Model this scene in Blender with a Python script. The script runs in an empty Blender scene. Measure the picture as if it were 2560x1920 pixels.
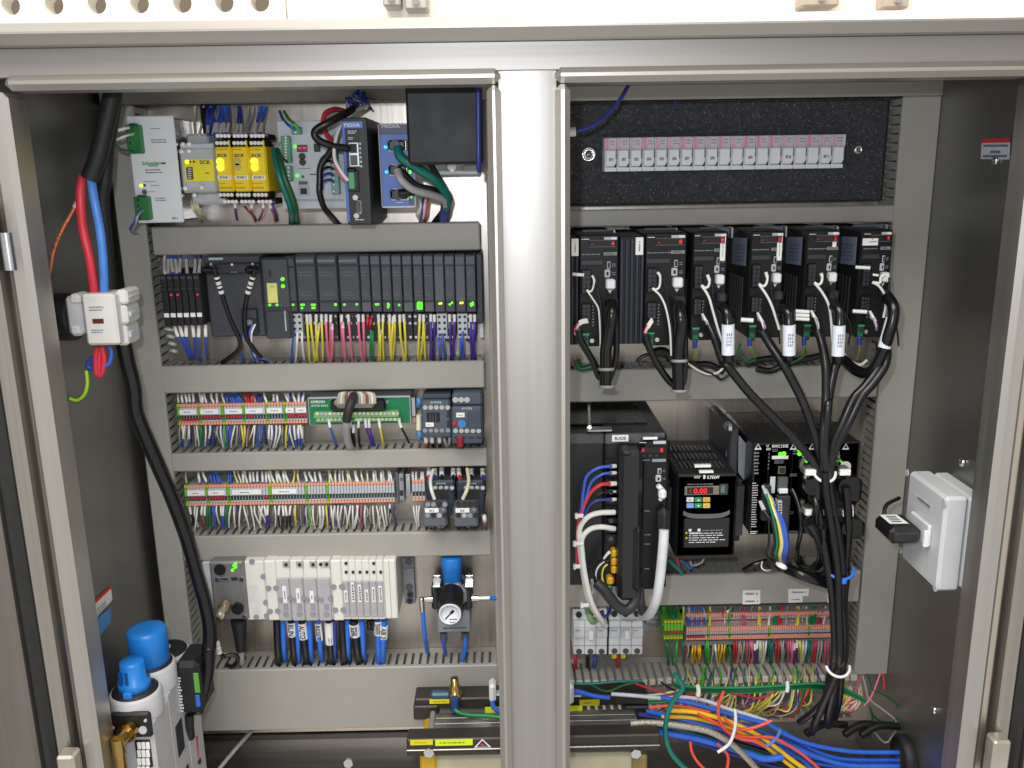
import bpy, math, random
from mathutils import Vector, Matrix
random.seed(7)
S = bpy.context.scene
COL = S.collection
rad = math.radians
# ---------------------------------------------------------------- camera
FPX, PW, PH = 2200.0, 2560.0, 1920.0
CAMLOC = Vector((0.0, 0.0, 1.6))
PITCH, ROLL, YAW = rad(13.6), rad(-0.9), rad(0.5)
CROT = (Matrix.Rotation(-YAW, 3, 'Z') @ Matrix.Rotation(math.pi/2 - PITCH, 3, 'X') @ Matrix.Rotation(ROLL, 3, 'Z'))
cd = bpy.data.cameras.new('camera'); cam = bpy.data.objects.new('camera', cd); COL.objects.link(cam)
cd.sensor_width = 36.0; cd.lens = 36.0*FPX/PW; cd.clip_start = 0.02; cd.clip_end = 60
cam.matrix_world = Matrix.Translation(CAMLOC) @ CROT.to_4x4()
S.camera = cam
# ---------------------------------------------------------------- light
wd = bpy.data.worlds.new('World'); S.world = wd; wd.use_nodes = True
bg = wd.node_tree.nodes['Background']; bg.inputs[0].default_value = (1.0, 0.97, 0.93, 1); bg.inputs[1].default_value = 0.68
S.view_settings.view_transform = 'Standard'; S.view_settings.look = 'None'
S.view_settings.exposure = 0.0; S.view_settings.gamma = 1.0
def lamp(name, kind, loc, aim, energy, color, size=1.0, sy=None):
    l = bpy.data.lights.new(name, kind); l.energy = energy; l.color = color
    if kind == 'AREA':
        l.shape = 'RECTANGLE'; l.size = size; l.size_y = sy or size
    else:
        l.shadow_soft_size = size
    o = bpy.data.objects.new(name, l); COL.objects.link(o); o.location = loc
    o.rotation_euler = (Vector(aim)-Vector(loc)).to_track_quat('-Z', 'Y').to_euler()
    return o
lamp('overhead_lamp', 'AREA', (-0.5, -0.35, 3.3), (0, 1.1, 1.2), 54, (1.0, 0.965, 0.92), 1.8, 1.0)
lamp('overhead_lamp', 'AREA', (0.4, 0.75, 3.5), (0.2, 1.25, 1.9), 32, (1.0, 0.93, 0.83), 2.6, 0.3)  # added lamp, put in to brighten the beams above the cabinet
lamp('phone_torch', 'POINT', (-0.05, 0.03, 1.67), (0, 1, 1.6), 15.5, (0.87, 0.93, 1.0), 0.012)
# ---------------------------------------------------------------- planes of depth (metres in front of the lens)
YF, YD, YP = 0.98, 1.265, 1.325
def at(px, py, Y):
    d = CROT @ Vector(((px-PW/2)/FPX, -(py-PH/2)/FPX, -1.0))
    t = (Y-CAMLOC.y)/d.y
    return CAMLOC + d*t
class Zf:
    def __init__(s, x, y, k): s.x, s.y, s.k = x, y, k
    def __call__(s, u, v): return (s.x+u/s.k, s.y+v/s.k)
N_ = Zf(0, 0, 1); D_ = Zf(0, 0, 0.8641)
T0 = Zf(0, 0, 3.456)
A = Zf(300,200,4.608); B = Zf(680,200,3.95); C = Zf(360,540,4.366); D = Zf(720,580,4.254); E = Zf(400,940,5.267)
F = Zf(740,940,4.424); G = Zf(420,1150,5.027); Hh = Zf(800,1150,5.027); I = Zf(440,1350,4.74); J = Zf(840,1350,4.74)
K = Zf(0,380,2.514); L = Zf(0,1000,3.607); Mz = Zf(200,1440,3.456); N = Zf(980,1660,3.072); O = Zf(1420,1440,4.608)
P = Zf(1800,1440,4.608); Q = Zf(1400,200,2.304); R = Zf(1410,550,3.686); Sz = Zf(1810,550,3.687); T = Zf(1410,980,2.861)
U = Zf(1800,1000,3.318); V = Zf(2120,1100,3.607); Wz = Zf(1420,1660,2.404); X = Zf(2200,140,2.961)
def pt(f, u, v, Y): return at(*f(u, v), Y)
def rect(f, u0, v0, u1, v1, Y):
    um, vm = (u0+u1)/2, (v0+v1)/2
    return pt(f,u0,vm,Y).x, pt(f,u1,vm,Y).x, pt(f,um,v1,Y).z, pt(f,um,v0,Y).z   # x0,x1,z0,z1
# ---------------------------------------------------------------- materials
def lin(c):
    if isinstance(c, str):
        c = [int(c[i:i+2], 16)/255 for i in (0, 2, 4)]
    return [x/12.92 if x <= .04045 else ((x+.055)/1.055)**2.4 for x in c]
_M = {}
def M(hexc, rough=.5, metal=0.0, var=.08, scale=60, emit=0, bump=0, stretch=None, spec=.5, coat=0, trans=0):
    key = (hexc, rough, metal, var, scale, emit, bump, stretch, spec, coat, trans)
    if key in _M: return _M[key]
    m = bpy.data.materials.new('mat_%s_%d' % (hexc, len(_M))); m.use_nodes = True
    nt = m.node_tree; b = nt.nodes['Principled BSDF']; c = lin(hexc)
    b.inputs['Roughness'].default_value = rough; b.inputs['Metallic'].default_value = metal
    b.inputs['Specular IOR Level'].default_value = spec
    if coat: b.inputs['Coat Weight'].default_value = coat
    if trans:
        b.inputs['Transmission Weight'].default_value = trans
    if emit:
        b.inputs['Emission Color'].default_value = (*c, 1); b.inputs['Emission Strength'].default_value = emit
    tc = nt.nodes.new('ShaderNodeTexCoord'); nz = nt.nodes.new('ShaderNodeTexNoise')
    nz.inputs['Scale'].default_value = scale; nz.inputs['Detail'].default_value = 4
    src = tc.outputs['Object']
    if stretch:
        mp = nt.nodes.new('ShaderNodeMapping'); mp.inputs['Scale'].default_value = stretch
        nt.links.new(src, mp.inputs['Vector']); src = mp.outputs['Vector']
    nt.links.new(src, nz.inputs['Vector'])
    mr = nt.nodes.new('ShaderNodeMapRange')
    mr.inputs['From Min'].default_value = .3; mr.inputs['From Max'].default_value = .7
    mr.inputs['To Min'].default_value = 1-var; mr.inputs['To Max'].default_value = 1+var
    nt.links.new(nz.outputs['Fac'], mr.inputs['Value'])
    mx = nt.nodes.new('ShaderNodeMix'); mx.data_type = 'RGBA'; mx.blend_type = 'MULTIPLY'
    mx.inputs['Factor'].default_value = 1
    mx.inputs[6].default_value = (*c, 1)
    nt.links.new(mr.outputs['Result'], mx.inputs[7]); nt.links.new(mx.outputs[2], b.inputs['Base Color'])
    r2 = nt.nodes.new('ShaderNodeMapRange')
    r2.inputs['To Min'].default_value = max(.02, rough-.09); r2.inputs['To Max'].default_value = min(1, rough+.09)
    nt.links.new(nz.outputs['Fac'], r2.inputs['Value']); nt.links.new(r2.outputs['Result'], b.inputs['Roughness'])
    if bump:
        bp = nt.nodes.new('ShaderNodeBump'); bp.inputs['Strength'].default_value = bump; bp.inputs['Distance'].default_value = .002
        nt.links.new(nz.outputs['Fac'], bp.inputs['Height']); nt.links.new(bp.outputs['Normal'], b.inputs['Normal'])
    _M[key] = m
    return m
STEEL_V = M('bab7b3', .46, 1.0, .035, 1.0, 0, .012, (90,90,1.5))
STEEL_H = M('a9a5a1', .50, 1.0, .035, 1.0, 0, .012, (1.5,90,90))
LIP = M('c6c2bc', .44, 1.0, .03, 1.0, 0, .01, (70,70,2))
STILE = M('d3cabd', .48, 1.0, .04, 1.0, 0, .012, (90,90,1.5))
LIPH = M('bebab3', .44, 1.0, .03, 1.0, 0, .01, (2,70,70))
WALLM = M('a09f9c', .44, 1.0, .06, 1.0, 0, .03, (200,7,1.2))
PLATE = M('cbc2b8', .36, 1.0, .08, 1.0, 0, .06, (120,9,4))
DUCT = M('a5a29a', .46, 0, .03, 25)
DUCTF = M('a4a29a', .5, 0, .03, 25)
GAL = M('c3c6ca', .28, 1.0, .10, 30)
CHROME = M('dcdcda', .14, 1.0, .05, 30)
BRASS = M('b8995a', .24, 1.0, .1, 60)
BLACK = M('151516', .42, 0, .2, 90)
BLACKG = M('101012', .28, 0, .2, 90)
BLACKM = M('1b1b1d', .6, 0, .2, 90, 0, .1)
RUB = M('111113', .24, 0, .2, 50)
CHAR = M('2b2d31', .5, 0, .1, 70)
PLC = M('3f4249', .48, 0, .06, 70)
PLCL = M('555a63', .5, 0, .06, 70)
WHITE = M('e6e8ea', .45, 0, .03, 30)
PAPER = M('f0f0ee', .6, 0, .03, 60)
CREAM = M('e4e3da', .42, 0, .03, 40)
GREYL = M('bcc0c4', .48, 0, .05, 40)
GREYM = M('8e9298', .48, 0, .05, 40)
GREYD = M('5c6068', .5, 0, .07, 50)
GREEN = M('2a7a3c', .42, 0, .08, 60)
TERMGREEN = M('6cb42a', .42, 0, .1, 60)
PCB = M('0f7a4c', .36, 0, .1, 60)
YELLOW = M('f0cf10', .42, 0, .05, 60)
LBLY = M('f2e21c', .5, 0, .05, 60)
LIME = M('d8f01c', .5, 0, .05, 60)
BLUE = M('2f5fc0', .38, 0, .06, 40)
KNOB = M('217ed4', .34, 0, .04, 40)
ORANGE = M('e8a184', .45, 0, .08, 60)
REDD = M('a8202c', .45, 0, .1, 60)
INK = M('26282c', .6, 0, .1, 90)
INKW = M('e8e8e8', .6, 0, .1, 90)
INKG = M('7b8088', .6, 0, .1, 90)
LEDG = M('58f020', .4, 0, 0, 10, 1.5)
LEDY = M('f0f438', .4, 0, 0, 10, 1.0)
LEDR = M('e01c2c', .4, 0, 0, 10, .75)
LEDC = M('20c8f0', .4, 0, 0, 10, 1.5)
WC = {  # wire insulation
 'blue': M('3c63c8', .35), 'dark blue': M('323f92', .35), 'white': M('e6e4de', .4), 'grey': M('a9a7a6', .42), 'yellow': M('e8da50', .38), 'pink': M('e87a9c', .38),
 'purple': M('50349c', .38), 'red': M('cf3342', .38), 'green': M('17834f', .36), 'teal': M('0e7268', .34), 'light green': M('48c03c', .36), 'black': M('18181a', .32),
 'brown': M('8a4a38', .4), 'orange': M('e2543e', .36), 'cream': M('dcd8b4', .4), 'gold': M('f0be18', .36), 'rose': M('c4607c', .4), 'bright blue': M('2c72dc', .3), 'dark green': M('1d5a34', .4)}
SLV = M('e4e3e0', .45, 0, .04, 60)
# ---------------------------------------------------------------- mesh helpers
class MB:
    def __init__(s): s.v, s.f, s.mi, s.mats, s.sm = [], [], [], [], []
    def m(s, mat):
        if mat not in s.mats: s.mats.append(mat)
        return s.mats.index(mat)
    def add(s, vs, fs, mat, smooth=False):
        o = len(s.v); k = s.m(mat); s.v += [tuple(v) for v in vs]
        for f in fs: s.f.append([i+o for i in f]); s.mi.append(k); s.sm.append(smooth)
    def box(s, x0, x1, y0, y1, z0, z1, mat, b=0.0):
        if x0 > x1: x0, x1 = x1, x0
        if y0 > y1: y0, y1 = y1, y0
        if z0 > z1: z0, z1 = z1, z0
        b = min(b, .45*min(x1-x0, y1-y0, z1-z0))
        if b <= 1e-6:
            vs = [(x,y,z) for x in (x0,x1) for y in (y0,y1) for z in (z0,z1)]
            s.add(vs, [(0,1,3,2),(4,6,7,5),(0,4,5,1),(2,3,7,6),(0,2,6,4),(1,5,7,3)], mat); return
        vs = []; idx = {}
        for i, x in enumerate((x0,x1)):
            for j, y in enumerate((y0,y1)):
                for k, z in enumerate((z0,z1)):
                    sx, sy, sz = (b if i == 0 else -b), (b if j == 0 else -b), (b if k == 0 else -b)
                    for ax, v in enumerate(((x,y+sy,z+sz),(x+sx,y,z+sz),(x+sx,y+sy,z))):
                        idx[i,j,k,ax] = len(vs); vs.append(v)
        cx, cy, cz = (x0+x1)/2, (y0+y1)/2, (z0+z1)/2
        fs = []
        for a in (0,1):
            fs.append([idx[a,0,0,0],idx[a,0,1,0],idx[a,1,1,0],idx[a,1,0,0]])
            fs.append([idx[0,a,0,1],idx[0,a,1,1],idx[1,a,1,1],idx[1,a,0,1]])
            fs.append([idx[0,0,a,2],idx[0,1,a,2],idx[1,1,a,2],idx[1,0,a,2]])
            for c in (0,1):
                fs.append([idx[a,c,0,0],idx[a,c,1,0],idx[a,c,1,1],idx[a,c,0,1]])
                fs.append([idx[a,0,c,0],idx[a,1,c,0],idx[a,1,c,2],idx[a,0,c,2]])
                fs.append([idx[0,a,c,1],idx[1,a,c,1],idx[1,a,c,2],idx[0,a,c,2]])
                for e in (0,1): fs.append([idx[a,c,e,0],idx[a,c,e,1],idx[a,c,e,2]])
        out = []
        for f in fs:
            p = [Vector(vs[i]) for i in f]; n = (p[1]-p[0]).cross(p[2]-p[0])
            ce = sum(p, Vector())/len(p) - Vector((cx,cy,cz))
            out.append(f if n.dot(ce) > 0 else f[::-1])
        s.add(vs, out, mat)
    def cyl(s, c, axis, r, h, mat, n=16, r2=None, smooth=True):
        c = Vector(c); a = Vector(axis).normalized(); r2 = r if r2 is None else r2
        u = a.orthogonal().normalized(); w = a.cross(u)
        ring = lambda o, q: [o+(u*math.cos(2*math.pi*i/n)+w*math.sin(2*math.pi*i/n))*q for i in range(n)]
        vs = ring(c, r)+ring(c+a*h, r2)
        s.add(vs, [(i,(i+1)%n,n+(i+1)%n,n+i) for i in range(n)], mat, smooth)
        s.add(vs[:n], [tuple(range(n))[::-1]], mat); s.add(vs[n:], [tuple(range(n))], mat)
    def lathe(s, c, axis, prof, mat, n=24):
        c = Vector(c); a = Vector(axis).normalized(); u = a.orthogonal().normalized(); w = a.cross(u)
        vs = []
        for (r, h) in prof:
            vs += [c+a*h+(u*math.cos(2*math.pi*i/n)+w*math.sin(2*math.pi*i/n))*max(r,1e-5) for i in range(n)]
        fs = [(k*n+i, k*n+(i+1)%n, (k+1)*n+(i+1)%n, (k+1)*n+i) for k in range(len(prof)-1) for i in range(n)]
        s.add(vs, fs, mat, True)
    def tube(s, pts, r, mat, n=7, sub=5, rs=None):
        pts = [Vector(p) for p in pts]
        if sub > 1 and len(pts) > 2:
            q = [pts[0]*2-pts[1]]+pts+[pts[-1]*2-pts[-2]]; out = []
            for i in range(1, len(q)-2):
                for k in range(sub):
                    t = k/sub; p0,p1,p2,p3 = q[i-1:i+3]
                    out.append(.5*((2*p1)+(-p0+p2)*t+(2*p0-5*p1+4*p2-p3)*t*t+(-p0+3*p1-3*p2+p3)*t**3))
            pts = out+[pts[-1]]
        vs = []; nrm = None; m = len(pts)
        for i, p in enumerate(pts):
            d = (pts[min(i+1,m-1)]-pts[max(i-1,0)]).normalized()
            nrm = d.orthogonal().normalized() if nrm is None else (nrm-d*nrm.dot(d)).normalized()
            bi = d.cross(nrm); rr = r if rs is None else rs(i/(m-1))
            vs += [p+(nrm*math.cos(2*math.pi*k/n)+bi*math.sin(2*math.pi*k/n))*rr for k in range(n)]
        fs = [(i*n+k, i*n+(k+1)%n, (i+1)*n+(k+1)%n, (i+1)*n+k) for i in range(m-1) for k in range(n)]
        s.add(vs, fs, mat, True)
        s.add(vs[:n], [tuple(range(n))[::-1]], mat); s.add(vs[-n:], [tuple(range(n))], mat)
        return pts
    def prism(s, poly, y0, y1, mat):   # poly in (x,z)
        n = len(poly); vs = [(x,y0,z) for x,z in poly]+[(x,y1,z) for x,z in poly]
        s.add(vs, [tuple(range(n)), tuple(range(2*n-1,n-1,-1))]+[(i,n+i,n+(i+1)%n,(i+1)%n) for i in range(n)], mat)
    def text(s, string, x0, x1, z0, z1, y, mat, rot=0, keep=False):
        vs, fs, w, h, bx, bz = glyphs(string)
        if rot: # reads bottom-to-top (rot=1) or top-to-bottom (rot=-1)
            kx, kz = (x1-x0)/h, (z1-z0)/w
            if rot > 0: q = [(x1-(v-bz)*kx, y, z0+(u-bx)*kz) for u, v in vs]
            else: q = [(x0+(v-bz)*kx, y, z1-(u-bx)*kz) for u, v in vs]
        else:
            q = [(x0+(u-bx)*(x1-x0)/w, y, z0+(v-bz)*(z1-z0)/h) for u, v in vs]
        s.add(q, fs, mat)
_G = {}
def glyphs(string):
    if string not in _G:
        c = bpy.data.curves.new('t', 'FONT'); c.body = string; c.resolution_u = 2; c.offset = .028
        o = bpy.data.objects.new('t', c); me = bpy.data.meshes.new_from_object(o)
        vs = [(v.co.x, v.co.y) for v in me.vertices]; fs = [tuple(p.vertices) for p in me.polygons]
        bpy.data.objects.remove(o); bpy.data.curves.remove(c); bpy.data.meshes.remove(me)
        bx = min(v[0] for v in vs); bz = min(v[1] for v in vs)
        _G[string] = (vs, fs, max(v[0] for v in vs)-bx, max(v[1] for v in vs)-bz, bx, bz)
    return _G[string]
WL = {}
def tag(o, label=None, cat=None, group=None, kind=None):
    if label: o['label'] = label
    if cat: o['category'] = cat
    if group: o['group'] = group
    if kind: o['kind'] = kind
    return o
def build(name, mb, parent=None, label=None, cat=None, group=None, kind=None, origin=None):
    vs = mb.v
    if origin is None:
        origin = Vector([(min(v[i] for v in vs)+max(v[i] for v in vs))/2 for i in range(3)])
    me = bpy.data.meshes.new(name)
    me.from_pydata([(v[0]-origin[0], v[1]-origin[1], v[2]-origin[2]) for v in vs], [], mb.f)
    for m in mb.mats: me.materials.append(m)
    me.polygons.foreach_set('material_index', mb.mi); me.polygons.foreach_set('use_smooth', mb.sm)
    me.update()
    o = bpy.data.objects.new(name, me); COL.objects.link(o)
    o.location = origin
    if parent is not None:
        o.parent = parent; o.location = Vector(origin)-WL[parent]
    WL[o] = Vector(origin)
    return tag(o, label, cat, group, kind)
def empty(name, loc, label, cat, group=None):
    o = bpy.data.objects.new(name, None); COL.objects.link(o); o.empty_display_size = .02
    o.location = loc; WL[o] = Vector(loc)
    return tag(o, label, cat, group)
def inst(src, loc, parent, name=None):
    o = src.copy(); COL.objects.link(o); o.parent = parent
    o.location = Vector(loc)-(WL[parent] if parent is not None else Vector()); WL[o] = Vector(loc)
    return o
class Dev:
    """a device whose front face is a rectangle at depth Yf"""
    def __init__(s, name, label, cat, f, u0, v0, u1, v1, Yf, Yb=None, group=None):
        s.f, s.Yf = f, Yf; s.Yb = YP if Yb is None else Yb
        s.x0, s.x1, s.z0, s.z1 = rect(f, u0, v0, u1, v1, Yf)
        s.e = empty(name, ((s.x0+s.x1)/2, s.Yb, s.z0), label, cat, group)
    def body(s, name, mat, b=.002, inset=0, Yf=None, parent=None, zt=0, zb=0):
        m = MB(); m.box(s.x0+inset, s.x1-inset, (s.Yf if Yf is None else Yf), s.Yb, s.z0+zb, s.z1-zt, mat, b)
        return build(name, m, parent or s.e)
    def r(s, u0, v0, u1, v1, f=None, p=0.0): return rect(f or s.f, u0, v0, u1, v1, s.Yf-p)
    def fr(s, u0, v0, u1, v1):
        w, h = s.x1-s.x0, s.z1-s.z0
        return s.x0+u0*w, s.x0+u1*w, s.z1-v1*h, s.z1-v0*h
    def box(s, name, q, proud, mat, depth=None, b=.0008, parent=None, label=None):
        x0, x1, z0, z1 = q; m = MB()
        m.box(x0, x1, s.Yf-proud, s.Yf-proud+(depth or proud+.001), z0, z1, mat, b)
        return build(name, m, parent or s.e, label)
    def text(s, string, q, mat=INK, proud=.0004, rot=0, parent=None, name='lettering'):
        m = MB(); m.text(string, q[0], q[1], q[2], q[3], s.Yf-proud, mat, rot); return build(name, m, parent or s.e)
    def lines(s, q, rows, mat=INK, proud=.0004, parent=None, fill=.9, name='print', hgt=.45):
        m = MB(); lines_mb(m, q, rows, mat, s.Yf-proud, fill, hgt); return build(name, m, parent or s.e)
    def dots(s, name, pts, r, mat, proud=.0012, f=None, parent=None, n=8):
        for (u, v) in pts:
            p = pt(f or s.f, u, v, s.Yf); m = MB(); m.cyl((p.x, s.Yf+.001, p.z), (0,-1,0), r, proud+.001, mat, n); build(name, m, parent or s.e)
def lines_mb(m, q, rows, mat, y, fill=.9, hgt=.45):
    x0, x1, z0, z1 = q; h = (z1-z0)/rows
    for k in range(rows):
        x = x0; end = x0+(x1-x0)*random.uniform(.6, 1.0)*fill/.9
        while x < end:
            w = random.uniform(.05, .18)*(x1-x0); zc = z1-(k+.5)*h
            xe = min(x+w, x1)
            m.add([(x,y,zc-h*hgt/2),(xe,y,zc-h*hgt/2),(xe,y,zc+h*hgt/2),(x,y,zc+h*hgt/2)], [(0,1,2,3)], mat)
            x += w+random.uniform(.015, .04)*(x1-x0)
def wire(name, pts, r, mat, label, cat='wire', group=None, sleeves=(), n=6, sub=5, rs=None, sm=None):
    """pts: (frame,u,v,Y) or Vector; sleeves: (a,b) fractions of the length that carry a marker sleeve"""
    P3 = [p if isinstance(p, Vector) else pt(*p) for p in pts]
    m = MB(); path = m.tube(P3, r, mat, n, sub, rs); o = build(name, m, None, label, cat, group)
    for (a, b) in sleeves:
        k0, k1 = int(a*(len(path)-1)), max(int(b*(len(path)-1)), int(a*(len(path)-1))+1)
        q = MB(); q.tube(path[k0:k1+1], r*1.28, sm or SLV, n, 1); build('marker_sleeve', q, o)
    return o
_wire = wire
STUFF = MB()
ORD = ['first','second','third','fourth','fifth','sixth','seventh','eighth','ninth','tenth','eleventh','twelfth','thirteenth','fourteenth','fifteenth','sixteenth','seventeenth','eighteenth','nineteenth','twentieth']
ORD += ['twenty-'+o for o in ORD[:9]]+['thirtieth']+['thirty-'+o for o in ORD[:9]]
def clumps(f, y0, Y0, y1, Y1, place, data, r=.0015, bow=10, sleeve=(0,.26), jit=12, sub=4, stuff=False):
    """data: list of (colour, sleeve?, [(x_top, x_bottom[, y_top[, y_bottom]]), ...]) counted from the left"""
    POS = {1: ['single'], 2: ['left', 'right'], 3: ['left', 'middle', 'right'], 4: ['leftmost', 'second', 'third', 'rightmost'], 5: ['leftmost', 'second', 'middle', 'fourth', 'rightmost'], 6: ['leftmost', 'second', 'third', 'fourth', 'fifth', 'rightmost']}
    for k, (col, sl, ws) in enumerate(data):
        rk = sorted(range(len(ws)), key=lambda i: ws[i][0]+ws[i][1])
        for wi, w in enumerate(ws):
            a, b = w[0], w[1]; ya = w[2] if len(w) > 2 else y0; yb = w[3] if len(w) > 3 else y1+random.uniform(-jit, jit)
            bx = random.uniform(-bow, bow); Yo = random.uniform(-.004, .004)
            pts = [(f, a, ya, Y0), (f, a+(b-a)*.2+bx, ya+(yb-ya)*.33, Y0-.006+Yo), (f, a+(b-a)*.65+bx, ya+(yb-ya)*.7, (Y0+Y1)/2-.004+Yo), (f, b, yb, Y1)]
            lab = '%s %s wire of the %s bunch %s' % (POS[len(ws)][rk.index(wi)], col, ORD[k], place)
            if stuff:
                path = STUFF.tube([pt(*p_) for p_ in pts], r, WC[col], 5, sub)
                if sl:
                    k0, k1 = int(sleeve[0]*(len(path)-1)), max(int(sleeve[1]*(len(path)-1)), int(sleeve[0]*(len(path)-1))+1); STUFF.tube(path[k0:k1+1], r*1.25, SLV, 5, 1)
                continue
            _wire('wire', pts, r, WC[col], lab, 'wire', 'wires '+place, [sleeve] if sl else (), 6, sub)
# ================================================================ cabinet
ZTOP = pt(N_, 1280, 120, YF).z
cab = empty('steel_cabinet', (0.03, YP, pt(N_, 1280, 1900, YP).z), 'large brushed stainless steel control cabinet with two openings and a centre post', 'cabinet')
lipL = lambda y: pt(N_, 25+(y-228)*.1355, y, YF)
def part(name, bx, mat, b=.003, parent=None, label=None):
    m = MB(); m.box(*bx, mat, b); return build(name, m, parent or cab, label)
zl0 = pt(N_, 640, 220, YF).z; zl1 = pt(N_, 640, 181, YF).z      # bright lip above the openings
zf1 = pt(N_, 640, 112, YF).z                                    # top of the flat face
zb = pt(N_, 1280, 2080, YF).z
xLi = pt(N_, 107, 798, YF).x; xLo = pt(N_, 36, 798, YF).x
xRi = pt(N_, 2516, 798, YF).x; xRo = pt(N_, 2600, 798, YF).x
xM = [pt(N_, q, 960, YF).x for q in (1232, 1264, 1389, 1424)]   # mullion: lip, face, lip
LW = .024
# face sheets (set back) and raised lips
part('top_rail', (xLo, xRo, YF, YF+.02, zl1-.002, zf1), STEEL_H, .0008)
part('top_lip', (xLi-.001, xM[1], YF-.012, YF+.035, zl0, zl1), LIPH, .006)
part('top_lip', (xM[2], xRi+.001, YF-.012, YF+.035, zl0, zl1), LIPH, .006)
part('side_stile', (xLo, xLi-LW+.002, YF, YF+.02, zb, zl1-.003), STILE, .004)
part('side_stile', (xRi+LW-.002, xRo, YF, YF+.02, zb, zl1-.003), STILE, .004)
part('side_lip', (xLi-LW, xLi, YF-.012, YF+.035, zb, zl0-.001), LIP, .006)
part('side_lip', (xRi, xRi+LW, YF-.012, YF+.035, zb, zl0-.001), LIP, .006)
m = MB(); n_ = 14; a_, b_ = xM[1]-.002, xM[2]+.002; vs = []
for k in range(n_+1):
    t_ = k/n_; yy = YF-.0005+.0022*(2*t_-1)**2
    for zz in (zb, zl1-.0022): vs.append((a_+(b_-a_)*t_, yy, zz))
m.add(vs, [(2*k, 2*k+2, 2*k+3, 2*k+1) for k in range(n_)], STEEL_V, True)
m.box(a_+.001, b_-.001, YF+.006, YF+.03, zb, zl1-.0022, STEEL_V, 0)
build('centre_post', m, cab)
part('post_lip', (xM[0], xM[1], YF-.012, YF+.035, zb, zl0-.001), LIP, .006)
part('post_lip', (xM[2], xM[3], YF-.012, YF+.035, zb, zl0-.001), LIP, .006)
# rain gutter above the face
g0 = pt(N_, 1280, 92, YF-.03).z; g1 = pt(N_, 1280, 36, YF-.03).z
part('rain_gutter', (xLo-.25, xRo+.25, YF-.03, YF+.06, g0, g1), LIPH, .010)
part('gutter_shadow_gap', (xLo-.25, xRo+.25, YF+.008, YF+.05, zf1-.004, g0+.004), M('6a6460', .5, .8, .1, 30), .001)  # solid strip, its dark colour stands for the shade under the gutter
part('roof_panel', (xLo-.1, xRo+.1, YF+.03, YP+.06, g1-.03, g1-.02), STEEL_H, .002)
# walls, back, floor
WX0, WX1 = xLi-.040, xRi+.040
zfl = pt(N_, 700, 1880, YP+.035).z
part('side_wall', (WX0-.004, WX0, YF+.02, YP+.05, zfl-.05, zf1), WALLM, 0)
part('side_wall', (WX1, WX1+.004, YF+.02, YP+.05, zfl-.05, zf1), WALLM, 0)
part('back_wall', (WX0, WX1, YP+.035, YP+.04, zfl-.05, zf1), M('a19d99', .36, 1, .1, 1, 0, .05, (4,100,120)), 0)
part('floor_panel', (WX0, WX1, YF-.05, YP+.035, zfl-.03, zfl), M('b4b0ab', .46, 1, .12, 1, 0, .05, (4,90,90)), 0)
zp0 = pt(N_, 700, 1832, YP).z
part('mounting_plate', (pt(N_, 255, 700, YP).x, pt(N_, 2330, 700, YP).x, YP, YP+.006, zp0, zf1-.03), PLATE, .001)
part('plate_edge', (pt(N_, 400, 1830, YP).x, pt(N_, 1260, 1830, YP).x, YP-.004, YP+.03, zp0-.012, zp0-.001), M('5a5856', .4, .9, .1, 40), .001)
# ---- doors, swung open, seen at their hinge edge
def door(name, sx, xo, label):
    d = empty(name, (xo, YF-.01, zb), label, 'door')
    x = lambda a: xo+sx*a
    def q(n, a0, a1, y0, y1, mat, z0=zb, z1=zl1+.02, b=.003, par=None):
        m = MB(); m.box(x(a0), x(a1), y0, y1, z0, z1, mat, b); return build(n, m, par or d)
    q('edge_flange', .004, .022, YF-.012, YF+.02, M('a9a49c', .4, .9, .08, 1, 0, .05, (200,200,3)))
    q('gasket', .0225, .0405, YF-.016, YF+.016, M('232321', .7, 0, .2, 80), zb, zl1, .006)
    q('inner_sheet', .041, .16, YF-.02, YF+.01, M('87817b', .5, .8, .08, 1, 0, .05, (150,150,3)), zb, zl1+.02, .004)
    q('return_edge', .16, .175, YF-.10, YF+.01, M('87817b', .5, .8, .08, 1, 0, .05, (150,150,3)), zb, zl1+.02, .004)
    return d, q
dl, ql = door('cabinet_door', -1, xLo, 'open left steel door seen at its hinge edge with dark gasket')
dr, qr = door('cabinet_door', 1, xRo, 'open right steel door at the far right edge of the cabinet')
for q_, x_ in ((ql, 205), (qr, 2455)):
    q_('lower_hinge', -.010, .012, YF-.034, YF-.012, M('c4bcb0', .4, .8, .08, 40), pt(N_, x_, 1960, YF-.02).z, pt(N_, x_, 1874 if x_ < 999 else 1838, YF-.02).z, .003)
h0 = pt(N_, 30, 676, YF-.02).z; h1 = pt(N_, 30, 507, YF-.02).z
hb = ql('hinge', -.006, .020, YF-.034, YF-.008, M('55524e', .4, .9, .1, 40), h0, h1, .004)
m = MB(); hx = pt(N_, 24, 600, YF-.03).x; m.cyl((hx, YF-.036, h0+.002), (0,0,1), .0062, (h1-h0)*.55, GAL, 12); build('hinge_pin', m, hb)
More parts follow.
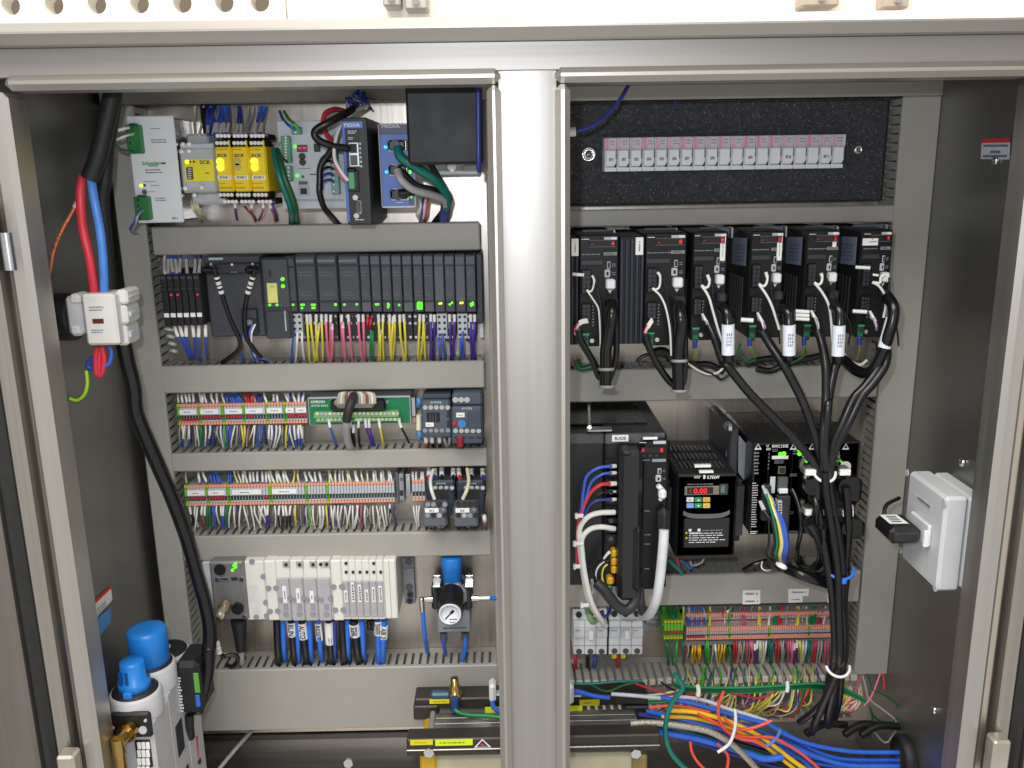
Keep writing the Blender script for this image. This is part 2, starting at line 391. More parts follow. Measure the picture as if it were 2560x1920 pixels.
# ---- cable ducts: base, fingers on both long walls, snap-on cover
def duct(label, x0, x1, z0, z1, vertical, group='grey slotted cable ducts', cover=True, Yc=YD, pitch=.0125, skip=None, fing=(1,1)):
    e = empty('cable_duct', ((x0+x1)/2, YP, (z0+z1)/2), label, 'cable duct', group)
    if cover:
        m = MB(); m.box(x0, x1, Yc, Yc+.009, z0, z1, DUCT, .0018); build('cover', m, e)
    m = MB(); m.box(x0+.003, x1-.003, YP-.002, YP-.0005, z0+.003, z1-.003, DUCTF, 0); build('base', m, e)
    d = (YP-.012)-(Yc+.0015)
    for side in (0, 1):
        if not fing[side]: continue
        m = MB()
        if vertical:
            xa = x0+.002 if side == 0 else x1-.004
            m.box(xa, xa+.002, YP-.014, YP-.0006, z0+.003, z1-.003, DUCTF, 0)
        else:
            za = z0+.002 if side == 0 else z1-.004
            m.box(x0+.003, x1-.003, YP-.014, YP-.0006, za, za+.002, DUCTF, 0)
        build('side_wall', m, e)
        L = (z1-z0) if vertical else (x1-x0); n = int(L/pitch); src = None
        for k in range(n):
            c = (k+.5)*L/n; w = pitch*.64
            ctr = Vector((xa+.001, (Yc+.0015+YP-.0135)/2, z0+c)) if vertical else Vector((x0+c, (Yc+.0015+YP-.0135)/2, za+.001))
            if skip and skip(ctr, side): continue
            if src is None:
                m = MB(); hw = w/2
                sz = (.001, d/2, hw) if vertical else (hw, d/2, .001)
                m.box(ctr.x-sz[0], ctr.x+sz[0], ctr.y-sz[1], ctr.y+sz[1], ctr.z-sz[2], ctr.z+sz[2], DUCTF, 0)
                src = build('finger', m, e)
            else: inst(src, ctr, e)
    return e
def hz(f, u0, v0, u1, v1): return rect(f, u0, v0, u1, v1, YD)
xl0 = pt(N_, 330, 883, YD).x; xl1 = pt(N_, 399, 883, YD).x
xlm = pt(N_, 1221, 700, YD).x; xlm2 = xlm+.045
zt0 = pt(N_, 640, 257, YD).z; zt1 = pt(N_, 640, 212, YD).z
duct('grey duct cover running along the top of the left bay', xl0-.004, xlm2, zt0, zt1, False)
zl = pt(N_, 440, 1822, YD).z
duct('tall grey duct down the left edge of the left bay', xl0, xl1, zl, zt0-.0005, True)
duct('tall grey duct mostly hidden behind the centre post', xlm, xlm2, zl, zt0-.0005, True)
def row(label, u0, v0, u1, v1):
    a, b = pt(N_, u0, (v0+v1)/2, YD).x, pt(N_, u1, (v0+v1)/2, YD).x
    z1 = pt(N_, (u0+u1)/2, v0, YD).z; z0 = pt(N_, (u0+u1)/2, v1, YD).z
    return duct(label, a, b, z0, z1, False)
row('grey duct between the power supply row and the dark module rack', 379, 561.5, 1200, 632)
row('grey duct between the dark module rack and the green circuit board', 402, 909.5, 1211, 977)
row('grey duct between the two terminal rows of the left bay', 428, 1128, 1218, 1173)
row('grey duct above the white valve island', 455, 1335, 1228, 1396)
row('deep grey duct cover at the bottom of the left bay', 484, 1670, 1246, 1822)
# right bay
xr0 = pt(N_, 2195, 1000, YD).x; xr1 = pt(N_, 2284, 1000, YD).x; xrl = xlm2+.003
zrt0 = pt(N_, 1900, 245, YD).z; zrt1 = pt(N_, 1900, 206, YD).z
duct('grey duct cover running along the top of the right bay', xrl, xr1+.004, zrt0, zrt1, False)
zrb = pt(N_, 2180, 1687, YD).z
duct('tall wide grey duct down the right edge of the right bay', xr0, xr1, zrb, zrt0-.0005, True)
def rowr(label, v0, v1, u1, um):
    z1 = pt(N_, um, v0, YD).z; z0 = pt(N_, um, v1, YD).z
    return duct(label, xrl, pt(N_, u1, (v0+v1)/2, YD).x, z0, z1, False)
rowr('grey duct between the black foam panel and the row of drives', 520, 562, 2236, 1800)
rowr('grey duct under the row of black drives', 919, 1000, 2195, 1800)
rowr('grey duct with white paper labels above the pink terminals', 1435, 1512, 2150, 1800)
# open duct at the bottom of the right bay: cover off, fingers showing
zo1 = pt(N_, 1780, 1690, YD-.004).z
eo = duct('open grey duct with its cover off below the pink terminals', xrl, pt(N_, 2140, 1690, YD).x, zo1-.085, zo1, False, 'grey slotted cable ducts', False, YD-.004, .0128, None, (1, 1))
# finger tips (lips) of the open duct
n = 0; src = None
xa, xb = xrl, pt(N_, 2140, 1690, YD).x; nn = int((xb-xa)/.0128)
for k in range(nn):
    c = Vector((xa+(k+.5)*(xb-xa)/nn, YD-.0065, zo1-.006+random.uniform(-.0012, .0012)))
    if src is None:
        m = MB(); m.box(c.x-.0048, c.x+.0048, c.y-.002, c.y+.004, c.z-.006, c.z+.003, M('c9c5b6', .5, 0, .04, 30), .0006); src = build('finger_tip', m, eo)
    else: inst(src, c, eo)
# ---- what stands behind the cabinet roof
YB = 1.5
def holeplate(x0, x1, z0, z1, y0, y1, holes, r, mat):
    m = MB(); n = 16
    # strips: build plate as cells with a round hole each
    edges = sorted(holes); cuts = [x0]+[(a+b)/2 for a, b in zip(edges, edges[1:])]+[x1]
    for i, hx in enumerate(edges):
        a, b = cuts[i], cuts[i+1]; zc = zh
        for y, rev in ((y0, 0), (y1, 1)):
            ring = [(hx+r*math.cos(2*math.pi*k/n), y, zc+r*math.sin(2*math.pi*k/n)) for k in range(n)]
            out = []
            for k in range(n):
                c, s_ = math.cos(2*math.pi*k/n), math.sin(2*math.pi*k/n); q = max(abs(c), abs(s_))
                ox = (b-hx if c > 0 else hx-a)*c/q; oz = (z1-zc if s_ > 0 else zc-z0)*s_/q
                out.append((hx+ox, y, zc+oz))
            fs = [(k, (k+1)%n, n+(k+1)%n, n+k) for k in range(n)]
            m.add(ring+out, [f[::-1] for f in fs] if not rev else fs, mat)
        ra = [(hx+r*math.cos(2*math.pi*k/n), y, zc+r*math.sin(2*math.pi*k/n)) for y in (y0, y1) for k in range(n)]
        m.add(ra, [(k, n+k, n+(k+1)%n, (k+1)%n) for k in range(n)], mat)
    return m
zh = pt(N_, 242, 10, YB).z
hl = [pt(N_, h, 12, YB).x for h in (-80, 26, 135, 242, 349, 456, 561, 650)]
WHT = M('f3efe4', .5, 0, .02, 5)
m = holeplate(hl[0]-.05, hl[-1]+.04, pt(N_, 1280, 60, YB).z-.02, pt(N_, 1280, -80, YB).z, YB, YB+.03, hl, .0150, WHT)
build('perforated_beam', m, None, 'bright cream beam with a row of round holes above the cabinet top left', 'beam')
m = MB(); m.box(hl[-1]+.0405, pt(N_, 2660, 20, YB).x, YB, YB+.05, pt(N_, 1280, 60, YB).z-.02, pt(N_, 1280, -80, YB).z, WHT, .004)
build('plain_beam', m, None, 'bright plain cream beam above the cabinet top on the right', 'beam')
for k, (a, b, c, lab) in enumerate(((955, 1000, 16, 'small grey bracket plate above the cabinet near the middle'), (1010, 1068, 24, 'larger grey angle bracket above the cabinet near the centre post'),
                   (2008, 2100, 16, 'wide beige bracket above the right bay, left of two'), (2215, 2275, 20, 'narrow beige bracket above the right bay, right of two'))):
    m = MB(); x0, x1, z0, z1 = rect(N_, a, -60, b, c, YB-.04)
    m.box(x0, x1, YB-.04, YB-.001, z0, z1, M('b9b1a8' if k < 2 else 'c9b9a6', .45, .3, .06, 40), .003)
    m.cyl(((x0+x1)/2, YB-.041, z0+.012), (0,-1,0), .006, .006, CHROME, 8)
    build('bracket', m, None, lab, 'bracket', 'brackets above the cabinet')
m = MB(); m.box(-2.6, 2.6, 2.6, 2.65, -.2, 3.2, M('7d705f', .7, 0, .05, 4), 0)
build('background_wall', m, None, kind='structure')
# ================================================================ left bay, row 1
d = Dev('power_supply', 'tall white power supply with two green plug connectors at top left', 'power supply', A, 132, 410, 670, 1645, 1.205)
d.body('housing', GAL, .002, .014, 1.21); d.box('front_panel', (d.x0,d.x1,d.z0,d.z1), 0, WHITE, .005, .0015)
for (u0,v0,u1,v1) in ((112,520,275,850),(205,1340,372,1610)):
    c = d.box('green_connector', d.r(u0,v0,u1,v1), .012, GREEN, .016, .0015)
    q = d.r(u0+20,v0-18,u1-60,v0+6); d.box('latch', q, .010, M('1e5a2c',.4), .010, .001, c)
    for k in range(4): d.dots('screw', [(u0+45+k*5, v0+40+k*(v1-v0-70)/3)], .0018, CHROME if k in (1,2) else INK, .0134, None, c)
p0 = d.r(255,945,465,972); d.text('Schneider', (p0[0],p0[1],p0[2]-.001,p0[3]+.001), M('2a9a58',.5)); d.text('Electric', d.r(330,975,440,1000), M('2a9a58',.5))
d.box('logo_bar', d.r(470,948,528,970), .0004, GREEN, None, 0)
d.lines(d.r(295,1020,515,1082), 2, INKG); d.lines(d.r(360,675,580,730), 2, INKG); d.lines(d.r(355,550,490,572), 1, INKG); d.lines(d.r(275,1160,455,1180), 1, INKG)
d.lines(d.r(355,1205,480,1225), 1, INKG); d.lines(d.r(330,1278,430,1295), 1, INKG); d.lines(d.r(410,1350,565,1400), 2, INKG); d.text('SF1', d.r(600,1580,665,1606), GREYD)
d.dots('led', [(245,1215)], .0022, LEDY); d.dots('trim_screw', [(285,1213)], .0018, INK); d.dots('dial', [(285,1290)], .0034, GREYD)
# two wire loops on the upper green plug
wire('jumper_wire', [(A,150,545,1.193),(A,60,555,1.165),(A,-40,590,1.16),(A,-95,650,1.162),(A,-60,740,1.165),(A,20,800,1.17),(A,150,830,1.193)], .0017, WC['dark green'], 'dark jumper wire looped on the upper green plug of the white supply', 'wire', None, [(.12,.3)])
wire('jumper_wire', [(A,150,620,1.193),(A,60,645,1.165),(A,-60,690,1.163),(A,-80,640,1.166)], .0017, WC['white'], 'white jumper wire sticking out of the upper green plug', 'wire')
for k, (c, dx) in enumerate((('blue',0),('grey',18))):
    wire('wire', [(A,255+dx*.3,1480+dx,1.193),(A,190+dx,1560,1.165),(A,165+dx,1640,1.168),(A,120+dx,1720,1.20),(A,165+dx*2,1770,1.25)], .0016, WC[c], '%s wire curling out of the lower green plug of the white supply' % c, 'wire')
# grey base module with yellow label
d = Dev('controller_module', 'grey safety module with a yellow label beside the three yellow relays', 'control module', A, 690, 770, 1105, 1300, 1.215)
d.body('housing', M('b4b5b6',.4), .003)
d.box('upper_terminal_block', d.r(700,610,960,772), -.02, M('c4c6c8',.35), .05, .003); d.box('middle_step', d.r(700,730,1085,790), .004, GREYL, .01, .001)
d.box('lower_terminal_block', d.r(770,1295,1190,1440), -.015, M('b9bbbe',.35), .05, .003)
lb = d.box('yellow_label', d.r(745,912,1085,1165), .0008, LBLY, None, .0003); d.box('label_grey', d.r(770,1165,1085,1240), .0008, GREYL, None, .0003)
d.text('SICK', d.r(920,925,1045,970), INK, .0012); d.dots('led', [(775,943)], .0028, LEDY, .0014); d.dots('lamp_hole', [(812,943),(855,942)], .0015, INK, .0014)
sw = d.box('switch_bank', d.r(770,1005,845,1148), .002, M('4c4a48',.5), None, .0005)
for k in range(5): d.box('toggle', d.r(790,1018+k*26,830,1032+k*26), .003, GREYL, None, 0, sw)
d.lines(d.r(980,1060,1045,1085), 1, INK, .0014)
d.dots('screw', [(660,825),(725,825),(815,822),(705,1248),(770,1247),(960,1240),(720,1330),(875,1328),(660,743),(740,743),(815,743)], .0028, CHROME, .006)
# three yellow relays
for k in range(3):
    ox = k*197
    d = Dev('safety_relay', ('left yellow safety relay with two lit lamps next to the grey module','middle yellow safety relay with unlit lamps','right yellow safety relay with two lit lamps and a bare yellow side')[k], 'safety relay', A, 1110+ox, 768-k*2, 1303+ox, 1285, 1.21, None, 'yellow safety relays')
    d.body('housing', YELLOW, .0015)
    for (v0,v1,pr,dx,n_) in ((612,676,-.022,-8,'rear_terminal_row'),(688,764,-.004,-12,'terminal_row'),(1285,1362,-.004,28,'terminal_row'),(1366,1438,-.022,78,'rear_terminal_row')):
        t = d.box(n_, d.r(1105+ox+dx,v0,1272+ox+dx,v1), pr, BLACKM, .04, .001)
        d.dots('screw', [(1128+ox+dx+q*43,(v0+v1)/2) for q in range(4)], .0026, CHROME, pr+.0012, None, t)
    d.box('yellow_rib', d.r(1276+ox,690,1290+ox,1285), .002, YELLOW, None, .0005)
    d.text('SICK', d.r(1118+ox,850,1238+ox,888), INK); d.dots('lamp', [(1153+ox,940),(1158+ox,1005)], .0050, LEDY if k != 1 else M('c8b060',.4), .0015, None, None, 14)
    lb = d.box('paper_label', d.r(1125+ox,1098,1283+ox,1146), .0006, PAPER, None, .0002); d.text('ZONE %d' % (k+1), d.r(1145+ox,1108,1262+ox,1136), INK, .001, 0, lb)
    d.lines(d.r(1110+ox,785,1240+ox,815), 1, M('b89a10',.5)); d.lines(d.r(1130+ox,1180,1250+ox,1205), 1, M('b89a10',.5)); d.lines(d.r(1130+ox,1225,1290+ox,1260), 1, M('a08a10',.5))
# grey-white controller board with green plugs
d = Dev('controller_module', 'pale grey controller with red digits and green plugs behind the black gateway', 'control module', B, 75, 400, 740, 1270, 1.235)
d.body('housing', GREYL, .002, 0, 1.238); d.box('front_panel', (d.x0,d.x1,d.z0,d.z1), 0, M('c6ccd2',.5), .003, .001)
for (u0,v0,u1,v1,n_) in ((205,465,300,540,2),(110,557,200,817,9),(152,848,212,1000,4),(585,550,665,1130,9)):
    c = d.box('green_connector', d.r(u0,v0,u1,v1), .010, M('5c9a78',.45) if u0 != 585 else M('7ba8a4',.45), .012, .001)
    for q in range(n_): d.dots('screw', [((u0+u1)/2, v0+(q+.5)*(v1-v0)/n_)], .0014, INKW, .0115, None, c)
w_ = d.box('display_window', d.r(245,640,350,712), .001, M('5e4048',.4), None, .0003); d.box('digit', d.r(258,664,290,682), .0016, LEDR, None, 0, w_); d.box('digit', d.r(306,662,340,680), .0016, LEDR, None, 0, w_)
d.dots('button', [(300,755),(304,812)], .0045, BLACK, .003, None, None, 12); d.dots('led', [(230,655),(250,943)], .0022, LEDG); d.dots('button', [(306,955)], .002, GREYD)
d.box('switch', d.r(412,485,500,535), .003, CHAR); d.box('switch', d.r(416,630,478,710), .003, CHAR)
us = d.box('usb_port', d.r(268,1048,368,1145), .003, GREYL, None, .0005); d.box('slot', d.r(285,1068,350,1128), .0034, INK, None, 0, us); d.box('nameplate', d.r(265,1000,352,1032), .001, GREYD, None, 0)
d.lines(d.r(258,862,440,884), 1, INKG); d.lines(d.r(375,920,440,945), 1, INK)
m = MB()
for q in range(30):
    x0,x1,z0,z1 = d.r(120+q*20,1175,128+q*20,1198); m.box(x0,x1,d.Yf-.0006,d.Yf,z0,z1,INKG)
build('vent_slots', m, d.e)
# black gateway
d = Dev('network_gateway', 'tall black network gateway with blue stripe standing proud of its neighbours', 'network gateway', B, 722, 370, 966, 1428, 1.168)
d.body('housing', BLACKM, .002); d.box('front_panel', d.fr(.0,0,1,1), .001, BLACK, .003, .0012)
d.box('blue_stripe', d.fr(-.03,.04,.10,.97), .002, M('5a78d0',.4), .006, .001); d.box('blue_header', d.fr(0,.035,.82,.098), .003, M('5a80d4',.4), None, .0005)
d.text('MOXA', d.fr(.08,.052,.72,.085), INKW, .0036); d.lines(d.fr(.2,.115,.66,.15), 2, INKW, .0015); d.lines(d.fr(.2,.175,.42,.205), 2, INKW, .0015)
j = d.box('network_port', d.fr(.2,.225,.63,.455), .003, GAL, None, .0008); d.box('port_hole', d.fr(.25,.24,.54,.325), .0036, INK, None, 0, j); d.box('port_hole', d.fr(.25,.345,.54,.44), .0036, M('55605c',.5), None, 0, j)
c = d.box('green_connector', d.fr(.17,.50,.42,.66), .012, M('4fa06a',.42), None, .001); d.box('connector_base', d.fr(.14,.485,.56,.69), .004, BLACKG, None, .001); d.box('plug_cover', d.fr(.12,.462,.5,.5), .014, BLACKG, None, .002)
d.dots('post', [(827,1160),(838,1340)], .0036, CHROME, .004); sp = d.box('serial_port', d.fr(.38,.76,.62,.90), .003, CHROME, None, .0015); d.box('port_face', d.fr(.36,.775,.56,.885), .005, M('5a504c',.5), None, .001, sp)
d.lines(d.fr(.3,.945,.8,.962), 1, INKW, .0015); d.lines(d.fr(.62,.22,.72,.47), 6, INKW, .0015)
# blue switch
d = Dev('network_switch', 'blue faced network switch with three round cable sockets partly behind a black panel', 'network switch', B, 1062, 427, 1405, 1262, 1.19)
d.body('housing', WHITE, .002); d.box('front_panel', d.fr(.035,.02,.965,.98), .001, M('5476c8',.4), None, .0006); d.box('dark_header', d.fr(.035,.02,.965,.13), .0016, M('484e66',.4), None, .0004)
d.text('MOXA', d.r(1086,445,1265,474), INKW, .002); d.box('small_window', d.fr(.8,.90,.96,.965), .002, GREYD, None, 0); d.lines(d.fr(.45,.925,.72,.945), 1, INKW, .0015)
for (u0,v0) in ((1140,590),(1150,830),(1165,1070)):
    s_ = d.box('cable_socket', d.r(u0,v0,u0+200,v0+118), .003, CHROME, None, .002); d.box('socket_hole', d.r(u0+12,v0+10,u0+180,v0+106), .006, BLACKG, None, .002, s_)
    p = pt(B, u0+85, v0+62, d.Yf-.01); m = MB(); m.cyl((p.x,d.Yf-.004,p.z),(0,-1,0),.0068,.018,BLACKG,12); build('plug', m, s_)
d.dots('status_lamp', [(1120,663),(1130,908)], .002, LEDC); d.dots('status_lamp', [(1357,788),(1362,908),(1370,1148)], .0024, LEDG)
wire('network_cable', [(B,1240,660,1.16),(B,1270,760,1.155),(B,1420,860,1.155),(B,1600,980,1.17),(B,1720,1120,1.2),(B,1720,1250,1.23),(B,1680,1400,1.285)], .0062, WC['teal'], 'thick teal cable leaving the top socket of the blue switch', 'cable')
wire('network_cable', [(B,1235,890,1.16),(B,1270,980,1.155),(B,1390,1080,1.16),(B,1560,1130,1.18),(B,1690,1180,1.205),(B,1720,1280,1.24),(B,1690,1400,1.285)], .0052, WC['grey'], 'thick grey cable leaving the middle socket of the blue switch', 'cable')
wire('network_cable', [(B,1230,880,1.163),(B,1300,930,1.165),(B,1420,1040,1.172),(B,1600,1090,1.19),(B,1700,1150,1.215)], .0052, WC['black'], 'thick black cable beside the grey one at the middle socket of the blue switch', 'cable')
wire('network_cable', [(B,1250,1120,1.16),(B,1380,1110,1.165),(B,1500,1080,1.18),(B,1660,1130,1.215),(B,1720,1180,1.225)], .005, WC['black'], 'black cable leaving the bottom socket of the blue switch', 'cable')
wire('network_cable', [(B,1560,820,1.2),(B,1640,960,1.205),(B,1730,1120,1.22),(B,1740,1220,1.235),(B,1600,1410,1.285)], .0045, WC['black'], 'black cable dropping from behind the hanging black panel', 'cable')
wire('network_cable', [(B,1720,1180,1.225),(B,1710,1290,1.24),(B,1680,1410,1.285)], .007, WC['dark blue'], 'thick dark blue cable entering the duct right of the blue switch', 'cable')
for k,(u,c) in enumerate(((1450,'white'),(1520,'white'),(1500,'purple'),(1545,'orange'))):
    wire('wire', [(B,u,1165,1.25),(B,u+(20 if k==0 else -15),1250,1.245),(B,u-20,1330,1.26),(B,u+(-40 if k else 30),1400,1.29)], .002 if k<2 else .0016, WC[c], ('left white ferruled wire below the blue switch','right white ferruled wire below the blue switch','purple wire below the blue switch','orange wire below the blue switch')[k], 'wire')
# green wires + grey cable in front of controller
for k in range(2):
    wire('cable', [(B,20+k*30,690,1.22),(B,40+k*45,820,1.205),(B,80+k*50,980,1.2),(B,150+k*50,1160,1.205),(B,190+k*45,1290,1.225),(B,195+k*50,1420,1.285)], .0043, WC['dark green'] if k else WC['teal'], ('left','right')[k]+' dark green cable hanging in front of the pale controller', 'cable', 'dark green cables')
wire('wire', [(B,30,690,1.22),(B,60,640,1.22),(B,110,600,1.23)], .001, WC['grey'], 'thin grey wire end above the dark green cables', 'wire')
wire('wire', [(B,40,700,1.215),(B,90,750,1.21),(B,150,810,1.222)], .0014, WC['black'], 'thin black wire from the dark green cables to the green plug', 'wire')
wire('wire', [(B,75,310,1.285),(B,110,390,1.25),(B,170,450,1.22),(B,235,490,1.222)], .002, WC['blue'], 'blue wire entering the small green plug on top of the pale controller', 'wire')
wire('wire', [(B,120,310,1.285),(B,160,380,1.25),(B,215,430,1.22),(B,260,485,1.222)], .0022, WC['light green'], 'green wire entering the small green plug on top of the pale controller', 'wire')
wire('cable', [(B,840,255,1.23),(B,780,300,1.19),(B,600,400,1.165),(B,450,480,1.16),(B,420,540,1.16),(B,470,600,1.16),(B,600,650,1.16),(B,760,675,1.155)], .0048, WC['black'], 'black cable bent from the top duct down to the gateway port', 'cable')
wire('cable', [(B,700,300,1.28),(B,620,290,1.25),(B,530,330,1.235),(B,505,420,1.23),(B,540,540,1.22),(B,600,620,1.21),(B,610,780,1.2)], .0037, WC['red'], 'red cable curving behind the bent black cable', 'cable')
wire('wire', [(B,950,250,1.25),(B,800,330,1.2),(B,670,470,1.17),(B,620,640,1.16),(B,620,780,1.155),(B,680,900,1.152),(B,750,990,1.156)], .0024, WC['white'], 'white wire running down to the green plug of the gateway', 'wire')
wire('wire', [(B,780,340,1.21),(B,680,480,1.18),(B,615,650,1.17),(B,615,800,1.16),(B,660,920,1.155),(B,735,1005,1.156)], .002, WC['rose'], 'pink wire running down to the green plug of the gateway', 'wire')
for k in range(5):
    v = 755+k*62
    wire('wire', [(B,605,v,1.222),(B,560,v-20,1.205),(B,500,v+10,1.2),(B,470+k*6,v+80,1.2),(B,470,1010,1.2)], .0018, WC['black'] if k < 3 else WC['dark blue'], 'thin dark wire fanning over the pale controller, %s from the top' % ORD[k], 'wire', 'fanned wires of the black cable')
wire('cable', [(B,600,650,1.19),(B,560,730,1.195),(B,480,850,1.195),(B,470,1000,1.195),(B,470,1120,1.195),(B,510,1250,1.21),(B,580,1340,1.24),(B,660,1420,1.285)], .0044, WC['black'], 'black cable hanging in front of the pale controller down into the duct', 'cable')
m = MB()
for k in range(26):
    a = random.uniform(0, 6.28); p = pt(B, 845+random.uniform(-70,70), 215+random.uniform(-28,40), 1.235)
    m.tube([p, p+Vector((random.uniform(-.012,.012), random.uniform(-.02,.004), random.uniform(.0,.012))), p+Vector((random.uniform(-.02,.02), .02, random.uniform(-.012,.004)))], .0016, WC[random.choice(['dark blue','blue','grey'])], 5, 3)
build('wire_bunch', m, None, 'knot of dark blue and grey wires at the top duct above the gateway', 'wires', None, 'stuff')
# relay wires above and below
clumps(A, 300, 1.28, 640, 1.225, 'above the yellow safety relays', [('cream',0,[(862,870),(960,915)]),('blue',1,[(1040,1010),(1060,1120),(1150,1080),(1180,1150)]),('blue',1,[(1190,1180),(1230,1200),(1250,1225),(1210,1215)]),
    ('dark blue',1,[(1360,1330),(1380,1385)]),('grey',0,[(1540,1410),(1480,1440)]),('blue',1,[(1640,1520),(1690,1600),(1610,1560),(1660,1625)])], .0017, 14, (.62,.97), stuff=True)
clumps(A, 1400, 1.23, 1620, 1.29, 'below the yellow safety relays', [('cream',0,[(820,930),(850,960),(880,1010)]),('purple',1,[(1325,1350)]),('rose',1,[(1525,1560)]),('brown',0,[(1440,1570,1460)]),('rose',1,[(1705,1790),(1640,1600)]),('purple',0,[(1750,1815)])], .0017, 20, (0,.35))
for k in range(3):
    wire('grey_cable', [(A,960+k*60,310,1.29),(A,970+k*40,430,1.262),(A,1000+k*10,600,1.255),(A,1010+k*8,740,1.25)], .0045, WC['dark blue'] if k else WC['black'], ('black','first dark blue','second dark blue')[k]+' cable behind the grey safety module', 'cable')
# strip of hanging black panel, top right of the left bay
d = Dev('hanging_panel', 'plain black rectangular panel hanging in the top right corner of the left bay', 'panel', B, 1328, 40, 2075, 832, 1.10, 1.16)
d.body('panel', M('17181b', .55, 0, .1, 30), .003)
p0, p1 = pt(B, 2035, 40, 1.094), pt(B, 2040, 840, 1.094)
wire('tube', [p0, (p0+p1)/2, p1, pt(B,2045,900,1.11)], .003, WC['dark blue'], 'straight dark blue tube running down the front of the hanging black panel', 'tube', None, [], 8)
# terminal rail device right of the switch
d = Dev('rail_device', 'pale rail mounted device below the hanging black panel', 'rail device', B, 1630, 770, 2050, 935, 1.255)
d.body('housing', M('cdd2da',.4), .002); d.dots('screw', [(1775,855)], .006, CHROME, .003, None, None, 14); d.box('step', d.r(1890,840,2050,905), .006, GREYL, None, .001)
d.box('clip', d.r(1600,840,1650,930), .004, CREAM, None, .001)
# ================================================================ left bay, row 2
d = Dev('relay_bank', 'bank of six slim black relays with white tags at the left of the dark rack', 'relay bank', C, 195, 640, 628, 1200, 1.225)
w = (d.x1-d.x0)/6
for k in range(6):
    x0 = d.x0+k*w
    m = MB(); m.box(x0+.0004, x0+w-.0004, d.Yf, d.Yb, d.z0, d.z1, BLACKM, .0012); o = build('relay', m, d.e)
    for (v0,v1,mt,pr,n_) in ((.745,.825,PAPER,.001,'tag'),(.03,.085,M('3c4046',.5),.0008,'marker'),(.25,.30,CHAR,.002,'lever')):
        q = MB(); q.box(x0+w*.14, x0+w*.86, d.Yf-pr, d.Yf+.0004, d.z1-v1*(d.z1-d.z0), d.z1-v0*(d.z1-d.z0), mt, 0); build(n_, q, o)
    if k in (1,2,5):
        q = MB(); q.cyl((x0+w*.5, d.Yf, d.z1-.39*(d.z1-d.z0)), (0,-1,0), .0015, .001, LEDR, 8); build('led', q, o)
clumps(C, 425, 1.28, 640, 1.235, 'above the black relay bank', [('white',1,[(225,230)]),('blue',1,[(265,265),(295,320)]),('blue',1,[(335,360),(400,385)]),('blue',1,[(465,475)]),('dark blue',1,[(560,548),(620,600)])], .002, 6, (.3,.95), stuff=True)
clumps(C, 1195, 1.235, 1560, 1.285, 'below the black relay bank', [('blue',1,[(330,500),(390,520),(460,530)]),('blue',1,[(530,550)]),('blue',1,[(600,610),(670,690)])], .0021, 12, (0,.38))
for k in range(4):
    v = 1230+k*80; wire('wire_end', [(C,240+k*20,v,1.30),(C,270+k*20,v+5,1.295),(C,310+k*15,v+12,1.30)], .003, SLV, 'white tagged wire end beside the left duct, %s from the top' % ORD[k], 'wire', 'white tagged wire ends')
# dark rack: head blocks
d = Dev('interface_module', 'wide dark grey interface block with two black plugs at the left of the module rack', 'control module', C, 690, 432, 1300, 1318, 1.25)
d.body('housing', PLC, .002)
d.box('upper_housing', d.r(695,505,1285,622), .012, M('2e3136',.5), None, .002); lb = d.box('brand_plate', d.r(705,452,866,482), .001, M('7fa6ac',.5), None, .0003)
d.text('SIEMENS', d.r(712,457,858,477), INKW, .0014, 0, lb)
d.box('plug', d.r(700,520,838,605), .034, BLACKG, .03, .004); d.box('plug', d.r(1165,520,1280,605), .034, BLACKG, .03, .004)
d.dots('rivet', [(765,517),(992,520),(1215,516)], .0018, CHROME, .014); d.lines(d.r(975,590,1070,612), 1, INKG, .0128); d.box('recess', d.r(795,1195,878,1270), .0008, M('3a3c42',.5), None, 0)
d.box('lower_port', d.r(1080,1005,1250,1285), .006, M('26282c',.5), None, .001); d.box('port_step', d.r(1125,1010,1245,1110), .010, PLC, None, .001); d.box('plug', d.r(1125,1120,1200,1180), .012, GREYM, None, .002)
d = Dev('interface_module', 'dark grey rack head module with a pale yellow label and two green lamps', 'control module', C, 1300, 462, 1600, 1340, 1.243)
d.body('housing', PLC, .002); d.box('front_cover', d.r(1310,470,1580,1000), .003, M('43464d',.5), None, .001); d.box('lower_cover', d.r(1345,1030,1600,1335), .004, M('363a40',.5), None, .001)
lb = d.box('yellow_label', d.r(1355,727,1465,943), .005, M('dede7c',.55), None, .0004); d.lines(d.r(1390,760,1440,775), 1, M('8a8a50',.5), .0056, lb)
d.box('slot', d.r(1370,585,1392,662), .004, INK, None, 0); d.dots('led', [(1520,685),(1524,762)], .0026, LEDG, .005); d.dots('led', [(1380,967),(1458,966)], .0018, LEDG, .004)
d.box('handle_slot', d.r(1545,1028,1562,1250), .006, M('b4b4b0',.4), None, .0005)
for (u0,v0,u1,v1,Y0,n_) in ((770,600,1060,1400,1.205,'left'),(1205,600,1110,1000,1.205,'right')):
    pts = [(C,770,590,1.208),(C,850,850,1.215),(C,940,1120,1.225),(C,1040,1340,1.235),(C,1040,1450,1.25),(C,940,1540,1.27),(C,850,1600,1.285)] if n_ == 'left' else [(C,1210,590,1.208),(C,1130,850,1.215),(C,1100,1080,1.225),(C,1115,1300,1.235),(C,1190,1440,1.25),(C,1280,1540,1.27),(C,1340,1590,1.285)]
    o = wire('connector_cable', pts, .0035, WC['black'], n_+' black cable with white tag rings hanging in front of the dark interface block', 'cable')
    for k in range(4):
        a = Vector(pt(*pts[0])); b_ = Vector(pt(*pts[1])); t = .28+k*.19
        q = MB(); c0 = a.lerp(b_, t); dr_ = (b_-a).normalized(); q.cyl(c0, dr_, .0039, .003+.0015*(k%2), SLV, 8); build('tag_ring', q, o)
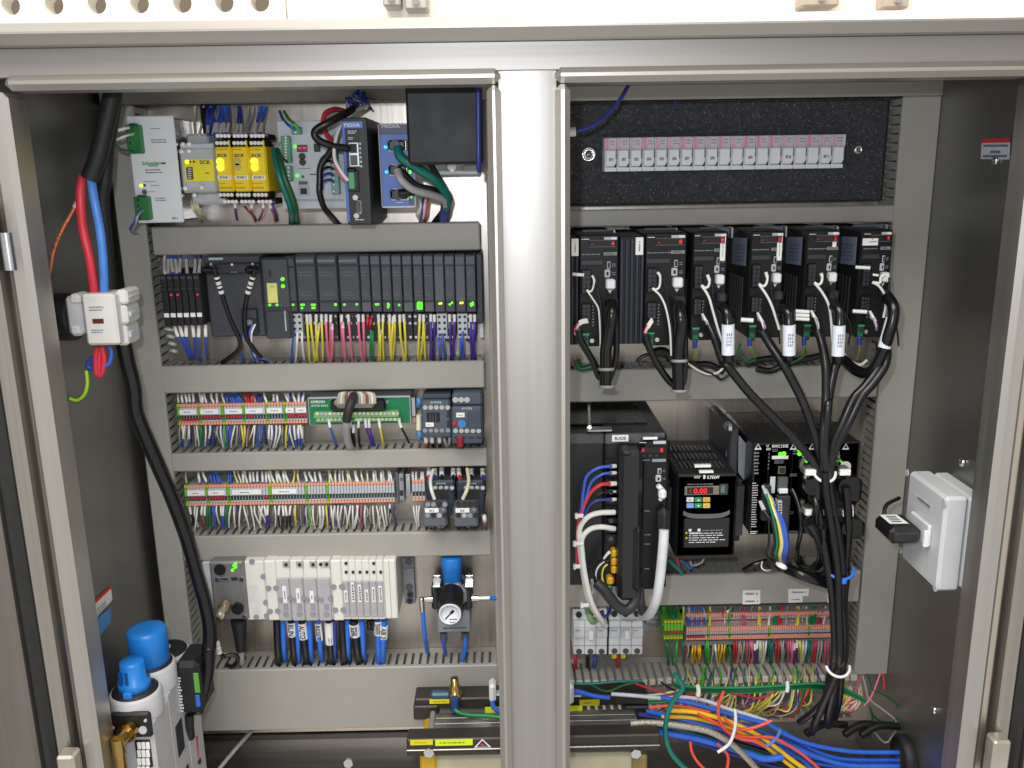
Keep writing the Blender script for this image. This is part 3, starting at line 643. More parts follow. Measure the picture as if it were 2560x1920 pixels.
for k,(x0,x1) in enumerate(((1090,1060),(1150,1180),(1175,1200))):
    wire('wire', [(C,x0+40,1180,1.24),(C,x0,1280,1.238),(C,x1-20,1420,1.25),(C,x1+40,1600,1.288)], .0016, WC['blue'] if k < 2 else WC['white'], ('left blue wire under the small port of the interface block','right blue wire under the small port of the interface block','white wire under the small port of the interface block')[k], 'wire')
wire('wire', [(C,1200,1600,1.28),(C,1230,1555,1.27),(C,1310,1560,1.27),(C,1360,1610,1.285)], .0018, WC['blue'], 'short blue wire arching over the duct under the rack head module', 'wire')
# I/O modules
mods = [(-25,88,None),(92,310,'wide'),(316,536,'wide'),(544,768,'wide')]+[(772+k*112, 772+k*112+106, None) for k in range(11)]
leds = {0:[(60,770)],1:[(150,770),(172,770),(155,805),(262,770),(288,770),(268,803),(285,803)],2:[(510,767)],3:[(604,768),(736,765)],5:[(940,765),(962,765)],6:[(1068,760),(1075,775),(1068,795)],7:[(1185,772)],
        9:[(1385+18*i,752+14*j) for i in range(3) for j in range(5)],11:[(1612,757),(1632,755)],12:[(1722,765),(1745,750)],13:[(1835,752),(1856,750)],14:[(1945,760),(1965,750),(1950,778),(1968,768)]}
for k, (a, b_, wd_) in enumerate(mods):
    lab = ('wide dark module, %s in the rack of input modules' % ORD[k]) if wd_ else ('narrow dark module, %s in the rack of input modules counted from the left' % ORD[k])
    d = Dev('io_module', lab, 'control module', D, a, 240 if k > 0 else 262, b_, 852, 1.248, None, 'dark input modules of the rack')
    mt = PLC if k not in (11,13) else PLCL
    d.body('housing', mt, .0012)
    d.box('top_flap', d.fr(.04,.02,.96,.17), .003, PLCL if k > 3 else PLC, None, .0008)
    d.box('front_cover', d.fr(.04,.19,.96,.80), .002, M('40434b',.42,0,.05,70) if k not in (11,13) else PLCL, None, .0008)
    d.box('lower_strip', d.fr(.04,.82,.96,.985), .003, PLCL if k in (4,8,10) else PLC, None, .0008)
    d.lines(d.fr(.15,.27,.85,.38), 2, GREYD, .0024, None, .8); d.lines(d.fr(.15,.62,.85,.72), 3, GREYD, .0024, None, .8)
    if wd_: d.box('name_strip', d.fr(.06,.075,.9,.13), .004, M('6d6f76',.5), None, .0003)
    if k in leds: d.dots('led', leds[k], .0016 if k != 2 else .002, LEDG if k < 11 or k in (12,14) else LEDY, .0042)
    # base unit below
    gy = k in (0, 11, 13)
    u = (60, 172) if k == 0 else ((1588,1698) if k == 11 else ((1805,1912) if k == 13 else (a, b_)))
    q = rect(D, u[0], 856, u[1], 1165 if not gy else 1120, 1.262); m = MB(); m.box(q[0], q[1], 1.262 if not gy else 1.252, YP, q[2], q[3], GREYL if gy else M('26282c',.5), .0008); bu = build('base_unit', m, d.e)
    m = MB(); w = q[1]-q[0]; h = q[3]-q[2]; yy = (1.262 if not gy else 1.252)
    nx = 4 if wd_ else 2
    for i in range(nx):
        for j in range(4): m.cyl((q[0]+w*(i+.5)/nx, yy+.0005, q[3]-h*(j+.55)/4.2), (0,-1,0), .0021, .001, INK if gy else (CHROME if j in (0,1,3) else INK), 8)
    build('spring_holes', m, bu)
d = Dev('end_block', 'slim dark end block closing the module rack at the right', 'control module', D, 2008, 232, 2068, 975, 1.25)
d.body('housing', M('34363f',.5), .001); d.box('grey_clip', d.r(2030,980,2078,1140), -.01, M('cfd0d2',.45), .03, .001)
clumps(D, 880, 1.252, 1372, 1.288, 'under the dark input modules', [('blue',0,[(65,40,1050)]),('white',0,[(100,80,1060),(150,175,1060)]),
  ('yellow',1,[(200,230),(235,285),(300,315),(330,300,980),(355,372)]),('pink',1,[(405,440),(455,452),(468,462,980)]),('pink',1,[(570,605),(582,612,960),(640,682)]),('pink',1,[(750,795),(798,812)]),
  ('red',0,[(850,860,900,1100),(885,866,900,1110)]),('green',0,[(885,880,1040),(905,895,1060)]),('yellow',1,[(962,962),(1012,1020),(985,985,1040)]),('yellow',1,[(1080,1098),(1132,1112),(1120,1100,900)]),('yellow',1,[(1190,1238),(1230,1252)]),
  ('yellow',1,[(1402,1382),(1442,1405),(1448,1462,980)]),('purple',1,[(1518,1515),(1556,1540),(1530,1530,960)]),('blue',0,[(1608,1615,1120),(1640,1672,1080)]),('purple',1,[(1718,1735),(1770,1750),(1722,1760,960)]),
  ('blue',0,[(1825,1835,1130),(1860,1878,1060)]),('purple',1,[(1940,1948),(1985,1960),(1962,1985,980),(1935,1955,960)])], .00185, 8, (0,.2))
# ================================================================ terminal strips
ORG = ORANGE; OPINK = M('e8a08a', .45, 0, .08, 60)
def terminal_mesh(x0, x1, z0, z1, Yf, kind):
    m = MB(); h = z1-z0; g = .00025
    body = {'g': GREYL, 'e': TERMGREEN, 'p': M('a9adb4', .48, 0, .05, 40)}[kind]; cap = {'g': ORG, 'e': M('b8b824', .45), 'p': OPINK}[kind]
    m.box(x0+g, x1-g, Yf+.004, YP-.004, z0+.03*h, z1-.03*h, body, 0)
    if kind == 'p':
        m.box(x0+g, x1-g, Yf+.001, Yf+.006, z1-.33*h, z1, cap, .0006); m.box(x0+g, x1-g, Yf+.001, Yf+.006, z0, z0+.31*h, cap, .0006)
        m.box(x0+g, x1-g, Yf, Yf+.006, z0+.46*h, z1-.34*h, body, .0006); m.box(x0+.0009, x1-.0009, Yf+.0028, Yf+.0048, z0+.32*h, z0+.45*h, INK, 0)
    else:
        m.box(x0+g, x1-g, Yf+.001, Yf+.006, z1-.14*h, z1, cap, .0006); m.box(x0+g, x1-g, Yf+.001, Yf+.006, z0, z0+.13*h, cap, .0006)
        m.box(x0+g, x1-g, Yf, Yf+.006, z0+.47*h, z1-.15*h, body, .0006); m.box(x0+g, x1-g, Yf+.002, Yf+.006, z0+.14*h, z0+.22*h, body, .0004)
        m.box(x0+.0009, x1-.0009, Yf+.0028, Yf+.0048, z0+.23*h, z0+.44*h, INK if kind != 'e' else M('2f6a20', .5), 0)
    c = (x0+x1)/2
    m.box(c-.0010, c+.0010, Yf+.0025, Yf+.0048, z0-.05*h, z0-.005*h, INK, 0)
    return m
def strip(label, f, u0, u1, v0, v1, Yf, n, greens=(), tags=(), reds=(), group='rows of clip-on terminals', base='g'):
    x0, x1, z0, z1 = rect(f, u0, v0, u1, v1, Yf)
    e = empty('terminal_strip', ((x0+x1)/2, YP, z0), label, 'terminal strip', group)
    w = (x1-x0)/n; h = z1-z0; src = {}
    gi = {min(n-1, max(0, int((pt(f, g, (v0+v1)/2, Yf).x-x0)/w))) for g in greens}
    for k in range(n):
        kd = 'e' if k in gi else base
        c = Vector((x0+(k+.5)*w, (Yf+YP)/2, (z0+z1)/2))
        if kd not in src: src[kd] = build('terminal', terminal_mesh(x0+k*w, x0+(k+1)*w, z0, z1, Yf, kd), e, None, None, None, None, c)
        else: inst(src[kd], c, e)
    for (a, b_) in tags:
        xa, xb = pt(f, a, (v0+v1)/2, Yf).x, pt(f, b_, (v0+v1)/2, Yf).x
        m = MB(); m.box(xa, xb, Yf-.0015, Yf+.001, z1-.47*h, z1-.24*h, PAPER, .0003); t = build('paper_tag', m, e)
        m = MB(); lines_mb(m, (xa+(xb-xa)*.28, xb-(xb-xa)*.25, z1-.40*h, z1-.31*h), 1, INKG, Yf-.0018); build('print', m, t)
    for (a, b_, lo) in reds:
        xa, xb = pt(f, a, (v0+v1)/2, Yf).x, pt(f, b_, (v0+v1)/2, Yf).x
        zt = z1-(.56 if not lo else .68)*h
        m = MB(); m.box(xa, xb, Yf+.0005, Yf+.004, zt-.12*h, zt, REDD, .0004); build('jumper_bar', m, e)
    m = MB(); m.box(x0-.02, x1+.02, YP-.008, YP-.006, z0+.2*h, z0+.8*h, GAL, 0); m.box(x0-.02, x1+.02, YP-.008, YP-.0005, z0+.15*h, z0+.2*h, GAL, 0); build('din_rail', m, e)
    return e
YT = 1.272
strip('upper terminal row with seven white paper tags left of the green circuit board', E, 222, 1930, 362, 640, YT, 44, (235,500,828,1112,1392,1648), ((258,480),(535,772),(862,1085),(1130,1358),(1412,1612),(1660,1765),(1795,1930)),
      ((275,495,1),(540,810,0),(860,1090,0),(1140,1230,0),(1680,1780,0),(1795,1925,0)))
strip('lower terminal row with four white paper tags and a long untagged grey stretch', G, 205, 2850, 300, 560, YT, 70, (215,478,738,1298,1740,1985), ((245,462),(508,715),(808,1172),(1310,1620)), ((262,465,0),(512,715,0),(1200,1270,0)))
strip('short row of four terminals just left of the two lower contactors', G, 3065, 3232, 258, 520, YT, 4)
for k,(u0,u1,mt,lab) in enumerate(((2865,2900,GREYD,'dark grey end clamp closing the lower terminal row'),(2905,2965,GREYM,'grey end block with a screw right of the lower terminal row'),(2985,3050,GAL,'shiny metal clip between the lower terminal row and the short one'))):
    d = Dev('end_clamp', lab, 'terminal clamp', G, u0, 180 if k else 160, u1, 555 if k < 2 else 430, YT-.003, None, 'terminal end clamps'); d.body('body', mt, .001)
    if k: d.dots('screw', [((u0+u1)/2, 240)], .0028, CHROME if k == 2 else GREYD, .001); d.box('notch', d.r(u0+8,380,u1-8,450), .0004, INK if k == 1 else GREYM, None, 0)
    if k == 1: d.dots('screw', [((u0+u1)/2, 520)], .0028, GREYD, .001)
clumps(E, 228, 1.285, 352, YT+.004, 'above the upper terminal row', [('cream',0,[(235,245)]),('grey',1,[(290,300),(330,350),(385,395),(430,440)]),('white',1,[(520,545),(580,612),(540,560)]),('white',1,[(675,710),(745,755)]),('cream',0,[(815,850)]),
  ('blue',0,[(870,890),(900,960),(940,985),(985,1020)]),('blue',0,[(1010,1050),(1030,1085)]),('red',0,[(1112,1150),(1160,1175)]),('red',0,[(1195,1200),(1215,1225)]),('grey',0,[(1230,1258)]),('dark blue',0,[(1290,1300),(1330,1320)]),('white',1,[(1370,1410)]),
  ('dark blue',1,[(1500,1500),(1540,1550)]),('grey',1,[(1650,1700),(1680,1690)]),('white',1,[(1750,1790),(1830,1830),(1895,1880)]),('dark blue',0,[(1720,1700),(1860,1850)])], .0016, 8, (.15,.97), 4, 3, stuff=True)
clumps(E, 652, YT+.004, 930, 1.285, 'below the upper terminal row', [('blue',1,[(290,300),(325,305),(380,385)]),('white',0,[(480,515)]),('green',0,[(515,530),(545,560)]),('white',0,[(600,590)]),('blue',1,[(660,610)]),('white',0,[(800,835)]),('light green',0,[(845,850)]),
  ('blue',0,[(880,860),(935,930)]),('white',0,[(985,935)]),('grey',0,[(1020,1000)]),('yellow',0,[(1070,1095),(1115,1100)]),('brown',0,[(1180,1160)]),('white',0,[(1240,1155),(1250,1230)]),('blue',0,[(1310,1290),(1340,1290)]),('grey',1,[(1440,1440),(1470,1445)]),
  ('white',0,[(1530,1490),(1580,1515)]),('yellow',0,[(1668,1662)]),('cream',0,[(1710,1770)]),('blue',1,[(1765,1800),(1825,1850),(1850,1865)])], .00135, 14, (0,.62), 22)
clumps(G, 135, 1.285, 290, YT+.004, 'above the lower terminal row', [('grey',0,[(225,235)]),('blue',1,[(380,400),(430,485)]),('blue',0,[(530,560),(570,600),(620,670),(600,640)]),('blue',0,[(765,760),(790,790)]),('cream',0,[(830,880),(870,920)]),('yellow',1,[(940,950),(965,1000)]),
  ('purple',1,[(1030,1040),(1070,1085),(1120,1125)]),('purple',1,[(1180,1190),(1230,1235)]),('yellow',1,[(1265,1290),(1285,1340)]),('yellow',1,[(1360,1380),(1380,1430)]),('yellow',1,[(1450,1470),(1470,1520)]),('yellow',0,[(1590,1570)]),('cream',0,[(1630,1650)]),('purple',1,[(1715,1750),(1770,1830)]),
  ('dark blue',1,[(1845,1865),(1900,1930)]),('cream',0,[(2020,2030),(2035,2080)]),('white',0,[(2105,2110),(2160,2165),(2195,2210)]),('cream',0,[(2250,2265),(2265,2300)]),('yellow',1,[(2345,2370),(2360,2400)]),('cream',0,[(2430,2460),(2500,2510)]),
  ('cream',1,[(2580,2590),(2605,2625)]),('cream',1,[(2680,2690),(2700,2720)]),('yellow',1,[(2770,2780),(2790,2820)]),('rose',1,[(3075,3080),(3120,3125)]),('rose',1,[(3185,3180),(3205,3210)])], .0016, 6, (.2,.97), 4, 3, stuff=True)
clumps(G, 575, YT+.004, 850, 1.287, 'below the lower terminal row', [('black',1,[(270,320,590,800)]),('white',0,[(340,380),(370,335,590,930)]),('brown',1,[(430,440),(465,480)]),('green',0,[(490,500),(520,540)]),('blue',0,[(560,590),(575,600)]),('white',0,[(610,650,570,800)]),('blue',1,[(665,685),(700,710)]),
  ('green',0,[(735,740),(755,755)]),('white',0,[(790,770)]),('white',0,[(830,845)]),('white',0,[(915,905,570,890),(950,1020)]),('white',0,[(1040,1090,570,880)]),('white',0,[(1085,1180),(1185,1160)]),('white',0,[(1140,1240)]),('purple',1,[(1210,1230),(1255,1270)]),('white',0,[(1340,1350)]),
  ('black',1,[(1400,1405),(1440,1425)]),('black',1,[(1475,1490),(1540,1540)]),('yellow',0,[(1600,1610,570,820)]),('light green',0,[(1775,1775,570,820)]),('white',0,[(1825,1850)]),('white',1,[(1905,1910),(1945,1930)]),('yellow',0,[(1990,2010)]),('white',0,[(2050,2075),(2095,2085)]),
  ('white',0,[(2140,2165),(2185,2150)]),('white',0,[(2220,2250),(2290,2245)]),('white',0,[(2320,2325)]),('white',0,[(2390,2330),(2375,2340)]),('rose',0,[(2430,2420)]),('white',0,[(2480,2485)]),('white',0,[(2575,2595)]),('white',0,[(2620,2660),(2680,2730)]),('white',0,[(2720,2750)]),('black',1,[(2790,2800,560,660)]),
  ('white',0,[(3085,3140),(3125,3145),(3160,3160)])], .0014, 16, (0,.45), 24)
# ================================================================ green board with ribbon plug
d = Dev('circuit_board', 'green circuit board with two long rows of pale green screw terminals', 'circuit board', F, 135, 230, 1270, 540, 1.275)
d.body('carrier', GREYL, .0015); pc = d.box('board', d.fr(.012,.04,.988,.96), .001, PCB, None, .0004)
d.text('OMRON', d.r(165,268,318,298), INKW, .0014); d.text('XW2B-40G4', d.r(165,312,355,338), M('a8d8b8',.5), .0014); d.lines(d.r(1000,265,1030,300), 2, INKW, .0014)
for (v0,v1,u0,u1,pr) in ((375,440,212,1148,.012),(448,492,225,1165,.008)):
    t = d.box('terminal_row', d.r(u0,v0,u1,v1), pr, M('79a86c',.45), None, .001)
    m = MB()
    for k in range(20):
        p = pt(F, u0+(k+.5)*(u1-u0)/20, (v0+v1)/2+8, d.Yf-pr); m.cyl((p.x, d.Yf-pr+.0006, p.z), (0,-1,0), .0024, .001, CHROME if k%3 else M('cfe4a8',.4), 8)
    build('screws', m, t)
d.box('socket', d.r(400,240,1000,352), .016, BLACKG, None, .002); rb = d.box('ribbon_plug', d.r(455,190,905,308), .030, M('a39c90',.5), .018, .006)
m = MB()
for k in range(15):
    p0 = pt(F, 470+k*29, 305, 1.243); p1 = pt(F, 480+k*27, 200, 1.246); p2 = pt(F, 560+k*12, 185, 1.25)
    m.tube([p0, p1, p2], .0022, WC[('grey','cream','grey','brown')[k%4]], 6, 4)
build('ribbon_wires', m, rb)
o = wire('grey_cable', [(F,640,215,1.24),(F,610,290,1.225),(F,575,400,1.22),(F,560,520,1.225),(F,560,640,1.24),(F,580,740,1.262),(F,620,825,1.285)], .0058, WC['grey'], 'thick grey cable with black sleeve hanging in front of the green board', 'cable', None, [], 10)
m = MB(); m.tube([pt(F,640,215,1.24), pt(F,610,290,1.225), pt(F,575,400,1.22), pt(F,562,495,1.2235)], .0066, M('2c2b2b',.55), 10, 5); build('black_sleeve', m, o)
clumps(F, 470, 1.268, 770, 1.287, 'below the green board', [('blue',1,[(360,445)]),('black',1,[(600,640),(632,650,550)]),('black',1,[(695,705)]),('purple',1,[(765,850),(805,870)]),('yellow',1,[(915,965)]),('black',1,[(1140,1250,490,740)])], .0018, 8, (0,.36))
d = Dev('end_clamp', 'shiny metal bracket at the right end of the green board', 'terminal clamp', F, 1275, 235, 1325, 450, 1.28); d.body('body', GAL, .001); d.box('clamp_foot', d.r(1270,455,1335,540), -.004, M('b59a80',.5), .02, .002)
wire('wire_marker', [(F,1358,430,1.262),(F,1358,520,1.262),(F,1358,595,1.262)], .0042, M('e8e4c4',.45), 'upright cream marker tube left of the upper contactors', 'wire marker')
for k,(u,v0,v1) in enumerate(((1355,250,330),(1360,600,690))):
    wire('wire', [(F,u,v0,1.265),(F,u+6,(v0+v1)/2,1.262),(F,u,v1,1.268)], .004, M('4d8ec8',.4), ('upper','lower')[k]+' short light blue wire end left of the upper contactors', 'wire')
# contactors, upper pair
CONT = M('4f5866', .45, 0, .06, 60); CONTD = M('434b58', .45, 0, .06, 60)
d = Dev('contactor', 'grey blue contactor with a dark window and white tag right of the green board', 'contactor', F, 1385, 275, 1712, 668, 1.245)
d.body('housing', CONT, .003); d.box('upper_step', d.r(1388,225,1708,280), -.012, CONTD, .03, .002); d.box('window', d.r(1448,403,1588,506), .002, M('1d1d20',.3), None, .001)
for k in range(3): d.box('window_bar', d.r(1485+k*30,408,1490+k*30,502), .003, GREYD, None, 0)
t = d.box('paper_tag', d.r(1435,512,1525,558), .0025, PAPER, None, .0004); d.lines(d.r(1452,528,1508,543), 1, INKG, .003, t); b_ = d.box('brand_plate', d.r(1490,283,1605,304), .0012, M('a8c4c6',.5), None, .0002); d.text('SIEMENS', d.r(1500,287,1595,301), CONT, .0016, 0, b_)
d.dots('screw', [(1430,345),(1492,345),(1553,345),(1614,345),(1678,345)], .0036, CHROME, .002, None, None, 10); d.dots('screw', [(1428,602),(1492,602),(1553,602),(1614,602),(1682,600)], .0034, GREYM, .002, None, None, 10)
d.dots('port', [(1683,402),(1683,443),(1683,510),(1683,548)], .0024, INK, .001); d.box('lower_step', d.r(1388,620,1712,668), .004, CONTD, None, .001)
d = Dev('motor_starter', 'grey blue motor protection relay with red and blue buttons beside the centre post', 'contactor', F, 1722, 340, 2065, 745, 1.24)
d.body('housing', CONT, .003); d.box('upper_housing', d.r(1725,200,2060,338), -.004, CONT, .05, .003); d.dots('screw', [(1762,265),(1826,265),(1890,265)], .0044, CHROME, -.002, None, None, 10)
t = d.box('paper_tag', d.r(1772,405,1866,455), .0015, PAPER, None, .0004); d.lines(d.r(1790,422,1848,438), 1, INKG, .002, t); b_ = d.box('brand_plate', d.r(1835,350,1945,371), .0012, M('a8c4c6',.5), None, .0002); d.text('SIEMENS', d.r(1845,354,1935,368), CONT, .0016, 0, b_)
d.box('red_button', d.r(1730,497,1780,548), .004, M('cc2430',.4), None, .002); d.dots('blue_dial', [(1835,522)], .0062, M('3f7fc0',.4), .004, None, None, 16)
d.box('cover_flap', d.r(1900,395,2052,590), .002, CONTD, None, .001); d.dots('screw', [(1765,602),(1830,602),(1890,602),(1957,602),(2022,602)], .0036, CHROME, .002, None, None, 10); d.box('lower_step', d.r(1725,640,2062,745), .003, CONTD, None, .002)
for k in range(4): d.box('slot', d.r(1760+k*80,668,1800+k*80,684), .0034, INK, None, 0)
clumps(F, 165, 1.285, 265, 1.26, 'above the grey blue contactor', [('black',1,[(1420,1420)]),('black',1,[(1500,1500)]),('dark blue',1,[(1562,1565)]),('blue',1,[(1642,1632)]),('red',0,[(1670,1672)])], .0024, 4, (.2,.6), 4, 3, stuff=True)
clumps(F, 668, 1.262, 800, 1.285, 'below the grey blue contactor', [('red',1,[(1438,1448)]),('black',1,[(1505,1520)]),('black',1,[(1585,1590)]),('grey',0,[(1640,1680),(1700,1685)]),('dark blue',1,[(1895,1920)])], .0025, 4, (0,.5), 4, 3)
d = Dev('end_clamp', 'dark red wire clamp block under the motor protection relay', 'terminal clamp', F, 1775, 672, 1850, 800, 1.232, 1.28); d.body('body', M('8a1c28',.45), .002)
# contactors, lower pair
for k, (ox, lab, tx) in enumerate(((0,'left of the two dark contactors beside the centre post at the lower terminal row','K1'),(385,'right of the two dark contactors beside the centre post at the lower terminal row','K2'))):
    d = Dev('contactor', lab, 'contactor', Hh, 1335+ox, 262, 1700+ox-(0 if k == 0 else 15), 690, 1.255, None, 'dark contactors with front blocks')
    CB = M('313b47', .45, 0, .06, 60); d.body('housing', CB, .003); b_ = d.box('brand_plate', d.r(1460+ox,288,1580+ox,306), .0012, M('8fb8b8',.5), None, .0002); d.text('SIEMENS', d.r(1468+ox,291,1572+ox,304), CB, .0016, 0, b_)
    d.dots('screw', [(1450+ox,345),(1520+ox,345),(1590+ox,345),(1660+ox,345)], .0034, CHROME, .002, None, None, 10); d.box('recess', d.r(1350+ox,375,1620+ox,490), .0006, INK, None, 0)
    d.dots('port', [(1668+ox,410),(1668+ox,570),(1668+ox,630)], .0028, INK, .001)
    fb = d.box('front_block', d.r(1305+ox,500,1612+ox,750), .03, M('5e626a',.45), .034, .003)
    d2 = d.Yf; d.Yf -= .03
    t = d.box('paper_tag', d.r(1318+ox,606,1492+ox,660), .001, PAPER, None, .0004, fb); d.text(tx, d.r(1378+ox,620,1430+ox,645), INK, .0014, 0, fb)
    for (u,v) in [(1355+ox+q*72, w_) for q in range(4) for w_ in (556, 692)]:
        p = pt(Hh, u, v, d.Yf); m = MB(); m.cyl((p.x,d.Yf+.001,p.z),(0,-1,0),.0038,.0026,random.choice([CHROME,INK,GREYM]),10); build('screw', m, fb)
    d.lines(d.r(1535+ox,618,1580+ox,632), 1, INKW, .0006, fb); d.Yf = d2
clumps(Hh, 105, 1.285, 240, 1.262, 'above the two dark contactors', [('red',1,[(1370,1370)]),('dark blue',1,[(1440,1440)]),('black',1,[(1530,1535)]),('black',1,[(1672,1680)]),('red',1,[(1742,1760)]),('black',1,[(1900,1910)]),('dark blue',1,[(2040,2055)])], .003, 3, (.05,.75), 4, 3)
wire('wire', [(Hh,1420,130,1.27),(Hh,1390,250,1.24),(Hh,1400,370,1.222),(Hh,1440,490,1.222)], .0028, WC['white'], 'white wire looping over the left dark contactor to its front block', 'wire')
wire('wire', [(Hh,1850,110,1.27),(Hh,1870,260,1.24),(Hh,1845,380,1.222),(Hh,1795,490,1.222)], .0028, WC['cream'], 'pale yellow wire looping over the right dark contactor to its front block', 'wire')
clumps(Hh, 755, 1.24, 850, 1.285, 'below the two dark contactors', [('red',1,[(1385,1380)]),('cream',0,[(1440,1510)]),('grey',0,[(1550,1540)]),('grey',0,[(1825,1875)]),('rose',1,[(2065,2090,700)])], .0026, 3, (0,.5), 4, 3)
# ================================================================ valve island
d = Dev('valve_island', 'cream valve island with metal node, four wide and six slim valves', 'valve island', I, 330, 248, 2640, 950, 1.255)
def vb(n_, u0, v0, u1, v1, Yf_, mt, b=.0015, par=None):
    q = rect(I, u0, v0, u1, v1, Yf_); m = MB(); m.box(q[0], q[1], Yf_, YP-.004, q[2], q[3], mt, b); return build(n_, m, par or d.e)
def vd(pts, r, mt, Yf_, par, n_='screw', h=.0018):
    for (u, v) in pts:
        p = pt(I, u, v, Yf_); m = MB(); m.cyl((p.x, Yf_+.001, p.z), (0,-1,0), r, h+.001, mt, 10); build(n_, m, par)
def vp(n_, u0, v0, u1, v1, Yf_, mt, par, pr=.0008, b=.0003):
    q = rect(I, u0, v0, u1, v1, Yf_); m = MB(); m.box(q[0], q[1], Yf_-pr, Yf_+.0005, q[2], q[3], mt, b); return build(n_, m, par)
vb('end_plate', 335, 262, 440, 900, 1.262, M('d4d8dc',.35))
nd = vb('bus_node', 420, 258, 835, 952, 1.245, M('8f8d8c',.36,.45,.1,30), .003)
vd([(525,345)], .0088, BLACK, 1.245, nd, 'round_cap', .004); vd([(738,800)], .0092, BLACK, 1.245, nd, 'round_cap', .006)
vp('slot_socket', 515, 440, 632, 482, 1.245, GAL, nd, .002); vp('slot_opening', 535, 452, 615, 472, 1.243, INK, nd); vp('dark_window', 655, 440, 730, 480, 1.245, CHAR, nd)
vd([(490,468),(775,465),(815,910)], .0036, CHROME, 1.245, nd); vd([(706,282),(708,318),(672,355),(690,300)], .0022, LEDG, 1.245, nd, 'led')
p = pt(I, 590, 765, 1.24); m = MB(); q = pt(I, 490, 930, 1.21); m.cyl(p, q-p, .0095, (q-p).length*.35, M('b9ab94',.3,.9), 12); m.cyl(p+(q-p)*.35, q-p, .0075, (q-p).length*.75, M('b9ab94',.3,.9), 12); m.cyl(p+(q-p)*.8, q-p, .0088, .004, CHROME, 12); build('cable_plug', m, nd)
w1 = vb('white_block', 805, 252, 1065, 950, 1.25, CREAM, .002); vp('panel', 855, 520, 1000, 940, 1.25, M('dcdcd8',.4), w1); vd([(900,255),(1035,430),(1065,738),(1075,895),(955,908)], .0042, GREYM, 1.25, w1)
w2 = vb('end_block', 1065, 246, 1205, 958, 1.247, CREAM, .002); vd([(1098,570),(1187,567),(1117,842),(1208,838)], .0044, GREYM, 1.247, w2)
for k in range(4):
    u = 1205+k*160; sl = vb('valve', u, 242, u+157, 948, 1.25, CREAM, .0012)
    vp('grey_cover', u+6, 440, u+154, 944, 1.25, M('b3b0b4',.45), sl, .004, .001); g = vp('pilot_window', u+60, 250, u+148, 318, 1.25, M('a9b3ab',.4), sl, .002); vd([(u+100,290)] if k < 3 else [(u+30,288),(u+100,286)], .0026, INK, 1.248, g, 'button')
    vd([(u+40,708),(u+145,688)], .0036, GREYM, 1.246, sl); vp('print_block', u+75, 755, u+125, 830, 1.246, M('9894a4',.5), sl); vd([(u+100,882)], .0048, M('96949e',.5), 1.246, sl, 'seal', .0006)
    if k < 3: t = vp('paper_tag', u+60, 545+k*30, u+108, 745, 1.246, PAPER, sl, .001); vp('print', u+78, 600+k*30, u+90, 700, 1.245, INKG, t, .0003, 0)
w3 = vb('end_block', 1845, 242, 1975, 960, 1.247, CREAM, .002); vd([(1870,553),(1965,550),(1890,828),(1982,825)], .0044, GREYM, 1.247, w3)
for k in range(6):
    u = 1975+k*82; sl = vb('slim_valve', u, 238, u+80, 942, 1.25, CREAM, .001)
    vp('grey_cover', u+4, 480, u+77, 900, 1.25, M('b0adb2',.45), sl, .003, .0008); vd([(u+42,378)]+([(u+40,275)] if k in (0,4) else []), .0024, INK, 1.25, sl, 'button')
    t = vp('paper_tag', u+20, (600,505,530,590,560,545)[k], u+60, 735, 1.247, PAPER, sl, .001); q = rect(I, u+30, (620,525,550,610,580,565)[k], u+52, 720, 1.2456); m = MB(); lines_mb(m, (q[0],q[1],q[2],q[3]), 6, INK, 1.2456, .9, .6); build('print', m, t)
w4 = vb('end_plate', 2467, 236, 2618, 938, 1.25, CREAM, .002); vp('groove', 2536, 240, 2540, 930, 1.25, GREYM, w4)
d = Dev('steel_bracket', 'drilled grey steel mounting bar right of the valve island', 'bracket', J, 800, 205, 930, 755, 1.312); d.body('bar', GREYM, .001); d.dots('hole', [(862,255),(868,555),(880,640),(876,715)], .006, GREYD, .002, None, None, 14); d.dots('hole', [(880,640),(876,715)], .004, INK, .003, None, None, 12); d.box('cross_plate', d.r(800,322,920,338), .004, CHROME, None, .001)
# hoses below the valve island
def tagged(label, pts, r, mt, t0=None, t1=None, string=None, cat='hose'):
    r *= .62; o = wire('air_hose' if cat == 'hose' else 'cable', pts, r, mt, label, cat, None, [], 9)
    if t0 is not None:
        P3 = [pt(*p) for p in pts]; a, b2 = P3[0].lerp(P3[1], t0), P3[0].lerp(P3[1], t1)
        m = MB(); m.cyl(a, b2-a, r*1.22, (b2-a).length, PAPER, 12); s_ = build('paper_sleeve', m, o)
        if string:
            m = MB(); L = (b2-a).length; m.text(string, -r*.75, r*.75, -L*.92, -L*.08, 0, INK, -1)
            dirv = (b2-a).normalized(); yv = Vector((0,-1,0)); xv = dirv.cross(Vector((0,1,0))).normalized()*1
            m.v = [tuple(a+xv*v[0]+dirv*(-v[2])+Vector((0,-1,0))*(r*1.24)) for v in m.v]
            build('lettering', m, s_)
    return o
BK, BB = WC['black'], WC['bright blue']
Ys = 1.262
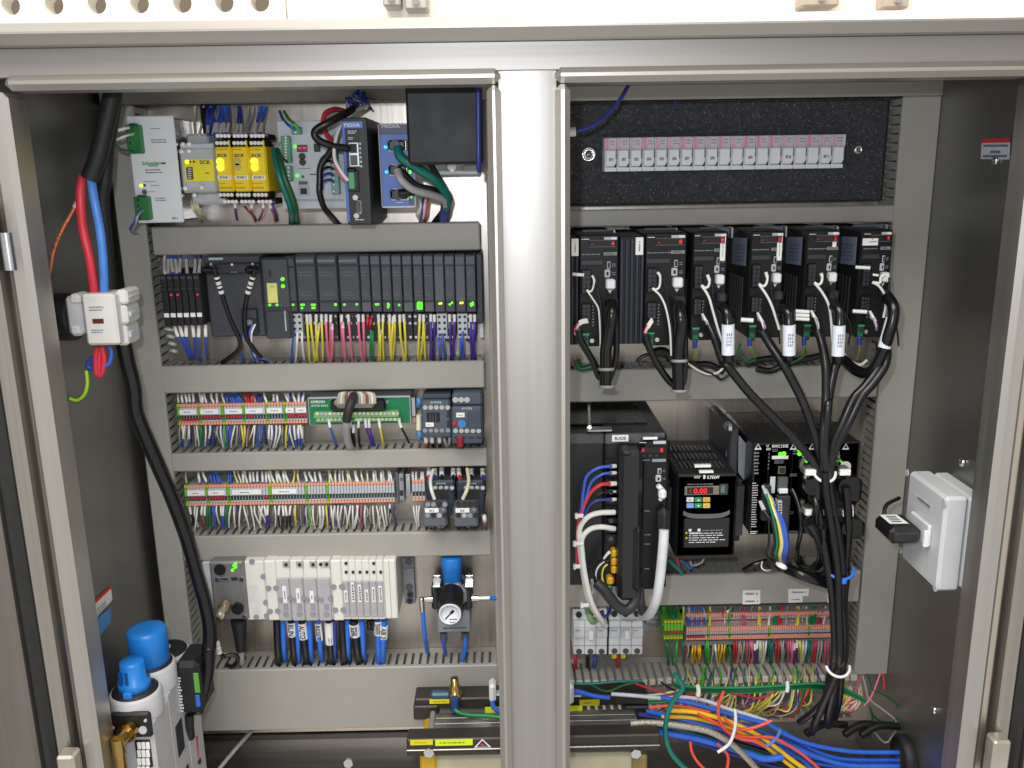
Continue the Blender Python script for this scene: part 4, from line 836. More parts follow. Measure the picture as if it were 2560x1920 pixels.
for (label, u0, u1, v1, mt, r, tg) in (('black hose, first from the left below the valve island',1195,1215,1500,BK,.0098,None),('bright blue hose just right of the first black hose',1265,1290,1420,BB,.0072,None),
    ('black hose with a white lettered sleeve, first sleeve from the left',1365,1410,1490,BK,.0095,(.06,.52,'RUN')),('blue hose between the first and second sleeved hoses',1430,1460,1480,BB,.006,None),
    ('black hose with white sleeve reading AUTO',1490,1560,1480,BK,.0095,(.08,.62,'AUTO')),('bright blue hose right of the AUTO sleeve',1580,1610,1440,BB,.0066,None),('blue hose with white sleeve reading RESET',1680,1735,1425,BB,.0072,(.1,.68,'RESET')),
    ('black hose with long white sleeve left of the middle cream block',1810,1845,1490,BK,.0095,(.05,.8,None)),('dark blue hose beside the long white sleeve',1880,1885,1450,WC['dark blue'],.006,None),('plain black hose under the middle cream block',1965,2000,1500,BK,.0105,None),
    ('blue hose right of the plain black hose',2030,2045,1420,BB,.0072,None),('black hose with a narrow white sleeve under the slim valves',2105,2180,1480,BK,.0115,(.12,.52,'SIGNAL')),('blue hose under the third slim valve',2205,2230,1420,BB,.0072,None),
    ('bright blue hose under the last slim valves, left of two',2395,2405,1490,BB,.0085,(.02,.48,'TRANSFER')),('bright blue hose under the last slim valves, right of two',2470,2445,1495,BB,.0085,(.18,.62,'AIR 2'))):
    tagged(label, [(I,u0,948,Ys),(I,u0+(u1-u0)*.6,1290,Ys+.004),(I,u1,v1,1.288)], r, mt, *(tg or (None,None,None)))
for k in range(3): wire('stub_hose', [(I,2290+k*45,950,Ys),(I,2292+k*45,1000,Ys),(I,2295+k*45,1040+k*8,Ys+.004)], .005, BLACKG, 'short black fitting under the slim valves, %s from the left' % ORD[k], 'fitting', 'short black fittings')
wire('sensor_plug', [(I,740,950,1.25),(I,755,1100,1.25),(I,768,1300,1.258)], .016, BLACKM, 'thick tapered black plug hanging under the metal bus node', 'plug', None, [], 12, 4, lambda t: .0125-.005*t)
wire('cable', [(I,770,1290,1.258),(I,775,1400,1.268),(I,785,1510,1.29)], .0052, WC['grey'], 'grey cable leaving the tapered black plug', 'cable')
o = wire('cable', [(I,470,1180,1.235),(I,490,1280,1.24),(I,560,1380,1.25),(I,640,1360,1.255),(I,720,1370,1.258),(I,730,1440,1.262),(I,660,1500,1.27),(I,600,1480,1.285)], .0036, WC['black'], 'black curled cable with white tag rings at the bottom left duct', 'cable')
for k in range(3):
    p = pt(I, 473+k*14, 1195+k*52, 1.236+k*.002); m = MB(); m.cyl(p, (.3,0,-1), .0045, .007, SLV, 10); build('tag_ring', m, o)
# ================================================================ regulator in the left bay
d = Dev('pressure_regulator', 'small air regulator with tall blue knob and white round gauge on the plate', 'pressure regulator', J, 1205, 560, 1595, 1095, 1.262)
p = pt(J, 1370, 360, 1.262)
def up(n_, u, v0, v1, r, mt, y, prof=None):
    a = pt(J, u, v1, y); b2 = pt(J, u, v0, y); m = MB()
    if prof: m.lathe((a.x, y, a.z), (0,0,1), [(r*q, (b2.z-a.z)*h) for q, h in prof], mt, 24)
    else: m.cyl((a.x, y, a.z), (0,0,1), r, b2.z-a.z, mt, 24)
    return build(n_, m, d.e)
YR = 1.278
kb = up('knob', 1378, 190, 530, .0160, KNOB, YR, [(0,0),(.88,0),(.95,.03),(.95,.62),(1.02,.66),(1.02,.97),(.97,1),(0,1)])
up('collar', 1378, 490, 600, .0185, BLACK, YR)
m = MB(); q = rect(J, 1215, 560, 1545, 850, 1.25); m.box(q[0], q[1], 1.25, YP-.01, q[2], q[3], M('8a8d94',.4), .012); build('body', m, d.e)
for (u0,u1) in ((1130,1215),(1530,1610)):
    m = MB(); q = rect(J, u0, 560, u1, 835, 1.262); m.box(q[0], q[1], 1.262, YP-.01, q[2], q[3], M('2e2d2c',.45), .003); build('side_port', m, d.e)
for (u0,u1) in ((1155,1240),(1535,1630)):
    q = rect(J, u0, 420, u1, 560, 1.27); m = MB(); m.box(q[0], q[1], 1.27, 1.274, q[2], q[3], GAL, .0008); br = build('bracket_ear', m, d.e)
    m = MB(); m.cyl(((q[0]+q[1])/2, 1.2705, q[3]-.008), (0,-1,0), .0065, .003, CHROME, 14); build('screw', m, br)
    q = rect(J, u0-8, 548, u1-8, 566, 1.255); m = MB(); m.box(q[0], q[1], 1.255, 1.274, q[2], q[3], CHROME, .0005); build('flange', m, br)
m = MB(); q = rect(J, 1200, 840, 1592, 1098, 1.27); m.box(q[0], q[1], 1.27, YP-.002, q[2], q[3], GREYM, .002); build('block', m, d.e)
g = pt(J, 1350, 880, 1.215); gr = (pt(J, 1485, 880, 1.215).x-pt(J, 1215, 880, 1.215).x)/2
m = MB(); m.cyl((g.x, 1.26, g.z+.012), Vector((0,-1,-.26)), gr*1.12, .042, BLACK, 28); build('gauge_neck', m, d.e)
m = MB(); m.lathe((g.x, 1.222, g.z), (0,-1,-.0), [(gr,0),(gr,.006),(gr*.93,.009),(gr*.9,.007),(0,.007)], M('eef0f2',.3), 30); gd = build('gauge_dial', m, d.e)
m = MB(); yy = 1.2146; a = rad(48)
cx, cz = g.x, g.z
def bar(a, r0, r1, w, mt):
    dx, dz = math.cos(a), math.sin(a); nx, nz = -dz*w, dx*w
    m.add([(cx+dx*r0+nx,yy,cz+dz*r0+nz),(cx+dx*r0-nx,yy,cz+dz*r0-nz),(cx+dx*r1-nx,yy,cz+dz*r1-nz),(cx+dx*r1+nx,yy,cz+dz*r1+nz)], [(0,1,2,3)], mt)
bar(a, -gr*.62, gr*.5, .0012, M('2c4a7a',.5)); bar(a, gr*.1, gr*.5, .0022, M('2c4a7a',.5))
for k in range(28): bar(rad(-50+k*280/27), gr*(.72 if k%3 else .66), gr*.8, .0003, M('4a78c8',.5))
build('needle_and_scale', m, gd, None, None, None, None, Vector((cx, yy, cz)))
m = MB(); lines_mb(m, (cx-.001, cx+.014, cz-.016, cz-.006), 2, INKG, 1.2146); build('print', m, gd)
m = MB(); q = rect(J, 1270, 1030, 1545, 1056, 1.2695); lines_mb(m, q, 1, INK, 1.2694); build('print', m, d.e)
m = MB(); a = pt(J, 1125, 700, 1.255); m.tube([a, a+Vector((-.012,0,0)), pt(J,1015,710,1.25), pt(J,1025,840,1.252)], .0042, CHROME, 10, 5); m.cyl(a+Vector((.003,0,0)), (-1,0,0), .0054, .009, CHROME, 12); build('elbow_fitting', m, d.e)
m = MB(); a = pt(J, 1610, 690, 1.262); m.cyl(a, (1,0,0), .006, .010, CHROME, 12); m.cyl(a+Vector((.010,0,0)), (1,0,0), .0044, .018, CHROME, 12); build('straight_fitting', m, d.e)
wire('air_hose', [(J,1735,688,1.262),(J,1800,688,1.264),(J,1900,690,1.268)], .0034, BB, 'short blue hose leaving the right side of the small air regulator', 'hose', None, [], 9)
wire('air_hose', [(J,1027,820,1.252),(J,1040,1000,1.252),(J,1060,1180,1.258),(J,1085,1330,1.29)], .0035, BB, 'blue hose dropping from the elbow left of the small air regulator', 'hose', None, [], 9)
wire('air_hose', [(J,1275,1160,1.28),(J,1280,1250,1.282),(J,1300,1350,1.295)], .003, WC['blue'], 'short blue hose under the left foot of the small air regulator', 'hose', None, [], 9)
wire('air_hose', [(J,1530,1150,1.28),(J,1530,1280,1.275),(J,1500,1420,1.28),(J,1485,1490,1.295)], .0036, BB, 'blue hose under the right foot of the small air regulator', 'hose', None, [], 9)
for k,(u) in enumerate((1275,1530)):
    p = pt(J, u, 1095, 1.285); m = MB(); m.cyl(p, (0,0,-1), .006, .013, GREYD, 10); m.cyl(p+Vector((0,0,-.013)), (0,0,-1), .005, .006, CHROME, 10); build('hose_fitting', m, d.e)
def wire(name, pts, r, *a_, **k_): return _wire(name, pts, r*.6, *a_, **k_)
# ================================================================ right bay: foam panel and fuse row
FOAM = M('3b3c40', .95, 0, .35, 220, 0, .6)
_nt = FOAM.node_tree
vo = _nt.nodes.new('ShaderNodeTexVoronoi'); vo.inputs['Scale'].default_value = 330
tc_ = [n for n in _nt.nodes if n.type == 'TEX_COORD'][0]; _nt.links.new(tc_.outputs['Object'], vo.inputs['Vector'])
cr = _nt.nodes.new('ShaderNodeMapRange'); cr.inputs['From Min'].default_value = .08; cr.inputs['From Max'].default_value = .24; cr.inputs['To Min'].default_value = 1; cr.inputs['To Max'].default_value = 0
_nt.links.new(vo.outputs['Distance'], cr.inputs['Value'])
n3 = _nt.nodes.new('ShaderNodeTexNoise'); n3.inputs['Scale'].default_value = 130; _nt.links.new(tc_.outputs['Object'], n3.inputs['Vector'])
m3 = _nt.nodes.new('ShaderNodeMapRange'); m3.inputs['From Min'].default_value = .40; m3.inputs['From Max'].default_value = .62; _nt.links.new(n3.outputs['Fac'], m3.inputs['Value'])
mu = _nt.nodes.new('ShaderNodeMath'); mu.operation = 'MULTIPLY'; _nt.links.new(cr.outputs['Result'], mu.inputs[0]); _nt.links.new(m3.outputs['Result'], mu.inputs[1])
bs = _nt.nodes['Principled BSDF']; base = bs.inputs['Base Color'].links[0].from_socket
mx = _nt.nodes.new('ShaderNodeMix'); mx.data_type = 'RGBA'; _nt.links.new(mu.outputs[0], mx.inputs[0]); _nt.links.new(base, mx.inputs[6]); mx.inputs[7].default_value = (.5, .52, .55, 1); _nt.links.new(mx.outputs[2], bs.inputs['Base Color'])
d = Dev('foam_panel', 'black speckled foam panel surrounding the white fuse row', 'foam panel', Q, -60, 118, 1880, 715, 1.292, YP-.001)
d.body('foam', FOAM, .004)
for k,(u,v) in enumerate(((165,428),(1715,402))):
    p = pt(Q, u, v, d.Yf); m = MB(); r_ = .0105 if k == 0 else .006
    m.lathe((p.x, d.Yf+.001, p.z), (0,-1,0), [(r_,0),(r_,.003),(r_*.75,.004),(r_*.7,.002),(r_*.45,.002),(r_*.42,.005),(0,.006)], CHROME, 20); build('screw', m, d.e)
m = MB()
fz = Dev('fuse_row', 'row of nineteen white fuse holders with pink stripes on the black foam', 'fuse row', Q, 257, 322, 1640, 518, 1.262)
W_ = (fz.x1-fz.x0)/19; xo = fz.x0; HF = fz.z1-fz.z0
sfn = {0:'SF1',1:'SF2',2:'SF3',3:'SF4',4:'SF5',5:'SF6',6:'SF7',8:'SF8',11:'SF9',14:'SF10',17:'SF11'}
protoF = {}
def fsub(n_, k, a0, a1, b0, b1, pr, mt, par, bev=.0004):
    m = MB(); m.box(xo+(k+a0)*W_, xo+(k+a1)*W_, 1.262-pr, 1.2625, fz.z1-b1*HF, fz.z1-b0*HF, mt, bev); return build(n_, m, par)
for k in range(19):
    m = MB(); x0, x1 = xo+k*W_+.0002, xo+(k+1)*W_-.0002
    m.box(x0, x1, 1.264, YP-.002, fz.z0, fz.z1-.36*HF, WHITE, .0008); m.box(x0+(0 if k < 18 else 0), x1+(0 if k < 18 else .003), 1.268, YP-.002, fz.z1-.36*HF, fz.z1, M('d9d2d8',.45,0,.04,50), .0008)
    h = build('fuse_holder', m, fz.e)
    fsub('fuse_carrier', k, .08, .93, .37, .88, .002, WHITE, h, .001); fsub('catch', k, .86, .93, .38, .62, .0028, GREYD, h, 0); fsub('latch_line', k, .10, .80, .845, .862, .0028, GREYD, h, 0)
    m = MB(); zc = fz.z1-.86*HF; m.add([(xo+(k+.70)*W_,1.2592,zc-.0008),(xo+(k+.92)*W_,1.2592,zc-.0008),(xo+(k+.92)*W_,1.2592,zc+.0060)], [(0,1,2)], INK); build('latch_mark', m, h)
    m = MB(); m.box(xo+(k+.10)*W_, xo+(k+.34)*W_, 1.2665, 1.2685, fz.z1-.34*HF, fz.z1-.02*HF, M('e08cac' if random.random() > .4 else 'd8a8bc',.5), 0); build('pink_stripe', m, h)
    m = MB(); m.box(xo+(k+.42)*W_, xo+(k+.94)*W_, 1.2668, 1.2685, fz.z1-.33*HF, fz.z1-.03*HF, M('c9c3c9',.5), 0); lines_mb(m, (xo+(k+.46)*W_, xo+(k+.9)*W_, fz.z1-.24*HF, fz.z1-.06*HF), 2, M('9a949c',.5), 1.2666); build('type_plate', m, h)
    if k in sfn:
        m = MB(); wd_ = .34 if len(sfn[k]) < 4 else .44; m.text(sfn[k], xo+(k+.5-wd_/2)*W_, xo+(k+.5+wd_/2)*W_, fz.z1-.69*HF, fz.z1-.60*HF, 1.2596, INK); build('lettering', m, h)
wire('air_hose', [(Q,400,20,1.2),(Q,340,120,1.19),(Q,250,220,1.18),(Q,160,275,1.17),(Q,85,298,1.165)], .0042, WC['dark blue'], 'thin dark blue tube curving across the top left of the foam panel', 'hose', None, [], 8)
p = pt(Q, 90, 297, 1.165); m = MB(); m.cyl(p, (-1,0,-.05), .006, .022, WHITE, 12); build('hose_fitting', m, None, 'white fitting on the end of the thin dark blue tube beside the centre post', 'fitting')
wire('wire', [(Q,655,100,1.285),(Q,662,130,1.285),(Q,655,175,1.29)], .0014, WC['dark blue'], 'short blue wire end at the top edge of the foam panel', 'wire')
# ================================================================ servo drives
DRV = M('131416', .36, 0, .1, 80, 0, 0, None, .35); DRVS = M('141517', .5, 0, .1, 80); STEELB = M('2a2d39', .5, .1, .1, 60)
def drive(lab, f, u0, v0, u1, v1, Yf, heat=None, red='8', tags=(), sticker=False, grp='black servo drives in a row'):
    d = Dev('servo_drive', lab, 'servo drive', f, u0, v0, u1, v1, Yf, None, grp)
    d.body('housing', DRVS, .002, 0, Yf+.003); d.box('front_panel', (d.x0,d.x1,d.z0,d.z1), 0, DRV, .005, .0015)
    w = d.x1-d.x0
    if heat:
        xa = d.x0-heat; m = MB(); m.box(xa, d.x0-.001, Yf+.004, YP-.003, d.z0+.002, d.z1-.004, DRVS, .001); hs = build('heat_sink', m, d.e)
        for k in range(5):
            m = MB(); x = xa+(k+.15)*heat/5; m.box(x, x+heat/5*.62, Yf-.001, Yf+.01, d.z0+.003, d.z1-.006, STEELB, .0008); build('fin', m, hs)
    else:
        for k in range(9):
            m = MB(); y = Yf+.03+k*.012; m.box(d.x0-.002, d.x0+.001, y, y+.005, d.z0+.012, d.z1-.45*(d.z1-d.z0), M('23252a',.5), 0); build('side_rib', m, d.e)
    fr = d.fr
    d.lines(fr(.05,.03,.25,.045), 1, INKW, .0006); d.box('badge', fr(.62,.022,.95,.046), .0006, GREYL, None, 0); d.box('badge_mark', fr(.80,.024,.94,.044), .0009, INKW, None, 0)
    wn = d.box('display_window', fr(.25,.048,.92,.105), .0012, M('241618',.2), None, .0005); fx = fr(.28,.055,.89,.098)
    d.box('frame_bar', fr(.24,.045,.93,.050), .0018, GREYD, None, 0, wn); d.box('frame_bar', fr(.24,.103,.93,.108), .0018, GREYD, None, 0, wn)
    d.text(red, fr(.80,.060,.88,.095), LEDR, .0016, 0, wn, 'digit'); d.box('digit', fr(.29,.080,.35,.086), .0016, M('a01c24',.4,0,0,10,.5), None, 0, wn)
    d.lines(fr(.05,.166,.6,.176), 1, INKG, .0006, None, 1, 'print', .9); d.box('grey_print', fr(.62,.155,.95,.182), .0006, M('8b8d90',.5), None, 0); d.lines(fr(.66,.158,.92,.179), 2, INK, .001)
    d.box('cover_step', fr(.03,.22,.60,.265), .002, M('2f3033',.4), None, .0006)
    u_ = d.box('usb_port', fr(.70,.235,.79,.298), .002, GREYL, None, .0006); d.box('slot', fr(.715,.243,.775,.29), .0024, INK, None, 0, u_); q_ = d.box('square_port', fr(.64,.305,.79,.378), .002, GREYL, None, .003); d.box('slot', fr(.665,.318,.765,.366), .0024, DRV, None, .002, q_)
    d.lines(fr(.83,.25,.93,.285), 2, INKG, .0006); d.lines(fr(.83,.325,.93,.36), 2, INKG, .0006)
    d.box('white_plug', fr(.66,.385,.90,.475), .012, WHITE, None, .002); d.dots('arrow_print', [], .002, INKW); x0,x1,z0,z1 = fr(.73,.49,.84,.52); m = MB(); m.add([(x0,Yf-.0006,z1),(x1,Yf-.0006,z1),((x0+x1)/2,Yf-.0006,z0)], [(0,1,2)], INKW); build('arrow_print', m, d.e)
    c1 = d.box('connector_block', fr(.04,.30,.30,.52), .006, BLACKG, None, .001); c2 = d.box('connector_block', fr(.05,.60,.30,.76), .006, BLACKG, None, .001)
    for (cc, b0, b1, n_) in ((c1,.31,.51,5),(c2,.61,.75,4)):
        for k in range(n_):
            for c in range(2): d.box('contact', fr(.07+c*.11, b0+(k+.1)*(b1-b0)/n_, .15+c*.11, b0+(k+.85)*(b1-b0)/n_), .0066, M('2d2f33',.4), None, 0, cc)
    d.lines(fr(.33,.62,.39,.82), 7, INKG, .0006)
    if not tags or heat: pass
    g = d.box('earth_lug', fr(.06,.88,.24,1.0), .004, M('1f6a48',.4), None, .001); d.box('green_rim', fr(.05,.875,.25,.89), .005, M('3c9a70',.4), None, 0, g)
    d.dots_at = None
    x0,x1,z0,z1 = fr(.10,.90,.19,.94); m = MB(); m.cyl(((x0+x1)/2,Yf-.003,(z0+z1)/2),(0,-1,0),.0032,.003,INK,10); m.cyl(((x0+x1)/2,Yf-.003,(z0+z1)/2-.012),(0,-1,0),.0032,.003,INK,10); build('lug_hole', m, g)
    x0,x1,z0,z1 = fr(.30,.93,.36,.96); m = MB(); m.cyl(((x0+x1)/2,Yf,(z0+z1)/2),(0,-1,0),.003,.002,CHROME,10); build('screw', m, d.e)
    d.box('cable_socket', fr(.68,.545,.97,.64), .016, M('2c2d30',.4), None, .003)
    for (q, s_, rot) in tags:
        t = d.box('paper_tag', q, .0012, PAPER, None, .0003); x0,x1,z0,z1 = q; dx,dz = (x1-x0)*.2, (z1-z0)*.12
        d.text(s_, (x0+dx,x1-dx,z0+dz,z1-dz) if rot else (x0+(x1-x0)*.12,x1-(x1-x0)*.12,z0+(z1-z0)*.25,z1-(z1-z0)*.25), INK, .0016, rot, t)
    if sticker:
        m = MB(); y0 = Yf+.012; m.add([(d.x0-.0022,y0,d.z1-.07*(d.z1-d.z0)),(d.x0-.0022,y0+.075,d.z1-.10*(d.z1-d.z0)),(d.x0-.0022,y0+.075,d.z1-.36*(d.z1-d.z0)),(d.x0-.0022,y0,d.z1-.33*(d.z1-d.z0))], [(0,1,2,3)], M('8c96b0',.5)); 
        for k in range(5):
            zz = d.z1-(.14+k*.035)*(d.z1-d.z0); m.add([(d.x0-.0025,y0+.01,zz),(d.x0-.0025,y0+.055,zz-.003),(d.x0-.0025,y0+.055,zz-.005),(d.x0-.0025,y0+.01,zz-.002)], [(0,1,2,3)], M('6f7890',.5))
        build('side_sticker', m, d.e)
    return d
YV = 1.17
d1 = drive('first black servo drive from the left, half hidden by the centre post', R, 142, 135, 500, 1165, YV, .03, '4')
t = MB(); q = rect(R, 68, 170, 132, 330, YV); t.box(q[0],q[1],YV-.0035,YV,q[2],q[3],PAPER,.0003); t_ = build('paper_tag', t, d1.e); t = MB(); t.text('FEED 1', q[0]+.004,q[1]-.004,q[2]+.005,q[3]-.005,YV-.0038,INK,1); build('lettering', t, t_)
d2 = drive('second black servo drive from the left, with a wide ribbed heat sink', R, 742, 118, 1120, 1155, YV, .034, '8')
t = MB(); q = rect(R, 657, 158, 727, 320, YV); t.box(q[0],q[1],YV-.0035,YV,q[2],q[3],PAPER,.0003); t_ = build('paper_tag', t, d2.e); t = MB(); t.text('FEED 2', q[0]+.004,q[1]-.004,q[2]+.005,q[3]-.005,YV-.0038,INK,1); build('lettering', t, t_)
d3 = drive('third black servo drive with a tall white tag reading TRANSFER 1', R, 1175, 105, 1492, 1108, YV+.005, None, '1', (), False); 
def vtag(d, f, u0, v0, u1, v1, s_):
    q = rect(f, u0, v0, u1, v1, d.Yf); t = d.box('paper_tag', q, .0012, PAPER, None, .0003); d.text(s_, (q[0]+.003,q[1]-.003,q[2]+.005,q[3]-.005), INK, .0016, 1, t)
vtag(d3, R, 1438, 132, 1487, 375, 'TRANSFER 1')
d4 = drive('fourth black servo drive with a tall white tag reading TRANSFER 2', Sz, 232, 100, 535, 1085, YV+.005, None, '8', (), True); vtag(d4, Sz, 487, 128, 534, 372, 'TRANSFER 2')
d5 = drive('fifth black servo drive with a short white tag reading JUMP', Sz, 742, 92, 1042, 1078, YV+.005, None, '5', (), True); vtag(d5, Sz, 1002, 112, 1036, 250, 'JUMP')
d6 = drive('last black servo drive against the right duct with a tag reading WEIGH', Sz, 1245, 90, 1520, 1080, YV+.005, None, '9', (), True)
q = rect(Sz, 1277, 168, 1418, 234, d6.Yf); t = d6.box('paper_tag', q, .0014, PAPER, None, .0003); d6.text('WEIGH', (q[0]+.005,q[1]-.004,q[2]+.004,q[3]-.005), INK, .0018, 0, t)
# silver clamps on top of the drives
for k,(f,u,v) in enumerate(((R,300,95),(R,870,80),(R,1380,72),(Sz,400,62),(Sz,870,60),(Sz,1320,45))):
    p = pt(f, u, v, 1.235); m = MB(); m.box(p.x-.020, p.x+.022, 1.232, 1.238, p.z-.014, p.z+.001, GREYD, .001); m.box(p.x+.022, p.x+.025, 1.225, 1.24, p.z-.014, p.z+.001, GAL, .0005); m.cyl((p.x-.006, 1.2325, p.z-.007), (0,-1,0), .005, .004, CHROME, 12)
    build('cable_clamp', m, None, 'silver cable clamp on top of the %s servo drive from the left' % ORD[k], 'cable clamp', 'silver clamps above the drives')
names = ['first','second','third','fourth','fifth','last']
Dn = [(R,d1,0),(R,d2,0),(R,d3,0),(Sz,d4,0),(Sz,d5,0),(Sz,d6,0)]
def fpt(d, u, v, pr):   # fraction of a drive's face -> world point
    x0,x1,z0,z1 = d.fr(u, v, u, v); return Vector((x0, d.Yf-pr, z0))
# encoder cables, bundle to the bottom
YBn = 1.12
bund = [(U,825,590),(U,850,600),(U,872,600),(U,895,600),(U,915,590)]
def low(off): return [(U,855+off*46+20,800,YBn),(U,895+off*52+20,1050,YBn),(U,948+off*46+20,1400,YBn),(P,1358+off*38,300,YBn),(P,1375+off*34,900,YBn)]
ends = [(Wz,1590,130),(Wz,1600,170),(Wz,1585,240),(Wz,1560,330),(Wz,1480,370)]
tagwhite = M('dfe4ee', .45, 0, .03, 60)
def thick(lab, pts, r, mt=RUB, n=10, cat='cable', grp=None, sub=6): return wire('cable', pts, r, mt, lab, cat, grp, [], n, sub)
# drives one and two: cable loops down and ends in a tied bend
for k, (d, f, pts, loop) in enumerate(((d1, R, [(430,760),(440,860),(420,1000),(385,1200),(385,1400),(380,1520)], [(470,800),(480,1050),(480,1250),(440,1400),(385,1535)]), (d2, R, [(1050,770),(1075,900),(1080,1000),(1060,1130),(1050,1300),(1055,1500),(1050,1560)], [(1105,950),(1115,1150),(1112,1350),(1100,1480),(1055,1570)]))):
    o = thick('thick glossy black cable plugged into the %s servo drive, looping over the duct' % names[k], [(f,u,v,1.135 if i else 1.15) for i,(u,v) in enumerate(pts)], .0135, RUB, 12)
    thick('thinner black cable beside the thick one at the %s servo drive' % names[k], [(f,u,v,1.15) for (u,v) in loop], .0075)
    bu = pts[-2]; 
    a = [(f,130,1010),(f,160,1120),(f,260,1290),(f,330,1450)] if k == 0 else [(f,745,1050),(f,790,1190),(f,880,1360),(f,990,1500)]
    thick('black power cable from the lower left of the %s servo drive' % names[k], [(f_,u,v,1.145) for f_,u,v in a]+[(f,bu[0],bu[1],1.14)], .0078)
    for j,(tu,tv) in enumerate(((375,1375),(380,1535)) if k == 0 else ((1050,1298),(1050,1575))):
        p = pt(f, tu, tv, 1.135); m = MB(); m.lathe(p+Vector((.002,0,-.002)), (0,.15,1), [(.0100,0),(.0112,.001),(.0112,.003),(.0100,.004)], M('8c8c8e',.4) if True else GREYL, 18)
        build('cable_tie', m, None, '%s grey cable tie on the cables of the %s servo drive' % (('upper','lower')[j], names[k]), 'cable tie', 'grey cable ties')
    wp = [(860,480),(885,520),(880,610),(850,640),(815,632),(880,690),(935,800),(975,1000),(990,1250)] if k else [(258,510),(278,560),(262,640),(240,660),(212,648),(260,720),(310,800),(325,880),(335,1100),(330,1330)]
    wire('wire', [(f,u,v,1.15) for u,v in wp], .0026 if k else .0022, WC['white'], 'white wire looping down the front of the %s servo drive' % names[k], 'wire', None, [(0,.14)])
    wire('wire', [(f,wp[0][0]+30,wp[0][1]+20,1.155),(f,wp[5][0]+60,wp[5][1]-40,1.153),(f,wp[7][0]+20,wp[7][1],1.15),(f,wp[-1][0]+15,wp[-1][1],1.148)], .0022, WC['black'], 'thin black wire following the white one at the %s servo drive' % names[k], 'wire')
    a = [(215,915),(150,930),(105,990),(95,1040)] if k == 0 else [(810,905),(775,960),(745,1010),(735,1060)]
    for j, c in enumerate(('red','white','grey')): wire('wire', [(f,u+j*5,v+j*13,1.155) for u,v in a], .0021, WC[c], '%s wire at the lower left connector of the %s servo drive' % (c, names[k]), 'wire', None, [(0,.4)])
# drives three to six
enc = [ (d3, [(R,1455,800,1.14),(R,1500,860,1.13),(R,1510,1000,1.125),(R,1510,1180,1.125),(Sz,40,1290,1.13)], (R,1512,1100)),
        (d4, [(Sz,520,820,1.14),(Sz,590,860,1.13),(Sz,600,1000,1.125),(Sz,600,1180,1.125),(Sz,600,1270,1.13)], (Sz,600,1105)),
        (d5, [(Sz,1010,780,1.14),(Sz,1065,850,1.13),(Sz,1062,1000,1.125),(Sz,1055,1180,1.125),(Sz,1050,1290,1.13)], (Sz,1055,1110)),
        (d6, [(Sz,1500,700,1.14),(Sz,1560,800,1.125),(Sz,1555,920,1.12),(Sz,1510,1080,1.12),(Sz,1470,1200,1.125),(Sz,1380,1370,1.135),(Sz,1280,1410,1.15),(Sz,1180,1360,1.17),(Sz,1100,1290,1.2)], (Sz,1515,1040)) ]
for k,(d, pts, tg) in enumerate(enc):
    nm = names[k+2]
    o = thick('thick glossy black cable with a pale tag at the %s servo drive' % nm, pts, .0125, RUB, 12)
    c = pt(*tg, 1.123); dirv = (pt(*pts[2])-pt(*pts[3])).normalized(); m = MB(); m.cyl(c-dirv*.020, dirv, .0082, .040, tagwhite, 18); tw = build('pale_tag', m, o)
    m = MB()
    for j in range(3): lines_mb(m, (c.x-.004+j*.0025, c.x-.0025+j*.0025, c.z-.008, c.z+.010), 4, GREYD, c.y-.0083, .9, .7)
    build('print', m, tw)
bcab = [
 ('long black cable from the third servo drive to the tied bundle', [(R,1330,960,1.15),(R,1390,1090,1.145),(R,1470,1320,1.14),(Sz,20,1330,1.135),(Sz,180,1530,1.13),(U,300,0,1.125),(U,480,180,1.122),(U,660,370,YBn),(U,820,590,YBn)], -1.5),
 ('long black cable from the fourth servo drive to the tied bundle', [(Sz,350,1020,1.15),(Sz,420,1140,1.145),(Sz,540,1320,1.135),(Sz,640,1500,1.13),(Sz,715,1650,1.127),(U,740,150,1.122),(U,810,380,YBn),(U,850,590,YBn)], -.8),
 ('long black cable from the fifth servo drive to the tied bundle, left of two', [(Sz,860,1010,1.15),(Sz,900,1130,1.145),(Sz,935,1330,1.135),(Sz,940,1600,1.128),(U,870,110,1.122),(U,850,350,1.115),(U,862,590,YBn-.006)], 0),
 ('long black cable from the fifth servo drive to the tied bundle, right of two', [(Sz,1050,1290,1.14),(Sz,1010,1400,1.135),(Sz,965,1640,1.128),(U,895,60,1.12),(U,870,350,1.115),(U,880,590,YBn-.008)], .4),
 ('long black cable from the last servo drive to the tied bundle, left of two', [(Sz,1440,1130,1.135),(Sz,1430,1340,1.13),(Sz,1300,1530,1.126),(Sz,1190,1650,1.124),(U,1010,200,1.12),(U,930,380,YBn),(U,898,590,YBn)], 1.0),
 ('long black cable from the last servo drive to the tied bundle, right of two', [(Sz,1500,1090,1.13),(Sz,1490,1320,1.128),(Sz,1370,1510,1.124),(Sz,1260,1640,1.122),(U,1060,200,1.118),(U,960,390,YBn),(U,912,590,YBn)], 1.7)]
